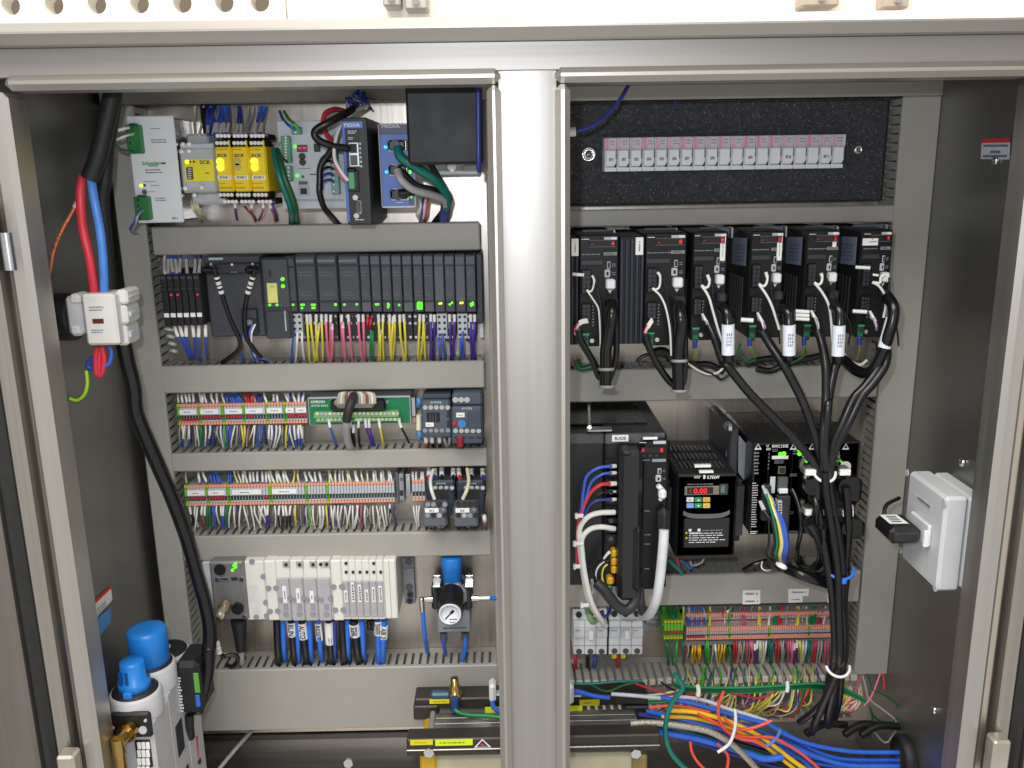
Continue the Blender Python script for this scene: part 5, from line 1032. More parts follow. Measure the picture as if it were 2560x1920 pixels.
for k,(lab, pts, off) in enumerate(bcab):
    e_ = ends[k % 5]
    yk = YBn+(.006 if k % 2 else -.004)
    lo = [(f_,u,v,yk) for (f_,u,v,_) in low(off)]
    o = thick(lab, pts+lo+[(e_[0],e_[1]+off*14,e_[2]-40,1.15),(e_[0],e_[1]+off*14-30*(k%3),e_[2]+40,1.19)], .0100, M('171618', .28, 0, .2, 50), 9, 'cable', None, 5)
    if k not in (): # printed legend along the cable
        a, b2 = pt(*pts[-4]), pt(*pts[-3]); m = MB(); v_ = (b2-a); nrm_ = v_.cross(Vector((0,1,0))).normalized()
        for j in range(7):
            c0 = a+v_*(j/7); c1 = a+v_*((j+.55)/7); off_ = Vector((0,-.0053,0)); m.add([c0+off_-nrm_*.0005,c1+off_-nrm_*.0005,c1+off_+nrm_*.0005,c0+off_+nrm_*.0005], [(0,1,2,3)], INKG)
        build('print', m, o)
thick('extra black cable running down in the middle of the tied bundle', [(U,870,600,YBn-.012)]+[(f_,u,v,YBn-.013) for (f_,u,v,_) in low(.2)]+[(Wz,1620,60,1.13),(Wz,1600,200,1.15),(Wz,1580,330,1.19)], .0092)
thick('extra black cable running down the right side of the tied bundle', [(U,960,560,YBn+.006),(U,985,760,YBn+.012)]+[(f_,u,v,YBn+.012) for (f_,u,v,_) in low(1.5)[1:]]+[(Wz,1640,90,1.15),(Wz,1630,210,1.17),(Wz,1600,330,1.2)], .0090)
thick('black branch cable leaving the foot of the tied bundle to the left', [(Wz,1590,100,1.13),(Wz,1560,190,1.135),(Wz,1480,280,1.15),(Wz,1390,350,1.17)], .0085)
for k,(f,u,v,rx,col,lab) in enumerate(((U,866,598,.0145,WHITE,'white cable tie gathering the black cables at the top of the bundle'),(U,995,1395,.0185,WC['bright blue'],'blue cable tie around the middle of the black bundle'),(P,1358,1035,.0165,WHITE,'white cable tie around the foot of the black bundle'))):
    p = pt(f, u, v, YBn); pts = []
    for j in range(17):
        a = -math.pi+j*math.pi/16*1.0; pts.append(p+Vector((rx*math.cos(a), rx*.75*math.sin(a), -.010*abs(math.sin(a)))))
    m = MB(); m.tube([Vector(q_) for q_ in pts], .0021, col, 8, 2)
    if k == 1: m.box(p.x-.003, p.x+.004, p.y-rx*.8-.003, p.y-rx*.8+.003, p.z-.016, p.z-.009, col, .001)
    build('cable_tie', m, None, lab, 'cable tie')
for k,(d, f, wp) in enumerate(((d3,R,[(1320,505),(1340,560),(1330,610),(1300,625),(1268,605),(1330,700),(1370,830),(1420,1010),(1480,1200),(1510,1300)]),(d4,Sz,[(385,480),(400,540),(385,595),(355,610),(325,595),(390,690),(440,790),(480,910),(510,1010)]),
        (d5,Sz,[(895,490),(905,530),(895,580),(865,595),(835,580),(900,660),(960,770),(985,900),(1000,1120)]),(d6,Sz,[(1480,500),(1445,530),(1440,575),(1410,580),(1370,575),(1430,610),(1480,690),(1490,790),(1470,900)]))):
    nm = names[k+2]
    wire('wire', [(f,u,v,1.148) for u,v in wp], .0030, WC['white'], 'white wire looping down the front of the %s servo drive' % nm, 'wire', None, [(0,.12)])
    u0,v0 = wp[0]
    wire('wire', [(f,u0+40,v0+30,1.152),(f,u0+(150 if k == 2 else 60),v0+250,1.15),(f,u0+(270 if k == 2 else 110),v0+480,1.15),(f,(u0+(250 if k == 2 else 130)),v0+660,1.16)], .002, WC['black'], 'thin black wire hanging beside the white one at the %s servo drive' % nm, 'wire')
for k,(f,u,v,cols) in enumerate(((R,1275,870,('grey','red','white')),(Sz,310,860,('white','red','blue','grey')),(Sz,805,840,('grey','red','white')),(Sz,1345,845,('grey','white','red','dark blue')))):
    for j,c in enumerate(cols):
        wire('wire', [(f,u+j*4,v+j*18,1.16),(f,u+25+j*8,v+45+j*12,1.152),(f,u+50+j*6,v+110+j*8,1.15),(f,u+65,v+170,1.152)], .0026, WC[c], '%s wire at the lower connector of the %s servo drive' % (c, names[k+2]), 'wire', None, [(0,.45)])
for k,(f,u0,v0,u1,v1,lab) in enumerate(((R,80,483,185,515,'white tag sticking out of the first servo drive at mid height'),(Sz,155,898,270,940,'white tag sticking out left of the fourth servo drive'),(Sz,660,822,785,858,'upper white tag left of the fifth servo drive, topmost of three'),(Sz,660,860,785,892,'middle white tag left of the fifth servo drive'),
        (Sz,660,894,785,926,'lowest white tag left of the fifth servo drive'),(Sz,1212,418,1345,450,'white tag crossing the left edge of the last servo drive at mid height'),(Sz,1185,822,1315,858,'lower white tag left of the last servo drive'),(Sz,1372,492,1425,515,'short white tag beside the white plug of the last servo drive'))):
    a, b2 = pt(f,u0,(v0+v1)/2,1.158), pt(f,u1,(v0+v1)/2+8,1.155); r_ = abs(pt(f,u0,v0,1.158).z-pt(f,u0,v1,1.158).z)/2; m = MB(); m.cyl(a, b2-a, r_, (b2-a).length, SLV, 10); build('wire_tag', m, None, lab, 'wire tag', 'white wire tags on the drives')
# earth wires from drives 3-6
for k,(f,u,v) in enumerate(((R,1205,1110),(Sz,235,1090),(Sz,738,1085),(Sz,1248,1080))):
    p0 = pt(f,u,v,1.166); p1 = pt(f,u,v+75,1.168)
    o = wire('earth_wire', [p0, p1, pt(f,u+(35 if k == 1 else -5),v+130,1.19), pt(f,u+(60 if k == 1 else -25),v+200,1.24)], .0024, M('a8c428',.4), 'green yellow earth wire below the %s servo drive' % names[k+2], 'wire', 'earth wires of the drives')
    m = MB(); m.cyl(p0, p1-p0, .0032, (p1-p0).length*.9, M('2a3c8c',.4), 10); build('blue_ferrule', m, o)
for k,(f,pts,r,c,lab) in enumerate(((R,[(830,1230),(950,1250),(1150,1330),(1330,1330),(1470,1400)],.008,'black','black cable lying behind the second and third servo drive cables'),(R,[(1140,1320),(1230,1380),(1340,1420),(1440,1390),(1540,1260)],.003,'white','white wire sagging below the third servo drive'),
        (R,[(1190,1300),(1250,1370),(1390,1430),(1450,1470),(1530,1420)],.0035,'black','thin black wire sagging over the duct below the third servo drive'),(R,[(120,1290),(150,1370),(250,1350),(300,1320)],.007,'dark green','dark green cable curled below the first servo drive'),
        (Sz,[(200,1330),(330,1290),(480,1280),(620,1330)],.008,'black','black cable lying on the duct below the fourth servo drive'),(Sz,[(300,1370),(420,1390),(530,1350),(640,1310),(760,1280),(900,1250)],.008,'black','black cable lying on the duct below the fifth servo drive'),
        (Sz,[(150,1140),(140,1210),(210,1300),(290,1290)],.0035,'dark green','thin green wire curling below the fourth servo drive'),(Sz,[(620,1320),(700,1280),(750,1240),(735,1160)],.003,'dark green','thin green wire curling below the fifth servo drive'),
        (Sz,[(1100,1220),(1150,1290),(1250,1335),(1320,1290)],.0036,'white','white wire sagging below the last servo drive'),(R,[(670,1310),(720,1260),(780,1240),(830,1230)],.0045,'black','stiff black cable end left of the second servo drive cables'),
        (R,[(820,1225),(900,1210),(960,1240),(985,1290)],.011,'black','thick black cable arching behind the second servo drive cables'))):
    wire('cable', [(f,u,v,1.225 if r > .004 else 1.21) for u,v in pts], r, WC[c], lab, 'cable' if r > .004 else 'wire', None, [], 8)
# ================================================================ large drive, small inverter, motion controller
BIG = M('222326', .34, 0, .12, 70)
d = Dev('large_servo_drive', 'big black servo drive with tag reading BLADE beside the centre post', 'servo drive', T, 290, 295, 722, 1395, 1.135)
d.body('housing', M('1c1d20',.38,0,.1,60), .003)
m = MB(); q = rect(T, 20, 300, 288, 1385, 1.145); m.box(q[0], q[1], 1.145, YP-.004, q[2], q[3], BIG, .003); lb = build('left_body', m, d.e)
m = MB(); q = rect(T, 46, 300, 286, 370, 1.1435); m.box(q[0], q[1], 1.1435, 1.146, q[2], q[3], M('4a4c50',.35), .0005); build('grey_band', m, lb)
d.box('chrome_band', d.r(292,296,722,368), .001, M('6d7076',.24,.8,.1,40), None, .001)
t = d.box('paper_tag', d.r(342,305,460,352), .002, PAPER, None, .0003); d.text('BLADE', d.r(362,316,442,340), M('6a6a6c',.5), .0024, 0, t)
m = MB(); z = d.z1+.0008; m.box(d.x0-.05, d.x1-.02, 1.18, 1.29, z-.001, z+.0012, BLACKG, .0003); build('top_plate', m, d.e)
a = Vector((pt(T,185,270,1.145).x, 1.15, z+.004)); b2 = Vector((pt(T,130,100,1.29).x+.01, 1.29, z+.004)); m = MB(); m.tube([a, a.lerp(b2,.5), b2], .003, CHROME, 8, 2); m.box(a.x-.004, a.x+.03, 1.137, 1.155, z+.001, z+.004, GAL, .001); build('top_strut', m, d.e)
d.box('terminal_cover', d.r(372,375,535,1430), .03, M('202124',.3,0,.1,60), .034, .006); d.box('cover_step', d.r(395,370,458,398), .034, CHAR, .03, .004); d.box('cover_ridge', d.r(470,900,535,1355), .036, M('1a1a1c',.3), .03, .008)
d.box('front_plate', d.r(535,330,735,1390), .012, DRV, .016, .004)
old = d.Yf; d.Yf = old-.012
wn = d.box('display_window', d.r(548,392,722,436), .0012, M('241618',.2), None, .0005); d.text('4', d.r(556,400,572,428), LEDR, .0016, 0, wn, 'digit'); d.text('8', d.r(688,398,706,428), LEDR, .0016, 0, wn, 'digit')
d.lines(d.r(540,355,590,366), 1, INKW, .0008); d.box('badge', d.r(638,350,728,370), .0008, GREYL, None, 0); d.box('paper_strip', d.r(565,322,668,338), .001, PAPER, None, 0); d.lines(d.r(545,482,640,490), 1, INKG, .0008, None, 1, 'print', .9); d.box('grey_print', d.r(630,478,728,498), .0008, GREYM, None, 0)
for k in range(3): d.box('button', d.r(556+k*46,445,580+k*46,466), .002, CHAR, None, .0008)
u_ = d.box('usb_port', d.r(668,545,695,582), .002, GREYL, None, .0006); d.box('slot', d.r(675,551,690,577), .0024, INK, None, 0, u_); q_ = d.box('square_port', d.r(654,592,695,642), .002, GREYL, None, .003); d.box('slot', d.r(661,601,688,634), .0024, DRV, None, .002, q_)
d.lines(d.r(706,552,730,574), 2, INKG, .0008); d.lines(d.r(706,610,730,628), 2, INKG, .0008); d.box('white_plug', d.r(668,678,722,745), .014, WHITE, None, .003); d.box('white_plug', d.r(655,652,700,684), .012, WHITE, None, .003); d.dots('arrow_print', [(690,765)], .003, INKW, .001)
d.box('cable_socket', d.r(660,810,745,990), .018, M('2b2c2f',.4), .022, .008)
for v in (845,1015,1082,1258): d.lines(d.r(575,v,620,v+8), 1, INKG, .0008, None, 1, 'print', .9)
d.Yf = old
m = MB()
for v in (530,578,655,712,768,860,918,978,1045):
    p = pt(T, 345, v, 1.131); m.box(p.x-.010, p.x+.008, 1.130, 1.137, p.z-.009, p.z+.009, BLACKG, .001); m.cyl((p.x-.002,1.1302,p.z),(0,-1,0),.0035,.001,GREYD,8)
build('screw_terminals', m, d.e)
for k in range(4): d.box('yellow_plug', d.r(332-(0 if k < 3 else 32),1108+k*58+(0 if k < 3 else 20),370-(0 if k < 3 else 22),1160+k*58+(0 if k < 3 else 20)), .012, M('e8b818',.4), .014, .002)
d.box('green_plug', d.r(300,1362,340,1404), .012, M('17794a',.4), .014, .002); d.box('red_key', d.r(346,1312,358,1345), .010, REDD, .012, .001)
big_w = [('blue',530,[(240,545),(165,600),(140,700),(125,860)],.0036,'uppermost blue'),('blue',578,[(270,590),(200,640),(165,730),(135,860)],.0032,'second blue'),('red',655,[(260,665),(190,720),(135,830),(105,930),(95,1100),(95,1230)],.0044,'thick red'),
  ('black',712,[(260,725),(200,770),(160,840)],.002,'thin black'),('dark blue',768,[(240,775),(185,810),(150,880),(115,950)],.0032,'lowest dark blue')]
for c,v,pts,r,nm in big_w: wire('wire', [(T,370,v,1.120),(T,318,v+2,1.115)]+[(T,a,b_,1.112) for a,b_ in pts]+[(T,pts[-1][0]-3,pts[-1][1]+20,1.118)], r, WC[c], '%s wire curving left out of the big servo drive' % nm, 'wire', None, [(0,.1)], 8)
wire('cable', [(T,362,860,1.120),(T,250,865,1.112),(T,170,895,1.108),(T,115,970,1.106),(T,112,1080,1.106),(T,135,1280,1.106),(T,175,1480,1.11),(T,240,1600,1.125),(T,290,1650,1.15)], .0062, WC['white'], 'outer thick white cable arching out of the big servo drive down to the breakers', 'cable', None, [], 10)
wire('cable', [(T,362,978,1.120),(T,260,965,1.112),(T,180,985,1.108),(T,128,1050,1.104),(T,130,1150,1.102),(T,150,1310,1.102),(T,195,1500,1.106),(T,260,1620,1.122),(T,300,1670,1.15)], .0062, WC['white'], 'inner thick white cable arching out of the big servo drive down to the breakers', 'cable', None, [], 10)
for k,(u,v,r_) in enumerate(((112,885,.008),(105,1084,.010),(95,1248,.007),(150,1525,.008))):
    p = pt(T,u,v,1.099); m = MB(); m.cyl(p+Vector((-r_*.6,0,0)), (1,0,0), .003, 1.2*r_, WHITE, 10); m.box(p.x-r_*.8, p.x-r_*.3, p.y-.004, p.y+.003, p.z-.0035, p.z+.0035, WHITE, .001); build('cable_tie', m, None, 'small white cable tie on the cables of the big servo drive, %s from the top' % ORD[k], 'cable tie', 'small white cable ties of the big drive')
wire('cable', [(T,715,985,1.098),(T,712,1060,1.095),(T,700,1200,1.095),(T,680,1380,1.098),(T,655,1500,1.105),(T,610,1590,1.13),(T,560,1600,1.17)], .0112, M('d4d6da',.4), 'thick pale grey cable hanging from the front of the big servo drive', 'cable', None, [], 12)
wire('cable', [(T,230,1360,1.11),(T,290,1420,1.105),(T,370,1520,1.105),(T,440,1560,1.105),(T,500,1510,1.11),(T,515,1400,1.115),(T,510,1250,1.12)], .0125, M('2c2c2e',.45), 'thick black cable bent in a U under the big servo drive', 'cable', None, [], 12)
wire('cable', [(T,540,1390,1.12),(T,545,1480,1.12),(T,560,1570,1.15)], .011, M('35373c',.4), 'dark grey cable right of the U bent cable under the big servo drive', 'cable', None, [], 10)
for k,(c,pts,r) in enumerate((('white',[(330,1140),(300,1170),(285,1195)],.003),('white',[(290,1210),(245,1250),(225,1300),(230,1370)],.003),('yellow',[(310,1230),(280,1260),(270,1320),(285,1380)],.003),('black',[(320,1200),(270,1240),(255,1320),(270,1420)],.005),('black',[(300,1190),(240,1230),(215,1290),(230,1370)],.004),('grey',[(200,1340),(210,1420),(190,1450)],.004))):
    wire('wire', [(T,u,v,1.115) for u,v in pts], r, WC[c], '%s wire at the yellow plugs of the big servo drive, %s of six' % (c, ORD[k]), 'wire', None, [(0,.3)] if c == 'white' else ())
# inverter
d = Dev('inverter', 'small black inverter with red digit display and coloured keys', 'inverter', T, 800, 590, 1232, 1180, 1.165)
d.body('housing', BLACKM, .003); d.box('front_cover', (d.x0,d.x1,d.z0,d.z1), 0, BLACK, .006, .003)
m = MB(); 
for k in range(10):
    for j in range(3): m.box(d.x0+.010+k*(d.x1-d.x0-.02)/10, d.x0+.010+(k+.62)*(d.x1-d.x0-.02)/10, 1.19+j*.038, 1.215+j*.038, d.z1-.001, d.z1+.003, M('26282a',.4), .0006)
build('vent_grille', m, d.e)
for s_ in (0, 1):
    for k in range(28):
        m = MB(); zc = d.z1-.03-k*(d.z1-d.z0-.05)/28; xx = d.x0-.018 if s_ == 0 else d.x1+.001
        m.box(xx, xx+.016, 1.19, 1.24, zc-.0016, zc+.0016, M('34363a',.4), 0)
        if k == 0: f_ = build('cooling_fin', m, d.e); z00 = zc
        else: inst(f_, WL[f_]+Vector((0,0,zc-z00)), d.e)
    xx = d.x0-.016 if s_ == 0 else d.x1+.002; m = MB(); m.box(xx, xx+.013, 1.195, YP-.01, d.z0+.01, d.z1-.02, BLACKM, .001); build('side_body', m, d.e)
d.box('paper_strip', d.r(940,530,1056,546), -.004, PAPER, .006, 0); d.box('paper_strip', d.r(968,565,1068,578), .001, PAPER, .006, 0)
d.lines(d.r(930,596,985,618), 2, INKW, .0006); d.text('0.75kW', d.r(1022,597,1112,620), INKW, .0006); d.box('mark', d.r(996,595,1010,620), .0006, INKW, None, 0); d.lines(d.r(880,652,1100,664), 1, INKG, .0006)
pn = d.box('display_panel', d.r(862,672,1172,736), .001, M('7b7468',.4), None, .001); d.box('display_window', d.r(880,680,1065,727), .0016, M('2a1012',.2), None, .0003, pn); d.text('0.00', d.r(925,684,1022,723), LEDR, .002, 0, pn, 'digits'); d.text('8', d.r(893,686,912,722), M('4c4a3c',.4), .002, 0, pn, 'digits'); d.box('rj_port', d.r(1108,655,1172,733), .003, M('2a3a38',.4), None, .001); d.box('port_hole', d.r(1118,662,1146,715), .0035, M('58706a',.4), None, 0)
for k,(c,u,v) in enumerate((('d8dade',875,752),('1f9a62',933,752),('d8b630',992,752),('7aa8e8',875,795),('1f9a62',933,795),('e4c438',992,795))):
    b_ = d.box('key', d.r(u,v,u+52,v+33), .0018, M(c,.45), None, .0006); x = d.r(u+14,v+10,u+38,v+23); 
    if k in (1,4):
        m = MB(); y_ = d.Yf-.0022; m.add([(x[0],y_,x[2]),(x[1],y_,x[2]),((x[0]+x[1])/2,y_,x[3])] if k == 1 else [(x[0],y_,x[3]),(x[1],y_,x[3]),((x[0]+x[1])/2,y_,x[2])], [(0,1,2)], WHITE); build('arrow', m, b_)
    elif k != 3: d.lines(x, 1, INKG, .0022, b_)
m = MB(); n_ = 14; x0,x1,z0,z1 = d.r(848,838,1180,898)
vs = []
for k in range(n_+1):
    t = k/n_; e_ = (2*t-1)**4; xx = x0+t*(x1-x0); vs += [(xx, d.Yf-.004, z1-(1-e_)*(z1-z0)*.45), (xx, d.Yf-.004, z0+e_*(z1-z0)*.5)]
m.add(vs, [(2*k,2*k+1,2*k+3,2*k+2) for k in range(n_)], M('5c5f63',.4)); build('grey_brow', m, d.e)
d.box('lower_cover', d.r(850,900,1182,1110), .003, M('1d1d1f',.38), None, .002)
d.box('mark', d.r(888,974,908,990), .0036, INKW, None, 0); d.box('mark', d.r(952,972,972,990), .0036, INKW, None, 0); d.lines(d.r(985,974,1150,990), 1, INKG, .0036); d.text('WARNING', d.r(890,995,970,1010), INKW, .0036); d.lines(d.r(890,995,1165,1075), 5, INKW, .0034, None, .95, 'print', .3)
for v in (1005,1042):
    x0,x1,z0,z1 = d.r(862,v-14,882,v); m = MB(); m.add([(x0,d.Yf-.0036,z0),(x1,d.Yf-.0036,z0),((x0+x1)/2,d.Yf-.0036,z1)], [(0,1,2)], M('e4cc30',.5)); build('warning_mark', m, d.e)
for k,(c,pts) in enumerate((('teal',[(745,1190),(780,1230),(830,1275),(840,1300)]),('red',[(810,1180),(815,1220),(830,1260)]),('blue',[(830,1200),(870,1230),(900,1260),(930,1230)]),('grey',[(900,1210),(920,1240),(980,1220),(1000,1190)]),('black',[(740,1260),(800,1290),(870,1290)]))):
    wire('wire', [(T,u,v,1.25) for u,v in pts], .003 if c != 'teal' else .007, WC[c], '%s wire bunched under the small inverter' % c, 'wire')
# motion controller
d = Dev('motion_controller', 'wide black motion controller with white warning triangles and green lamps', 'control module', U, 262, 350, 1140, 1112, 1.165)
d.body('housing', BLACKG, .003); d.box('front_panel', (d.x0,d.x1,d.z0,d.z1), 0, BLACK, .006, .0015)
m = MB()
for k in range(8): m.box(d.x0+.02+k*.018, d.x0+.030+k*.018, 1.25, 1.26, d.z1-.001, d.z1+.0008, INK, 0)
build('top_slots', m, d.e)
for k in range(3): d.box('module_gap', d.r((390,585,890)[k],352,(392,587,892)[k],1108), .0006, INK, None, 0)
for (u,) in ((315,),(608,),(762,),(893,),(1042,)):
    x0,x1,z0,z1 = d.r(u-30,358,u+30,410); y_ = d.Yf-.0008; m = MB(); m.add([(x0,y_,z0),(x1,y_,z0),((x0+x1)/2,y_,z1)], [(0,1,2)], INKW); xm=(x0+x1)/2; m.add([(xm-.0028,y_-.0004,z0+.002),(xm+.0028,y_-.0004,z0+.002),(xm,y_-.0004,z0+.008)], [(0,1,2)], INK); build('warning_triangle', m, d.e)
d.text('RMC150E', d.r(432,368,565,394), INKW, .0008); d.lines(d.r(432,402,500,430), 2, INKG, .0008); d.text('U', d.r(384,368,402,390), INKW, .0008); d.text('I/O', d.r(384,396,420,416), INKW, .0008)
for (u,s0) in ((983,'QUAD'),(690,'QUAD')):
    for k,ch in enumerate(s0): d.text(ch, d.r(u-9,362+k*29,u+9,386+k*29), INKW, .0008)
d.box('white_label', d.r(430,462,565,488), .0008, PAPER, None, 0); d.lines(d.r(450,495,560,528), 2, INKG, .0008); d.dots('led', [(500,447),(530,443),(660,417),(658,445),(955,415),(948,442)], .0030, LEDG)
m = MB()
for k in range(7): lines_mb(m, d.r(280,430+k*28,322,446+k*28), 1, INKG, d.Yf-.0008, 1, .8)
for k in range(19): lines_mb(m, d.r(268-k*.6,682+k*20,312-k*.6,694+k*20), 1, INKW, d.Yf-.0008, 1, .5)
build('print', m, d.e)
d.lines(d.r(398,430,410,580), 5, INKG, .0008); d.lines(d.r(605,410,645,455), 2, INKG, .0008); d.lines(d.r(578,605,640,635), 2, INKG, .0008); d.lines(d.r(560,920,610,945), 2, INKG, .0008); d.lines(d.r(250,1082,312,1112), 2, INKW, .0008); d.lines(d.r(550,1080,650,1108), 2, INKG, .0008)
us = d.box('usb_port', d.r(480,548,543,612), .002, M('8a7c60',.4,.6), None, .0006); d.box('slot', d.r(490,558,534,603), .0024, INK, None, 0, us); rj = d.box('network_port', d.r(472,632,555,725), .006, M('55585c',.4), None, .001); d.box('white_plug', d.r(475,718,548,758), .01, WHITE, None, .001)
d.box('light_bar', d.r(413,635,455,770), .001, M('c8ccd0',.4), None, 0); tb = d.box('terminal_block', d.r(455,775,560,1080), .012, M('35393c',.4), None, .002)
d.dots('contact', [(475,820+k*22) for k in range(8)], .0032, GREYL, .0128, None, tb); d.box('terminal_block', d.r(335,690,405,985), .010, CHAR, None, .002)
for k,(u,v,w) in enumerate(((690,520,1),(975,520,1),(690,850,0),(790,850,0),(1000,860,0))):
    hs_ = d.box('plug_shell', d.r(u-45,v-40,u+40,v+45), .012, M('a8a49c',.3,.9,.1,40), None, .003); d.dots('knob_screw', [(u+20,v-5)], .008, CHROME, .020, None, hs_, 12)
    if k < 4 or True:
        bk = d.box('plug_body', d.r(u-35,v+45,u+110,v+255 if w else v+200), .045, BLACKG, .05, .006); o_ = d.Yf; d.Yf -= .045
        d.box('metal_cap', d.r(u+5,v+45,u+105,v+105), .004, M('ccc9c2',.3,.9,.1,40), .02, .002, bk); d.box('paper_tag', d.r(u+12,v+50,u+98,v+96), .0046, PAPER, None, 0, bk); d.box('chrome_neck', d.r(u+20,v+108,u+100,v+180), .003, CHROME, .02, .005, bk); d.dots('cable_entry', [(u+65,v+185)], .012, BLACKG, .008, None, bk, 14); d.Yf = o_
# bracket left of the controller
d = Dev('corner_bracket', 'dark post with pale angled gusset plates left of the motion controller', 'bracket', U, 75, 240, 150, 700, 1.2); d.body('post', M('3a3e44',.4,.4), .002)
m = MB(); A0, A1, A2, A3 = pt(U,0,400,1.25), pt(U,75,285,1.215), pt(U,75,500,1.215), pt(U,40,480,1.25); m.prism([(A0.x,A0.z),(A1.x,A1.z),(A2.x,A2.z),(A3.x,A3.z)], 1.214, 1.217, M('9aa0a6',.35,.5)); build('gusset', m, d.e)
m = MB(); q_ = [pt(U,150,285,1.205),pt(U,248,400,1.205),pt(U,240,720,1.205),pt(U,150,600,1.205)]; m.prism([(v.x,v.z) for v in q_], 1.204, 1.207, M('8e949a',.35,.5)); build('gusset', m, d.e); m = MB(); q = rect(U,55,205,118,270,1.19); m.box(q[0],q[1],1.19,1.21,q[2],q[3],GAL,.003); build('bolt_head', m, d.e)
gw = [('black',370,430),('green',380,500),('dark green',385,505),('yellow',410,530),('white',400,540),('grey',408,545),('blue',425,565),('blue',440,575),('blue',450,585),('dark blue',455,590),('black',360,480)]
for k,(c,u0,u1) in enumerate(gw):
    v0 = 740+k*14 if c != 'black' else 880
    wire('wire', [(U,u0-30+random.uniform(-8,8),v0-40,1.15),(U,u0+10,v0+50,1.138),(U,u0+(u1-u0)*.55,1000,1.132),(U,u1-25,1180,1.135),(U,u1-40,1300,1.15),(U,530,1385,1.2)], .0030, WC[c], '%s wire in the curved bunch left of the motion controller plugs, %s of eleven' % (c, ORD[k]), 'wire', None, [(0,.16)], 6, 5, None, M('b8b8b8',.45))
for k,(pts,r,lab) in enumerate((([(740,1020,1.10),(790,1090,1.105),(830,1200,1.12),(840,1320,1.14),(760,1400,1.16),(680,1370,1.19),(640,1300,1.2)],.0105,'black cable curling under the lower plug of the motion controller'),([(600,740,1.15),(640,830,1.14),(668,950,1.13),(672,1080,1.13),(645,1220,1.15),(640,1330,1.18)],.0055,'thin black cable hanging from the network port of the motion controller'),
        ([(560,1400,1.16),(680,1450,1.14),(830,1500,1.14),(920,1520,1.15),(900,1420,1.18)],.0135,'thick black cable loop drooping below the motion controller'),([(850,1050,1.11),(860,1200,1.12),(900,1400,1.15),(820,1460,1.17),(640,1440,1.19),(560,1390,1.2)],.011,'second black cable loop behind the drooping one'),
        ([(780,790,1.12),(800,880,1.11),(790,1000,1.115),(830,1150,1.12)],.009,'black cable between the upper and lower plugs of the motion controller'),([(1045,720,1.11),(1060,880,1.11),(1065,1100,1.115),(1050,1300,1.125)],.0095,'black cable hanging from the right plug of the motion controller'),
        ([(200,1410,1.21),(280,1370,1.2),(400,1335,1.2),(460,1350,1.2)],.0075,'dark cable end lying left of the curved wire bunch'))):
    wire('cable', [(U,*p) for p in pts], r, RUB, lab, 'cable', None, [], 10)
m = MB(); q0 = pt(U,505,1385,1.14); m.lathe(q0, (.4,0,1), [(.007,0),(.0085,.001),(.0085,.003),(.007,.004)], WHITE, 16); build('cable_tie', m, None, 'white cable tie at the foot of the curved coloured wire bunch', 'cable tie')
wire('wire', [(U,350,1340,1.19),(U,345,1390,1.18),(U,380,1415,1.18),(U,420,1410,1.19)], .002, WC['white'], 'white looped wire end left of the white cable tie', 'wire')
# paper labels on the right duct
for (u0,v0,u1,v1,lines_,lab) in ((262,165,464,325,('FEED 2','FEED 1'),'white duct label reading FEED 2 and FEED 1'),(788,150,1022,305,('TRANS 1','JUMP'),'white duct label reading TRANS 1 and JUMP'),(1240,148,1440,305,('TRANS 2','WEIGH'),'white duct label partly hidden by the black cable bundle')):
    m = MB(); q = rect(P,u0,v0,u1,(v0+v1)/2-(2 if 'JUMP' in lines_ else 0),YD-.0008); m.box(q[0],q[1],YD-.0008,YD-.0001,q[2]-(.001),q[3],PAPER,0)
    q2 = rect(P,u0,(v0+v1)/2,u1-(70 if 'JUMP' in lines_ else 0),v1,YD-.0007); m.box(q2[0],q2[1],YD-.0007,YD-.00015,q2[2],q2[3],PAPER,0)
    o = build('duct_label', m, None, lab, 'label', 'paper labels on the duct')
    m = MB(); m.text(lines_[0], q[0]+.004, q[1]-.004, q[2]+.0045, q[3]-.004, YD-.0012, INK); m.text(lines_[1], q2[0]+.004, q2[1]-.004, q2[2]+.004, q2[3]-.0055, YD-.0012, INK); build('lettering', m, o)
# ================================================================ breakers and pink terminals, bottom right
for k,(u0,u1,lab) in enumerate(((62,452,'left white three pole circuit breaker beside the centre post'),(470,862,'right white three pole circuit breaker with two yellow tags below'))):
    d = Dev('circuit_breaker', lab, 'circuit breaker', O, u0, 405-k*12, u1, 912-k*6, 1.262, None, 'white circuit breakers')
    d.body('housing', WHITE, .0015, 0, 1.268)
    w = (u1-u0)/3; mid = 60
    for j in range(3):
        a, b_ = u0+j*w+2, u0+(j+1)*w-2
        pl = d.box('pole', d.r(a,520,b_,905), .0, WHITE, .01, .001); d.box('front_step', d.r(a,585,b_,695), .005, M('d6dade',.4), .008, .001, pl); d.dots('screw', [((a+b_)/2,455-k*8)], .0048, INK, -.004, None, pl, 12); d.dots('screw', [((a+b_)/2,868-k*5)], .0048, M('55585c',.4), .001, None, pl, 12); d.box('seam', d.r(a,800-k*4,b_,804-k*4), .0004, GREYD, None, 0, pl)
        if j == 1: d.box('toggle', d.r((a+b_)/2-30,585-k*8,(a+b_)/2+35,692-k*8), .016, PAPER, .018, .002, pl)
        d.lines(d.r(a+20,600,b_-40,620), 1, INKG, .0056, pl)
m = MB(); q = rect(O,445,510,468,910,1.264); m.box(q[0],q[1],1.264,YP,q[2],q[3],BLACK,.001); build('spacer', m, None, 'thin black spacer between the two white circuit breakers', 'spacer')
for k,u in enumerate((535,640)):
    m = MB(); q = rect(O,u-32,900,u+28,955,1.268); m.box(q[0],q[1],1.266,1.28,q[2],q[3],M('d8cc28',.45),.002); build('yellow_tag', m, None, ('left','right')[k]+' yellow tag under the right circuit breaker', 'tag', 'yellow tags')
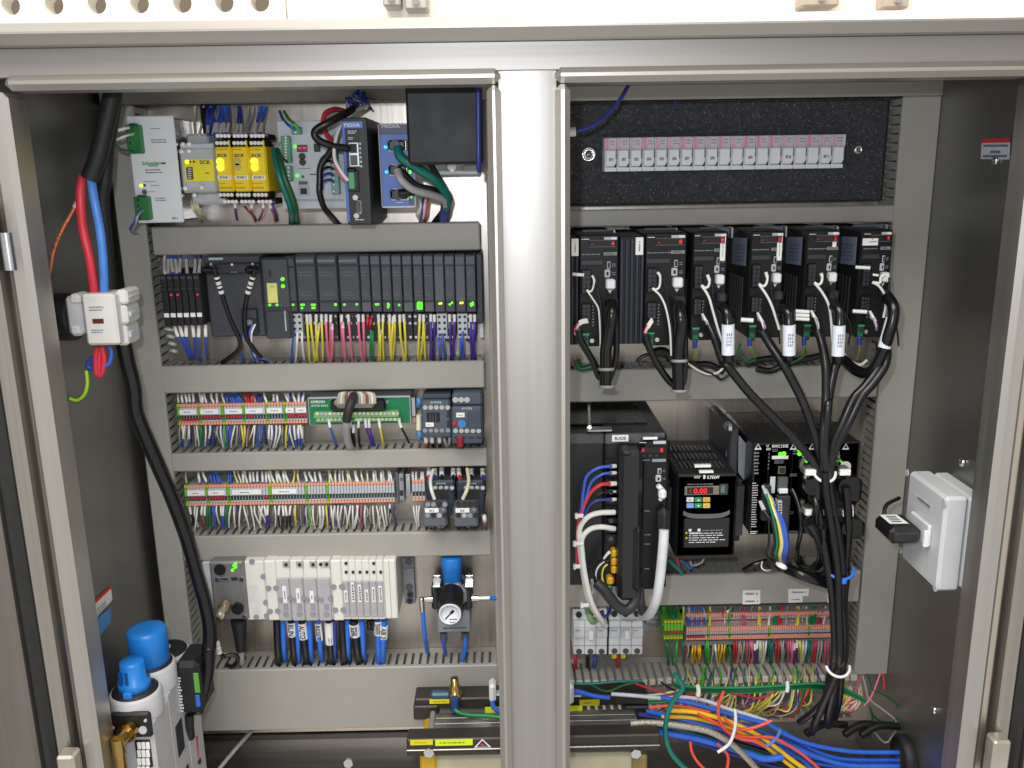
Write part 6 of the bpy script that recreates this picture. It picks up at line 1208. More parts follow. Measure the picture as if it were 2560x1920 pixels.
m = MB(); q = rect(O,860,520,1100,620,1.315); m.box(q[0],q[1],1.314,1.316,q[2],q[3],GAL,0); m.box(q[0],q[1],1.308,1.316,q[3],q[3]+.0015,GAL,0); build('din_rail', m, None, 'bare shiny mounting rail between the breakers and the green terminals', 'mounting rail')
clumps(O, 905, 1.285, 1080, 1.30, 'below the white circuit breakers', [('red',0,[(88,90)]),('black',0,[(225,228)]),('blue',0,[(318,295)]),('red',0,[(570,575)])], .0032, 4, (0,.3), 10, 3)
wire('wire', [(O,490,360,1.25),(O,470,430,1.235),(O,420,470,1.23),(O,360,440,1.24),(O,400,410,1.26)], .0045, WC['dark blue'], 'dark blue wire looped above the breakers behind the thick white cables', 'wire')
wire('wire', [(O,230,390,1.26),(O,240,450,1.24),(O,280,520,1.24),(O,320,505,1.25)], .009, M('8ab07a',.4), 'pale green yellow cable bend above the left breaker', 'cable')
YT2 = 1.268
strip('short block of green and yellow earth terminals left of the pink rows', O, 1105, 1330, 520, 735, YT2, 6, (), (), ((1110,1310,0),), 'rows of clip-on terminals', 'e')
strip('upper tier of pink topped terminals, partly covered by hanging wires', O, 1360, 3090, 425, 560, 1.285, 64, (1610,1870), (), ((1400,1570,0),(1660,1820,0),(2080,2300,0)), 'rows of clip-on terminals', 'p')
strip('lower tier of pink topped terminals above the open duct', O, 1365, 3090, 585, 730, YT2, 64, (1610,1870,2320,2770), (), ((1370,1580,1),), 'rows of clip-on terminals', 'p')
d = Dev('marker_strip', 'grey stepped plastic edge running under the lower pink terminal tier', 'terminal edge', O, 1345, 740, 3090, 790, 1.282); d.body('edge', GREYM, .001)
m = MB(); q = rect(O,1345,815,3090,832,1.31); m.box(q[0],q[1],1.31,YP-.001,q[2],q[3],GAL,0); build('din_rail', m, None, 'bare shiny rail edge below the pink terminals', 'mounting rail')
clumps(O, 352, 1.30, 560, 1.272, 'above the pink terminals', [('light green',0,[(1090,1095),(1120,1130)]),('green',0,[(1160,1165,352,500),(1200,1210,352,500),(1250,1245,352,500)]),('yellow',0,[(1330,1325)]),('blue',0,[(1370,1380),(1410,1400),(1450,1460),(1540,1500),(1560,1570)]),('yellow',0,[(1635,1630)]),('white',0,[(1880,1840,352,410)]),
   ('rose',0,[(2010,2015),(2040,2045)]),('yellow',0,[(2200,2195),(2215,2212)]),('white',0,[(2330,2310)]),('green',0,[(2370,2365),(2390,2385),(2410,2400)]),('red',0,[(2440,2430),(2470,2450)]),('grey',0,[(2530,2520)]),('yellow',0,[(2640,2630),(2660,2650)]),('cream',0,[(2745,2755)]),('green',0,[(2790,2780),(2830,2800),(2850,2830)]),('red',0,[(2890,2880),(2930,2920)]),('white',0,[(2970,2940)])], .0021, 6, (.5,.95), 6, 3, stuff=True)
clumps(O, 745, 1.278, 1010, 1.30, 'below the pink terminals', [('green',0,[(1120,1150),(1150,1165),(1200,1210),(1320,1325)]),('light green',0,[(1260,1245)]),('gold',0,[(1440,1425,800),(1470,1440,800),(1500,1505,800),(1520,1515,800)]),('light green',0,[(1600,1605),(1612,1620)]),('white',1,[(1695,1720,790)]),('gold',0,[(1740,1750,790),(1775,1735,790),(1810,1800,790)]),
   ('green',0,[(1855,1880,790),(1865,1890,790)]),('red',0,[(1910,1915),(1940,1930)]),('grey',0,[(1985,1955),(2030,1985)]),('rose',0,[(2060,2050),(2090,2070)]),('pink',0,[(2120,2110),(2105,2130)]),('purple',1,[(2150,2170,780),(2185,2190,740)]),('cream',0,[(2210,2200),(2220,2225)]),('white',0,[(2250,2235),(2285,2245)]),('teal',0,[(2320,2310),(2340,2330),(2350,2345)]),
   ('red',0,[(2400,2390),(2430,2410)]),('grey',0,[(2450,2460),(2480,2470)]),('rose',0,[(2520,2530),(2540,2550)]),('pink',0,[(2560,2580),(2590,2570)]),('purple',1,[(2610,2600,780),(2640,2640,740)]),('yellow',0,[(2660,2680),(2675,2690)]),('white',0,[(2710,2690),(2745,2700)]),('teal',0,[(2775,2740),(2790,2750),(2765,2730)]),('red',0,[(2840,2810),(2860,2830)]),
   ('grey',0,[(2890,2860),(2920,2880)]),('rose',0,[(2960,2940),(2980,2960),(3000,2990)])], .0016, 10, (0,.4), 24, 3)
wire = _wire
for k in range(80):
    u0 = random.uniform(1350, 3080); c = random.choice(['rose','pink','grey','green','yellow','white','green','grey','cream','teal','cream'])
    if k < 26: STUFF.tube([pt(O,u0,350,1.302), pt(O,u0+random.uniform(-12,12),390,1.296), pt(O,u0+random.uniform(-14,14),random.uniform(420,565),1.280)], .0010, WC[c], 5, 2)
    u0 = random.uniform(1350, 3080)
    STUFF.tube([pt(O,u0,745,1.286), pt(O,u0+random.uniform(-14,14),860,1.282), pt(O,u0+random.uniform(-34,34),random.uniform(960,1030),1.302)], .0010, WC[c], 5, 2)
for k in range(60):
    u0 = random.uniform(230, 1920); c = random.choice(['blue','grey','white','dark blue','cream'])
    STUFF.tube([pt(E,u0,660,1.285), pt(E,u0+random.uniform(-20,20),760,1.288), pt(E,u0+random.uniform(-40,40),random.uniform(840,930),1.300)], .0011, WC[c], 5, 2)
    u0 = random.uniform(220, 2850)
    STUFF.tube([pt(G,u0,580,1.285), pt(G,u0+random.uniform(-20,20),680,1.288), pt(G,u0+random.uniform(-40,40),random.uniform(760,850),1.300)], .0011, WC[random.choice(['grey','white','cream','purple'])], 5, 2)
build('short_wires', STUFF, None, 'dense short thin wires between the terminals, relays and ducts', 'wires', None, 'stuff')
def solveY(px, py, X):
    a, b_ = .5, 3.0
    s0 = at(px,py,a).x-X
    for _ in range(50):
        c = (a+b_)/2
        if (at(px,py,c).x-X)*s0 > 0: a = c
        else: b_ = c
    return a
def wallpt(f, u, v, X): 
    p = f(u, v); return at(p[0], p[1], solveY(p[0], p[1], X))
def wallquad(m, f, pts, X, mat): m.add([wallpt(f,u,v,X) for u,v in pts], [tuple(range(len(pts)))], mat)
# ================================================================ transformer at the bottom
TB = M('3a352e', .45, .3, .15, 60); TS = M('8d8a86', .36, .8, .15, 1, 0, .08, (6,200,200))
t = empty('transformer', (pt(N,1065,690,1.16).x, 1.16, pt(N,1065,900,1.12).z), 'transformer on the cabinet floor behind the centre post with yellow warning labels', 'transformer')
YR_, YFt = 1.215, 1.115
def tq(n_, u0, v0, u1, v1, y0, y1, mt, b=.002, par=None, label=None):
    q = rect(N, u0, v0, u1, v1, y0); m = MB(); m.box(q[0], q[1], y0, y1, q[2], q[3], mt, b); return build(n_, m, par or t, label)
rb_ = tq('rear_clamp_bar', 172, 252, 1968, 330, YR_, YR_+.035, TB); tq('bar_foot', 165, 325, 355, 432, YR_-.004, YR_+.03, M('35322f',.45,.2), .002); tq('bar_foot', 1790, 330, 1972, 440, YR_-.004, YR_+.03, M('35322f',.45,.2), .002)
q = rect(N, 350, 340, 1835, 350, YR_-.002); zc = q[2]; q2 = rect(N, 300, 570, 1870, 580, YFt+.01)
for k in range(7):
    y0 = YFt+.028+k*(YR_-YFt-.034)/7; y1 = y0+(YR_-YFt-.034)/7-.0006; zz = q2[3]+(zc-q2[3])*(k+.5)/7+.001*(k%2)
    m = MB(); m.box(q[0]-.004, q[1]+.004, y0, y1, zz-.08, zz, TS, .0006); build('core_plate', m, t)
fb_ = tq('front_clamp_bar', 112, 562, 2058, 692, YFt, YFt+.028, TB); tq('bar_highlight', 108, 643, 2060, 655, YFt-.003, YFt+.01, M('8a8580',.3,.8), .0008);  # pale strip paints the highlight along the front bar
tq('coil', 235, 700, 1950, 1000, YFt+.012, YR_, M('b7ae94',.5,0,.1,30), .006); tq('yellow_tape', 218, 698, 345, 1000, YFt+.008, YR_, M('c8a018',.45), .003); tq('yellow_tape', 1840, 705, 1960, 1000, YFt+.008, YR_, M('8a7a40',.45), .003)
for (u,v,y) in ((285,672,YFt),(1872,680,YFt)):
    p = pt(N,u,v,y); m = MB(); m.cyl((p.x,y+.001,p.z),(0,-1,0),.008,.005,CHROME,6); build('bolt', m, t)
for (u,v0,v1) in ((305,380,560),(1822,385,560)):
    m = MB(); a, b_ = pt(N,u+10,v0,YR_-.01), pt(N,u-8,v1,YFt+.02); m.tube([a,(a+b_)/2,b_], .0045, GREYM, 8, 2); build('tie_rod', m, t)
for (u0,v0,u1,v1,mt,y,s_) in ((288,270,440,302,LBLY,YR_,'EARTH'),(1440,273,1593,318,M('d2c41c',.5),YR_,None),(140,582,314,620,M('e0d418',.5),YFt,None),(332,578,620,624,LIME,YFt,None)):
    q = rect(N,u0,v0,u1,v1,y); m = MB(); m.box(q[0],q[1],y-.0008,y+.0002,q[2],q[3],mt,0); lb = build('yellow_label', m, rb_ if y == YR_ else fb_)
    m = MB()
    if s_: m.text(s_, q[0]+.006,q[1]-.004,q[2]+.003,q[3]-.003,y-.0012,INK)
    else: lines_mb(m, (q[0]+.006,q[1]-.006,q[2]+.003,q[3]-.003), 1, M('8c8a10',.5), y-.0012)
    build('lettering', m, lb)
for (u0,v0,u1,v1,lab) in ((715,335,840,373,'lime tag on the core left of the centre post'),(1360,325,1458,363,'lime tag on the core right of the centre post')):
    q = rect(N,u0,v0,u1,v1,YR_-.008); m = MB(); m.box(q[0],q[1],YR_-.0088,YR_-.006,q[2],q[3],LIME,0); build('lime_label', m, t, lab)
q = rect(N,628,572,762,638,YFt); m = MB(); y = YFt; xm = (q[0]+q[1])/2
m.add([(q[0],y-.0008,q[2]),(q[1],y-.0008,q[2]),(xm,y-.0008,q[3])], [(0,1,2)], PAPER); w_ = (q[1]-q[0]); h_ = q[3]-q[2]
m.add([(q[0]+w_*.16,y-.0012,q[2]+h_*.1),(q[1]-w_*.16,y-.0012,q[2]+h_*.1),(xm,y-.0012,q[3]-h_*.18)], [(0,1,2)], INK)
m.add([(xm-w_*.16,y-.0016,q[2]+h_*.38),(xm-w_*.02,y-.0016,q[2]+h_*.5),(xm+w_*.16,y-.0016,q[2]+h_*.26),(xm+w_*.02,y-.0016,q[2]+h_*.2)], [(0,1,2,3)], M('d83a6a',.5)); build('warning_triangle', m, fb_)
p0 = pt(N,485,265,1.222); m = MB(); m.lathe(p0, (0,0,1), [(.012,0),(.012,.01),(.008,.012),(.0085,.022),(.006,.024),(.006,.036),(0,.036)], BRASS, 12); build('brass_stud', m, t)
m = MB(); a = pt(N,445,245,1.215); m.box(a.x-.03,a.x,1.213,1.226,a.z-.005,a.z+.005,M('2e5a78',.4),.003); build('blue_lug', m, t)
m = MB(); a = pt(N,482,295,1.205); m.cyl(a+Vector((0,0,-.014)), (0,0,1), .007, .022, M('2a4a7c',.4), 10); build('blue_sleeve', m, t)
wire('earth_wire', [(N,478,315,1.204),(N,500,365,1.198),(N,590,392,1.19),(N,720,398,1.185),(N,850,412,1.18),(N,950,430,1.18)], .0032, WC['green'], 'green wire curving from the brass stud towards the centre post', 'wire')
for k,(u,v0,v1,lab) in enumerate(((772,165,310,'white plug standing on the transformer left of the centre post'),(1372,170,325,'white plug standing on the transformer right of the centre post'))):
    m = MB(); q = rect(N,u-26,v0,u+26,v1,1.19); m.box(q[0],q[1],1.19,1.215,q[2],q[3],WHITE,.005); m.box(q[0]+.004,q[1]+.012,1.196,1.21,q[2]+.012,q[3]-.022,GREYL,.003); build('plug', m, None, lab, 'plug', 'white plugs on the transformer')
wire('wire', [(N,768,285,1.188),(N,780,330,1.185),(N,810,355,1.185),(N,870,365,1.19)], .0042, WC['blue'], 'blue wire leaving the white plug left of the centre post', 'wire')
# ================================================================ loose wiring, bottom right
def loose(lab, pts, r, c, Y=1.20, n=8, cat='cable', name='cable', dY=0):
    m_ = len(pts); r = r*.72 if r > .003 else r*.85; return wire(name, [(Wz,u,v,Y+dY*i/(m_-1)) for i,(u,v) in enumerate(pts)], r, WC[c] if isinstance(c, str) else c, lab, cat, None, [], n)
BBL = M('2b66d4', .27, 0, .06, 40)
loose('uppermost bright blue cable sweeping down to the right gland', [(560,200),(760,240),(930,290),(1080,330),(1200,360),(1300,420),(1450,480),(1700,525),(1990,532)], .0047, BBL, 1.17)
loose('second bright blue cable sweeping down to the right gland', [(1180,350),(1290,405),(1430,490),(1560,550),(1700,575),(1990,577)], .0044, BBL, 1.175)
loose('third bright blue cable sweeping down to the right gland', [(470,283),(620,315),(800,360),(960,400),(1150,440),(1300,480),(1500,560),(1700,610),(1990,615)], .0050, BBL, 1.165)
loose('lowest bright blue cable running under the braided cable', [(370,380),(480,395),(620,420),(760,445),(930,490),(1080,540),(1180,570),(1290,560)], .0072, BBL, 1.15)
loose('blue cable entering from behind the centre post above the transformer', [(0,155),(80,170),(150,190),(250,205)], .0050, BBL, 1.20)
for k in range(5): loose('dark cable lying low behind the blue and yellow ones, %s from the top' % ORD[k], [(420,300+k*22),(620,330+k*24),(860,395+k*26),(1100,470+k*26),(1300,530+k*24),(1520,600+k*14),(1750,640+k*8)], .0052, ('dark blue','black','teal','black','dark blue')[k], 1.205+k*.004)
for k in range(3): loose('slim blue cable inside the sweeping bundle, %s from the top' % ORD[k], [(600,245+k*26),(800,290+k*30),(980,345+k*36),(1180,410+k*40),(1340,470+k*40),(1520,545+k*28),(1760,585+k*18),(1985,590+k*16)], .0040, BBL, 1.182+k*.003)
loose('blue cable below the two yellow ones', [(870,370),(1000,405),(1150,455),(1280,500),(1400,570),(1480,640)], .0046, BBL, 1.175)
loose('shiny grey cable lying above the uppermost blue cable', [(260,180),(400,190),(560,205),(700,200),(830,222),(960,270),(1100,310),(1210,350)], .0042, M('c8ccd8',.25), 1.18)
loose('upper yellow cable under the white strap', [(600,280),(750,288),(930,333),(1080,395),(1200,465),(1330,565),(1450,650)], .0050, 'gold', 1.158)
loose('lower yellow cable under the white strap', [(560,315),(740,322),(920,365),(1060,420),(1180,490),(1310,590),(1390,650)], .0046, 'gold', 1.163)
loose('long orange red cable running down to the lower right', [(780,300),(880,350),(990,420),(1100,440),(1220,440),(1330,492),(1430,560),(1520,640)], .0033, 'orange', 1.152)
loose('orange red cable looping down from the green bunch', [(935,165),(905,250),(912,340),(960,410),(1040,450),(1120,465),(1190,500)], .0033, 'orange', 1.148)
loose('orange red cable hooking up to the right', [(940,330),(1000,380),(1060,392),(1140,375),(1225,340)], .0033, 'orange', 1.146)
loose('red cable over the left end of the yellow ones', [(485,262),(600,252),(720,262),(850,290)], .0033, 'orange', 1.165)
loose('orange red cable rising at the bottom edge, left of two', [(735,470),(745,530),(780,590),(840,650)], .0033, 'orange', 1.14)
loose('orange red cable rising at the bottom edge, right of two', [(900,480),(955,540),(962,590),(950,650)], .0033, 'orange', 1.14)
BR = M('b5b0a2', .38, .7, .35, 420, 0, .8)
loose('grey braided shield cable crossing the blue cables', [(375,358),(480,352),(600,360),(760,385),(860,410),(960,465),(1060,550),(1150,650)], .0066, BR, 1.14, 12)
loose('thick teal cable looping down in front of the loose wiring', [(640,60),(690,140),(640,210),(598,300),(585,420),(612,520),(665,590),(730,650)], .0052, 'teal', 1.135, 10)
for k in range(6): loose('dark green wire in the horizontal bunch below the open duct, %s from the top' % ORD[k], [(640,110+k*4),(720,135+k*5),(900,143+k*5),(1100,140+k*6),(1300,128+k*5),(1450,118+k*5),(1600,130+k*6),(1700,165+k*5),(1790,215+k*3)], .0024, ('green','dark green','green','teal','green','light green')[k], 1.19+k*.002, 6, 'wire', 'wire')
for k,(pts,c,lab) in enumerate((([(20,118),(150,118),(300,105),(450,100)],'teal','teal cable emerging from behind the centre post below the open duct'),([(130,120),(230,165),(330,130),(400,112)],'dark green','dark green wire crossing left under the open duct'),([(560,110),(620,150),(700,180)],'black','thin black wire under the open duct left end'),
        ([(400,115),(500,150),(640,185),(760,180),(880,160)],'red','thin red wire crossing behind the teal cable'),([(900,165),(1050,190),(1150,205),(1240,170)],'red','thin red wire below the horizontal green bunch'),([(470,190),(560,180),(700,150),(780,130)],'cream','pale wire left of the horizontal green bunch'),
        ([(480,215),(600,205),(690,170)],'light green','upper light green wire right of the transformer'),([(480,235),(600,225),(700,185)],'green','lower green wire right of the transformer'))):
    loose(lab, pts, .0032 if k == 0 else .0021, c, 1.21, 6, 'wire', 'wire')
tg = MB()
for k in range(70):
    u0 = random.choice([random.uniform(780,1010), random.uniform(980,1450), random.uniform(1100,1480)]); c = random.choice(['yellow','cream','yellow','purple','green','rose','cream','cream','yellow','orange'])
    v0 = random.uniform(45,110); du = random.uniform(-120,20); Yk = random.uniform(1.215,1.28)
    tg.tube([pt(Wz,u0,v0,1.29), pt(Wz,u0+random.uniform(-30,30),v0+60,Yk), pt(Wz,u0+du*.5,random.uniform(190,280),Yk-.02), pt(Wz,u0+du-60,random.uniform(240,320),Yk), pt(Wz,u0+du-150,random.uniform(265,330),1.27)], random.uniform(.0010,.0016), WC[c], 5, 5)
for k in range(26):
    u0 = random.uniform(1620,1760); c = random.choice(['yellow','rose','orange','cream','yellow','white'])
    tg.tube([pt(Wz,u0,random.uniform(90,150),1.28), pt(Wz,u0+random.uniform(-20,30),200,1.25), pt(Wz,u0-40,random.uniform(230,290),1.24), pt(Wz,u0-110,random.uniform(240,300),1.26)], .0013, WC[c], 5, 5)
for k in range(26):
    u0 = random.uniform(560,1500)
    tg.tube([pt(Wz,u0,20,1.285), pt(Wz,u0+random.uniform(-20,20),80,1.25), pt(Wz,u0+random.uniform(-50,80),140,1.22)], .0014, WC[random.choice(['green','yellow','cream','purple','grey','light green'])], 5, 4)
build('wire_tangle', tg, None, 'tangle of thin yellow, purple and red wires below the open duct', 'wires', None, 'stuff')
for k,(pts,c,lab) in enumerate((([(1800,60),(1830,150),(1900,185),(1970,240),(1990,290),(1960,335),(1890,345),(1840,315),(1815,260)],'dark green','dark green wire loop hanging at the foot of the right duct'),([(1770,70),(1790,140),(1810,210),(1900,280),(1965,335),(1975,390),(1930,460)],'grey','grey wire hanging at the foot of the right duct'),
        ([(1875,60),(1850,130),(1820,200),(1780,250)],'pink','pale pink wire hanging at the foot of the right duct'),([(1760,75),(1740,130),(1725,170)],'rose','short dark pink wire at the foot of the right duct'),([(1815,265),(1830,330),(1820,420),(1800,460)],'dark green','short dark green wire below the wire loop'),
        ([(1890,60),(1900,110),(1895,150)],'red','thin red wire end at the foot of the right duct'),([(1830,380),(1860,430),(1900,470),(1930,465)],'grey','short grey wire curling near the right gland'))):
    loose(lab, pts, .0018, c, 1.22, 6, 'wire', 'wire')
for k,(pts,r,c,lab) in enumerate((([(1003,275),(1008,330),(1000,400),(975,470),(940,505),(900,530)],.0024,WHITE,'long white cable strap around the yellow and orange cables'),([(1278,395),(1262,430),(1235,465),(1190,497)],.0022,M('5a7ab8',.4),'pale blue cable strap around the right part of the blue cables'),([(1318,110),(1320,140),(1316,165)],.003,WHITE,'small white tie on the right part of the green bunch'),
        ([(780,130),(785,160),(782,190)],.0034,WHITE,'small white tie on the left part of the green bunch'))):
    wire('cable_tie', [(Wz,u,v,1.132 if k < 2 else 1.17) for u,v in pts], r, c, lab, 'cable tie', None, [], 8)
m = MB(); p = pt(Wz,475,408,1.138); m.cyl(p, (0,-1,0), .008, .006, WHITE, 10); build('tie_head', m, None, 'round white tie head beside the braided cable', 'tie head')
a = pt(Wz,1985,560,1.17); m = MB(); m.lathe(a, (1,0,.02), [(.030,.0),(.034,.004),(.034,.016),(.028,.02),(.028,.05),(.042,.055),(.042,.075),(0,.075)], BLACKM, 22); build('cable_gland', m, None, 'black round cable gland in the lower right wall taking the blue cables', 'cable gland')
for k,(u,v) in enumerate(((1430,420),(1660,425),(1760,430))):
    m = MB(); p = pt(Wz,u,v,1.19); m.tube([p,p+Vector((.03,.01,.01)),p+Vector((.07,.02,0))], .006, BLACK, 8, 3); build('cable_end', m, None, 'black cable lying on the floor right of the bundle, %s from the left' % ORD[k], 'cable', 'black cables on the floor')
# ================================================================ left wall: disconnector and its cables
DW = M('d5d3ce', .42, 0, .04, 40)
d = Dev('isolator_switch', 'white isolator switch block mounted on the left cabinet wall', 'isolator switch', K, 525, 893, 733, 1216, 1.07, 1.115)
d.body('housing', DW, .003); q = d.r(582,1048,652,1078); d.box('dark_window', q, .001, M('5a2418',.4), None, .0005)
d.lines(d.r(560,966,660,1002), 2, INKG); d.lines(d.r(575,1112,680,1140), 2, INKG)
for k,(v0,v1) in enumerate(((868,960),(965,1085),(1090,1218))):
    q = rect(K, 725, v0, 768, v1, 1.085); m = MB(); m.box(q[0], q[1]+.006, 1.085, 1.125, q[2], q[3], DW, .003); sb = build('side_pole', m, d.e); m = MB(); m.box(q[1]+.002, q[1]+.0085, 1.09, 1.12, q[2]+.008, q[3]-.008, GREYL, .002); build('side_cover', m, sb)
q = rect(K, 470, 905, 525, 1150, 1.085); m = MB(); m.box(WX0+.016, q[1], 1.08, 1.12, q[2], q[3], M('c6c4c6',.42), .004); build('gearbox', m, d.e)
q = rect(K, 425, 895, 500, 965, 1.078); m = MB(); m.box(q[0], q[1], 1.078, 1.11, q[2], q[3], DW, .004); build('upper_lug', m, d.e); q = rect(K, 432, 1085, 510, 1160, 1.078); m = MB(); m.box(q[0], q[1], 1.078, 1.11, q[2], q[3], DW, .004); build('lower_lug', m, d.e)
c_ = pt(K, 385, 1040, 1.095); m = MB(); m.cyl((WX0+.001, 1.10, c_.z), (1,0,0), .030, .016, BLACK, 24); build('shaft_seal', m, d.e)
YC = 1.085
wire('power_cable', [(K,520,150,YC+.01),(K,505,280,YC),(K,520,480,YC),(K,565,680,YC),(K,598,905,YC+.004)], .0054, WC['red'], 'thick red power cable entering the top of the white isolator', 'cable', None, [], 12)
wire('power_cable', [(K,570,160,YC+.01),(K,592,300,YC),(K,630,500,YC),(K,650,700,YC),(K,656,890,YC+.006)], .0052, M('4a86d8',.36), 'thick blue power cable entering the top of the white isolator', 'cable', None, [], 12)
wire('power_cable', [(T0,1010,620,1.11),(T0,975,800,1.105),(T0,910,1100,1.10),(T0,850,1350,1.096),(T0,775,1545,1.095)], .0108, BLACKM, 'thick black sheathed cable coming down the left wall above the isolator', 'cable', None, [], 14)
wire('power_cable', [(T0,1000,620,1.16),(T0,985,900,1.15),(T0,930,1250,1.14),(T0,905,1560,1.135),(K,640,300,1.135),(K,665,600,1.13),(K,690,890,1.12)], .0088, BLACKM, 'second black sheathed cable behind the blue power cable', 'cable', None, [], 12)
CU = M('d08058', .32, .7, .3, 300, 0, .6)
wire('earth_strand', [(K,488,315,YC),(K,440,400,YC-.002),(K,385,500,YC-.004),(K,335,630,YC-.004),(K,308,795,YC-.002)], .0024, CU, 'bare twisted copper strand hanging beside the red cable', 'wire', None, [(0.02,.12)], 8, 5, lambda t: .0026-.0012*max(0,t-.85)/.15, M('c9a890',.4))
for k,(pts,r,c,lab) in enumerate((([(608,1225),(602,1300),(610,1400),(640,1390),(655,1300),(640,1225)],.0036,'red','red wire loop below the white isolator'),([(630,1225),(622,1320),(625,1395)],.0034,'red','short red wire inside the red loop below the isolator'),([(600,1290),(560,1310),(552,1350),(590,1360),(598,1320)],.0030,'dark blue','dark blue wire loop left of the red loop'),
        ([(690,1225),(700,1270),(685,1330),(640,1350)],.0026,'blue','thin blue wire below the isolator right side'),([(545,1375),(552,1450),(535,1520),(490,1560),(440,1550),(410,1535)],.0036,None,'green and yellow earth wire curling below the isolator'))):
    o = wire('wire', [(K,u,v,1.085) for u,v in pts], r, WC[c] if c else WC['green'], lab, 'wire', None, [], 8)
    if c is None:
        m = MB(); m.tube([pt(K,u-3,v,1.0825) for u,v in pts[:5]], r*.62, M('b8d030',.4), 6, 5); build('yellow_stripe', m, o)
wire('power_cable', [(K,775,1190,1.10),(K,800,1320,1.10),(K,840,1480,1.10),(L,1225,100,1.10),(L,1300,300,1.105),(L,1395,520,1.11),(L,1560,900,1.125),(L,1690,1260,1.14),(I,255,420,1.15),(I,350,760,1.155),(I,398,1020,1.155),(I,395,1280,1.15),(Mz,1110,620,1.15),(Mz,1105,800,1.15),(Mz,1070,980,1.15),(Mz,1010,1160,1.155)], .0098, RUB, 'thick glossy black cable running from the isolator down across the left duct', 'cable', None, [], 14, 6)
# stickers on the walls
m = MB(); X_ = WX0+.0012; wallquad(m, Mz, [(120,215),(265,80),(268,110),(122,250)], X_, M('d8242c',.5)); wallquad(m, Mz, [(122,250),(268,110),(280,205),(140,365)], X_, M('e2dcd4',.5)); wallquad(m, Mz, [(142,375),(262,270),(265,400),(168,520)], X_, M('4a8ac4',.45))
for k in range(3): wallquad(m, Mz, [(150+k*4,285+k*24),(225,215+k*24),(226,222+k*24),(152+k*4,292+k*24)], WX0+.0018, INKG)
build('wall_sticker', m, None, 'red, white and blue warning sticker on the left wall above the blue knobs', 'sticker')
m = MB(); X_ = WX1-.0012; wallquad(m, X, [(757,612),(965,608),(964,640),(755,645)], X_, M('c83238',.5)); wallquad(m, X, [(752,645),(964,641),(958,766),(745,762)], X_, M('c4cad4',.5))
for (v0,v1,u0,u1) in ((655,672,765,950),(700,720,815,890),(732,750,760,940)): wallquad(m, X, [(u0,v0+2),(u1,v0),(u1-1,v1),(u0-1,v1)], WX1-.0018, M('6c7078',.5))
build('wall_sticker', m, None, 'red and white warning sticker high on the right wall', 'sticker')
for k,(f,u,v,lab) in enumerate(((X,860,772,'small shiny screw on the right wall just below the sticker'),(V,1035,205,'small shiny screw on the right wall above the white box'),(Wz,2203,275,'small shiny screw low on the right wall'))):
    p = wallpt(f,u,v,WX1-.001); m = MB(); m.lathe(p, (-1,0,0), [(.006,0),(.006,.002),(.004,.004),(0,.0045)], CHROME, 12); build('wall_screw', m, None, lab, 'screw', 'screws on the right wall')
# ================================================================ white box on the right wall with black sensor
Yn = solveY(*V(1228,940), WX1)
bx0 = pt(V,842,940,Yn).x; z1 = pt(V,885,520,Yn).z; z0 = pt(V,802,1372,Yn).z; yf_ = Yn*1.10
bxe = empty('junction_box', (WX1, Yn+.04, z0), 'pale grey plastic box mounted on the right wall', 'junction box')
m = MB(); BXM = M('c9ccce', .45, 0, .03, 30); m.box(bx0, bx0+.030, Yn, yf_, z0, z1, BXM, .004); build('lid', m, bxe); m = MB(); m.box(bx0+.0315, WX1-.001, Yn+.002, yf_-.002, z0+.002, z1-.002, BXM, .004); build('base', m, bxe)
for zz in (z1-.018, z0+.012):
    m = MB(); m.box(bx0+.045, WX1-.004, Yn+.0008, Yn+.004, zz-.001, zz+.001, GREYM, 0); build('seam', m, bxe)
m = MB(); XX = bx0-.0008; wallquad(m, V, [(595,450),(770,590),(765,670),(598,500)], XX, M('d2d4d4',.5)); lb = build('paper_label', m, bxe)
m = MB(); wallquad(m, V, [(625,505),(740,595),(738,620),(628,530)], XX-.0006, INKG); build('print', m, lb)
for (u,v) in ((535,295),(870,570),(475,995),(790,1335)):
    p = wallpt(V,u,v,bx0-.0005); m = MB(); m.cyl(p, (-1,0,0), .005, .0012, GREYL, 10); build('lid_screw', m, bxe)
se = empty('door_sensor', (bx0-.02, Yn+.04, pt(V,520,900,Yn).z), 'black angular sensor on a pale plate at the left face of the junction box', 'sensor')
pa = wallpt(V,585,610,bx0-.003); pb = wallpt(V,730,970,bx0-.003)
m = MB(); m.box(bx0-.006, bx0-.0005, pb.y, pa.y, pb.z, pa.z-.004, M('d6dada',.4), .002); m.box(bx0-.010, bx0-.004, pb.y, pb.y+.006, pb.z, pa.z-.012, WHITE, .001); build('mount_plate', m, se)
ys = pb.y+.012; q = rect(V,385,800,665,948,ys); ysb = ys+.055
m = MB(); m.box(q[0], bx0-.007, ys, ysb, q[2], q[3], BLACK, .006); sb = build('body', m, se)
m = MB(); m.box(q[0]+.004, bx0-.011, ys-.004, ys+.004, q[2]+.004, q[3]-.004, M('2a2a2c',.3), .003); build('front_window', m, sb)
m = MB(); w_ = bx0-.007-q[0]; m.add([(q[0]+w_*.12,ys+.016,q[3]+.0005),(q[0]+w_*.72,ys+.016,q[3]+.0005),(q[0]+w_*.66,ys+.048,q[3]+.0005),(q[0]+w_*.1,ys+.048,q[3]+.0005)], [(0,1,2,3)], PAPER); lb = build('paper_label', m, sb)
m = MB()
for k in range(4): yy = ys+.021+k*.006; m.add([(q[0]+w_*.24,yy,q[3]+.001),(q[0]+w_*.56,yy,q[3]+.001),(q[0]+w_*.56,yy+.003,q[3]+.001),(q[0]+w_*.24,yy+.003,q[3]+.001)], [(0,1,2,3)], GREYD)
build('print', m, lb)
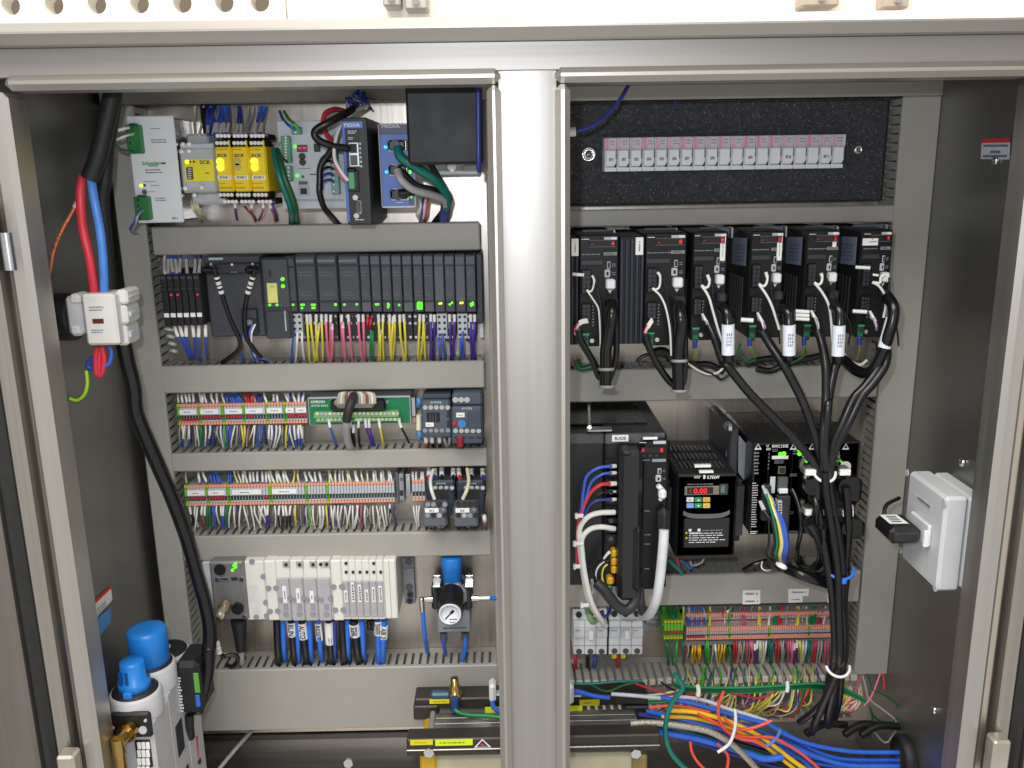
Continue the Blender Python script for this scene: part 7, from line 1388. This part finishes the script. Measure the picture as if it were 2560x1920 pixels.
wire('cable', [Vector((q[0]+w_*.3, ysb-.004, q[3]-.01)), Vector((q[0]+w_*.5, ysb+.012, q[3]+.006)), Vector((bx0-.002, ysb+.03, q[3]+.010))], .0028, BLACK, 'thin black cable behind the black sensor on the right wall', 'cable')
# ================================================================ air preparation unit, bottom left
FG = M('c2c2c4', .42, 0, .05, 40)
c0 = pt(Mz,478,990,1.06); X1 = c0.x
Y2 = solveY(*Mz(608,748), X1); Y3 = solveY(*Mz(800,640), X1+.010); Y2 = max(1.10, min(1.15, Y2)); Y3 = max(1.17, min(1.23, Y3))
au = empty('air_unit', (X1, 1.12, c0.z-.2), 'air preparation unit on the left wall with two bright blue knobs', 'air unit')
zt = c0.z
z2 = pt(Mz,608,760,Y2).z; z3 = pt(Mz,800,650,Y3).z
hw = .030
for k,(y,z) in enumerate(((1.06,zt),(Y2,z2),(Y3,z3))):
    m = MB(); m.box(X1-hw, X1+hw, y-.030, y+.0305, zt-.30, z-.030, FG, .004); bd = build('body_module', m, au)
    m = MB(); m.lathe((X1, y, z-.032), (0,0,1), [(.0335,0),(.0335,.030),(.031,.034),(.029,.034)], FG, 32); build('collar', m, bd)
    m = MB(); m.lathe((X1, y, z), (0,0,1), [(.0302,-.004),(.0295,.003),(.022,.006),(0,.006)], BLACKM, 32); build('black_cap', m, bd)
    if k < 2:
        m = MB()
        if k == 1: m.lathe((X1, y, z+.004), (0,0,1), [(.0245,0),(.0265,.002),(.0265,.046),(.0245,.051),(.018,.0525),(0,.0525)], KNOB, 36)
        else: m.lathe((X1, y, z+.004), (0,0,1), [(.0195,0),(.0215,.002),(.0215,.012),(.0165,.015),(.0165,.038),(.0150,.041),(0,.041)], KNOB, 10)
        kn = build('blue_knob', m, au)
        if k == 0:
            m = MB(); m.box(X1-.006, X1+.006, y-.0265, y-.010, z-.004, z+.012, KNOB, .002); build('locking_tab', m, kn)
            m = MB()
            for j in range(2): m.box(X1-.012+j*.008, X1-.008+j*.008, y-.0172, y-.014, z+.018, z+.036, M('0d4a90',.4), 0)
            build('slot', m, kn)
    else:
        m = MB(); m.cyl((X1-.004, y, z+.006), (0,0,1), .011, .001, GREYL, 20); build('gauge_face', m, bd); m = MB(); m.box(X1-.004, X1+.002, y-.018, y-.004, z+.0062, z+.0075, GREYD, 0); build('gauge_needle', m, bd)
yf = 1.06-.031
def aq(n_, u0, v0, u1, v1, y, d_, mt, b=.001, par=None):
    q = rect(Mz,u0,v0,u1,v1,y); m = MB(); m.box(q[0],q[1],y,y+d_,q[2],q[3],mt,b); return build(n_, m, par or au)
bp = aq('front_plate', 268, 1188, 612, 1405, yf-.006, .008, BLACK, .003)
for (u,v,r_) in ((545,1328,.0055),(568,1245,.002),(282,1312,.0025)):
    p = pt(Mz,u,v,yf-.006); m = MB(); m.cyl((p.x,yf-.005,p.z),(0,-1,0),r_,.003,GREYL,12); build('plate_screw', m, bp)
p = pt(Mz,420,1340,yf-.01); m = MB(); m.cyl((p.x,yf-.006,p.z),(-.15,-1,0),.0125,.010,BRASS,20); m.cyl((p.x-.0015,yf-.016,p.z),(-.15,-1,0),.0085,.016,BRASS,16); m.cyl((p.x-.006,yf-.030,p.z+.004),(0,0,-1),.0085,.022,BRASS,16); m.cyl((p.x-.006,yf-.030,p.z-.018),(0,0,-1),.0075,.040,BRASS,16); m.cyl((p.x-.006,yf-.030,p.z-.050),(0,0,-1),.0088,.004,BRASS,16); build('brass_elbow', m, au)
p2 = Vector((p.x-.006, yf-.030, p.z-.058)); wire('air_hose', [p2, p2+Vector((0,.003,-.04)), p2+Vector((0,.01,-.1))], .0062, M('c9c9c4',.4), 'pale hose leaving the brass elbow at the bottom left', 'hose', None, [], 10)
vt = aq('dark_vent', 482, 1425, 612, 1659, yf-.002, .004, BLACK, .001)
for i in range(3):
    for j in range(4): aq('vent_cell', 492+i*38, 1440+j*70, 524+i*38, 1500+j*70, yf-.0035, .002, PAPER, .0006, vt)
for (y0,y1,za,zb_) in ((1.10,1.125,-.085,-.135),(1.10,1.13,-.165,-.24)):
    m = MB(); m.box(X1+hw-.002, X1+hw+.0008, y0, y1, zt+zb_, zt+za, INK, .0008); build('side_slot', m, au)
ps = empty('pressure_sensor', pt(Mz,930,1200,1.13), 'black pressure sensor with green and blue marks beside the air unit', 'pressure sensor')
q = rect(Mz,830,755,1040,1205,1.125); m = MB(); m.box(q[0],q[1],1.125,1.185,q[2],q[3],BLACKM,.007); sb = build('body', m, ps)
for (u0,v0,u1,v1,mt,n_) in ((985,840,1030,1010,M('5aa23c',.4),'green_mark'),(1000,1030,1036,1130,M('2c6ad0',.4),'blue_mark')):
    q2 = rect(Mz,u0,v0,u1,v1,1.1246); m = MB(); m.box(q2[0],q2[1],1.1243,1.126,q2[2],q2[3],mt,.0004); build(n_, m, sb)
m = MB(); q2 = rect(Mz,848,870,885,1180,1.1244); lines_mb(m, q2, 12, INKW, 1.1243, .9, .6); build('print', m, sb)
wire('cable', [(Mz,945,1200,1.14),(Mz,945,1290,1.14),(Mz,955,1390,1.15)], .0066, BLACKM, 'black cable leaving the bottom of the pressure sensor', 'cable', None, [], 10)
for k,(pts,c,r,lab) in enumerate((([(940,1380),(945,1480),(935,1580),(900,1640)],'grey',.004,'grey wire below the pressure sensor, left of the red one'),([(1000,1385),(1005,1480),(1010,1580),(985,1640)],'red',.003,'red wire below the pressure sensor'),([(975,1400),(970,1500),(985,1590)],'blue',.003,'blue wire below the pressure sensor'),
        ([(880,1430),(910,1520),(950,1600)],'white',.0042,'white wire crossing below the pressure sensor'),([(1030,1590),(960,1620),(900,1650)],'black',.006,'black cable at the bottom edge below the pressure sensor'))):
    wire('wire', [(Mz,u,v,1.17) for u,v in pts], r, WC[c], lab, 'wire', None, [], 8)
wire('cable', [(Mz,1190,1680,1.24),(Mz,1340,1500,1.27),(Mz,1490,1330,1.31)], .0034, WC['grey'], 'thin grey cable slanting across the cabinet floor', 'cable', None, [], 8)
p = pt(N_,872,1905,1.25); m = MB(); m.cyl(p, (0,-1,.2), .008, .006, CHROME, 6); build('floor_bolt', m, None, 'shiny bolt head on the cabinet floor left of the transformer', 'bolt')
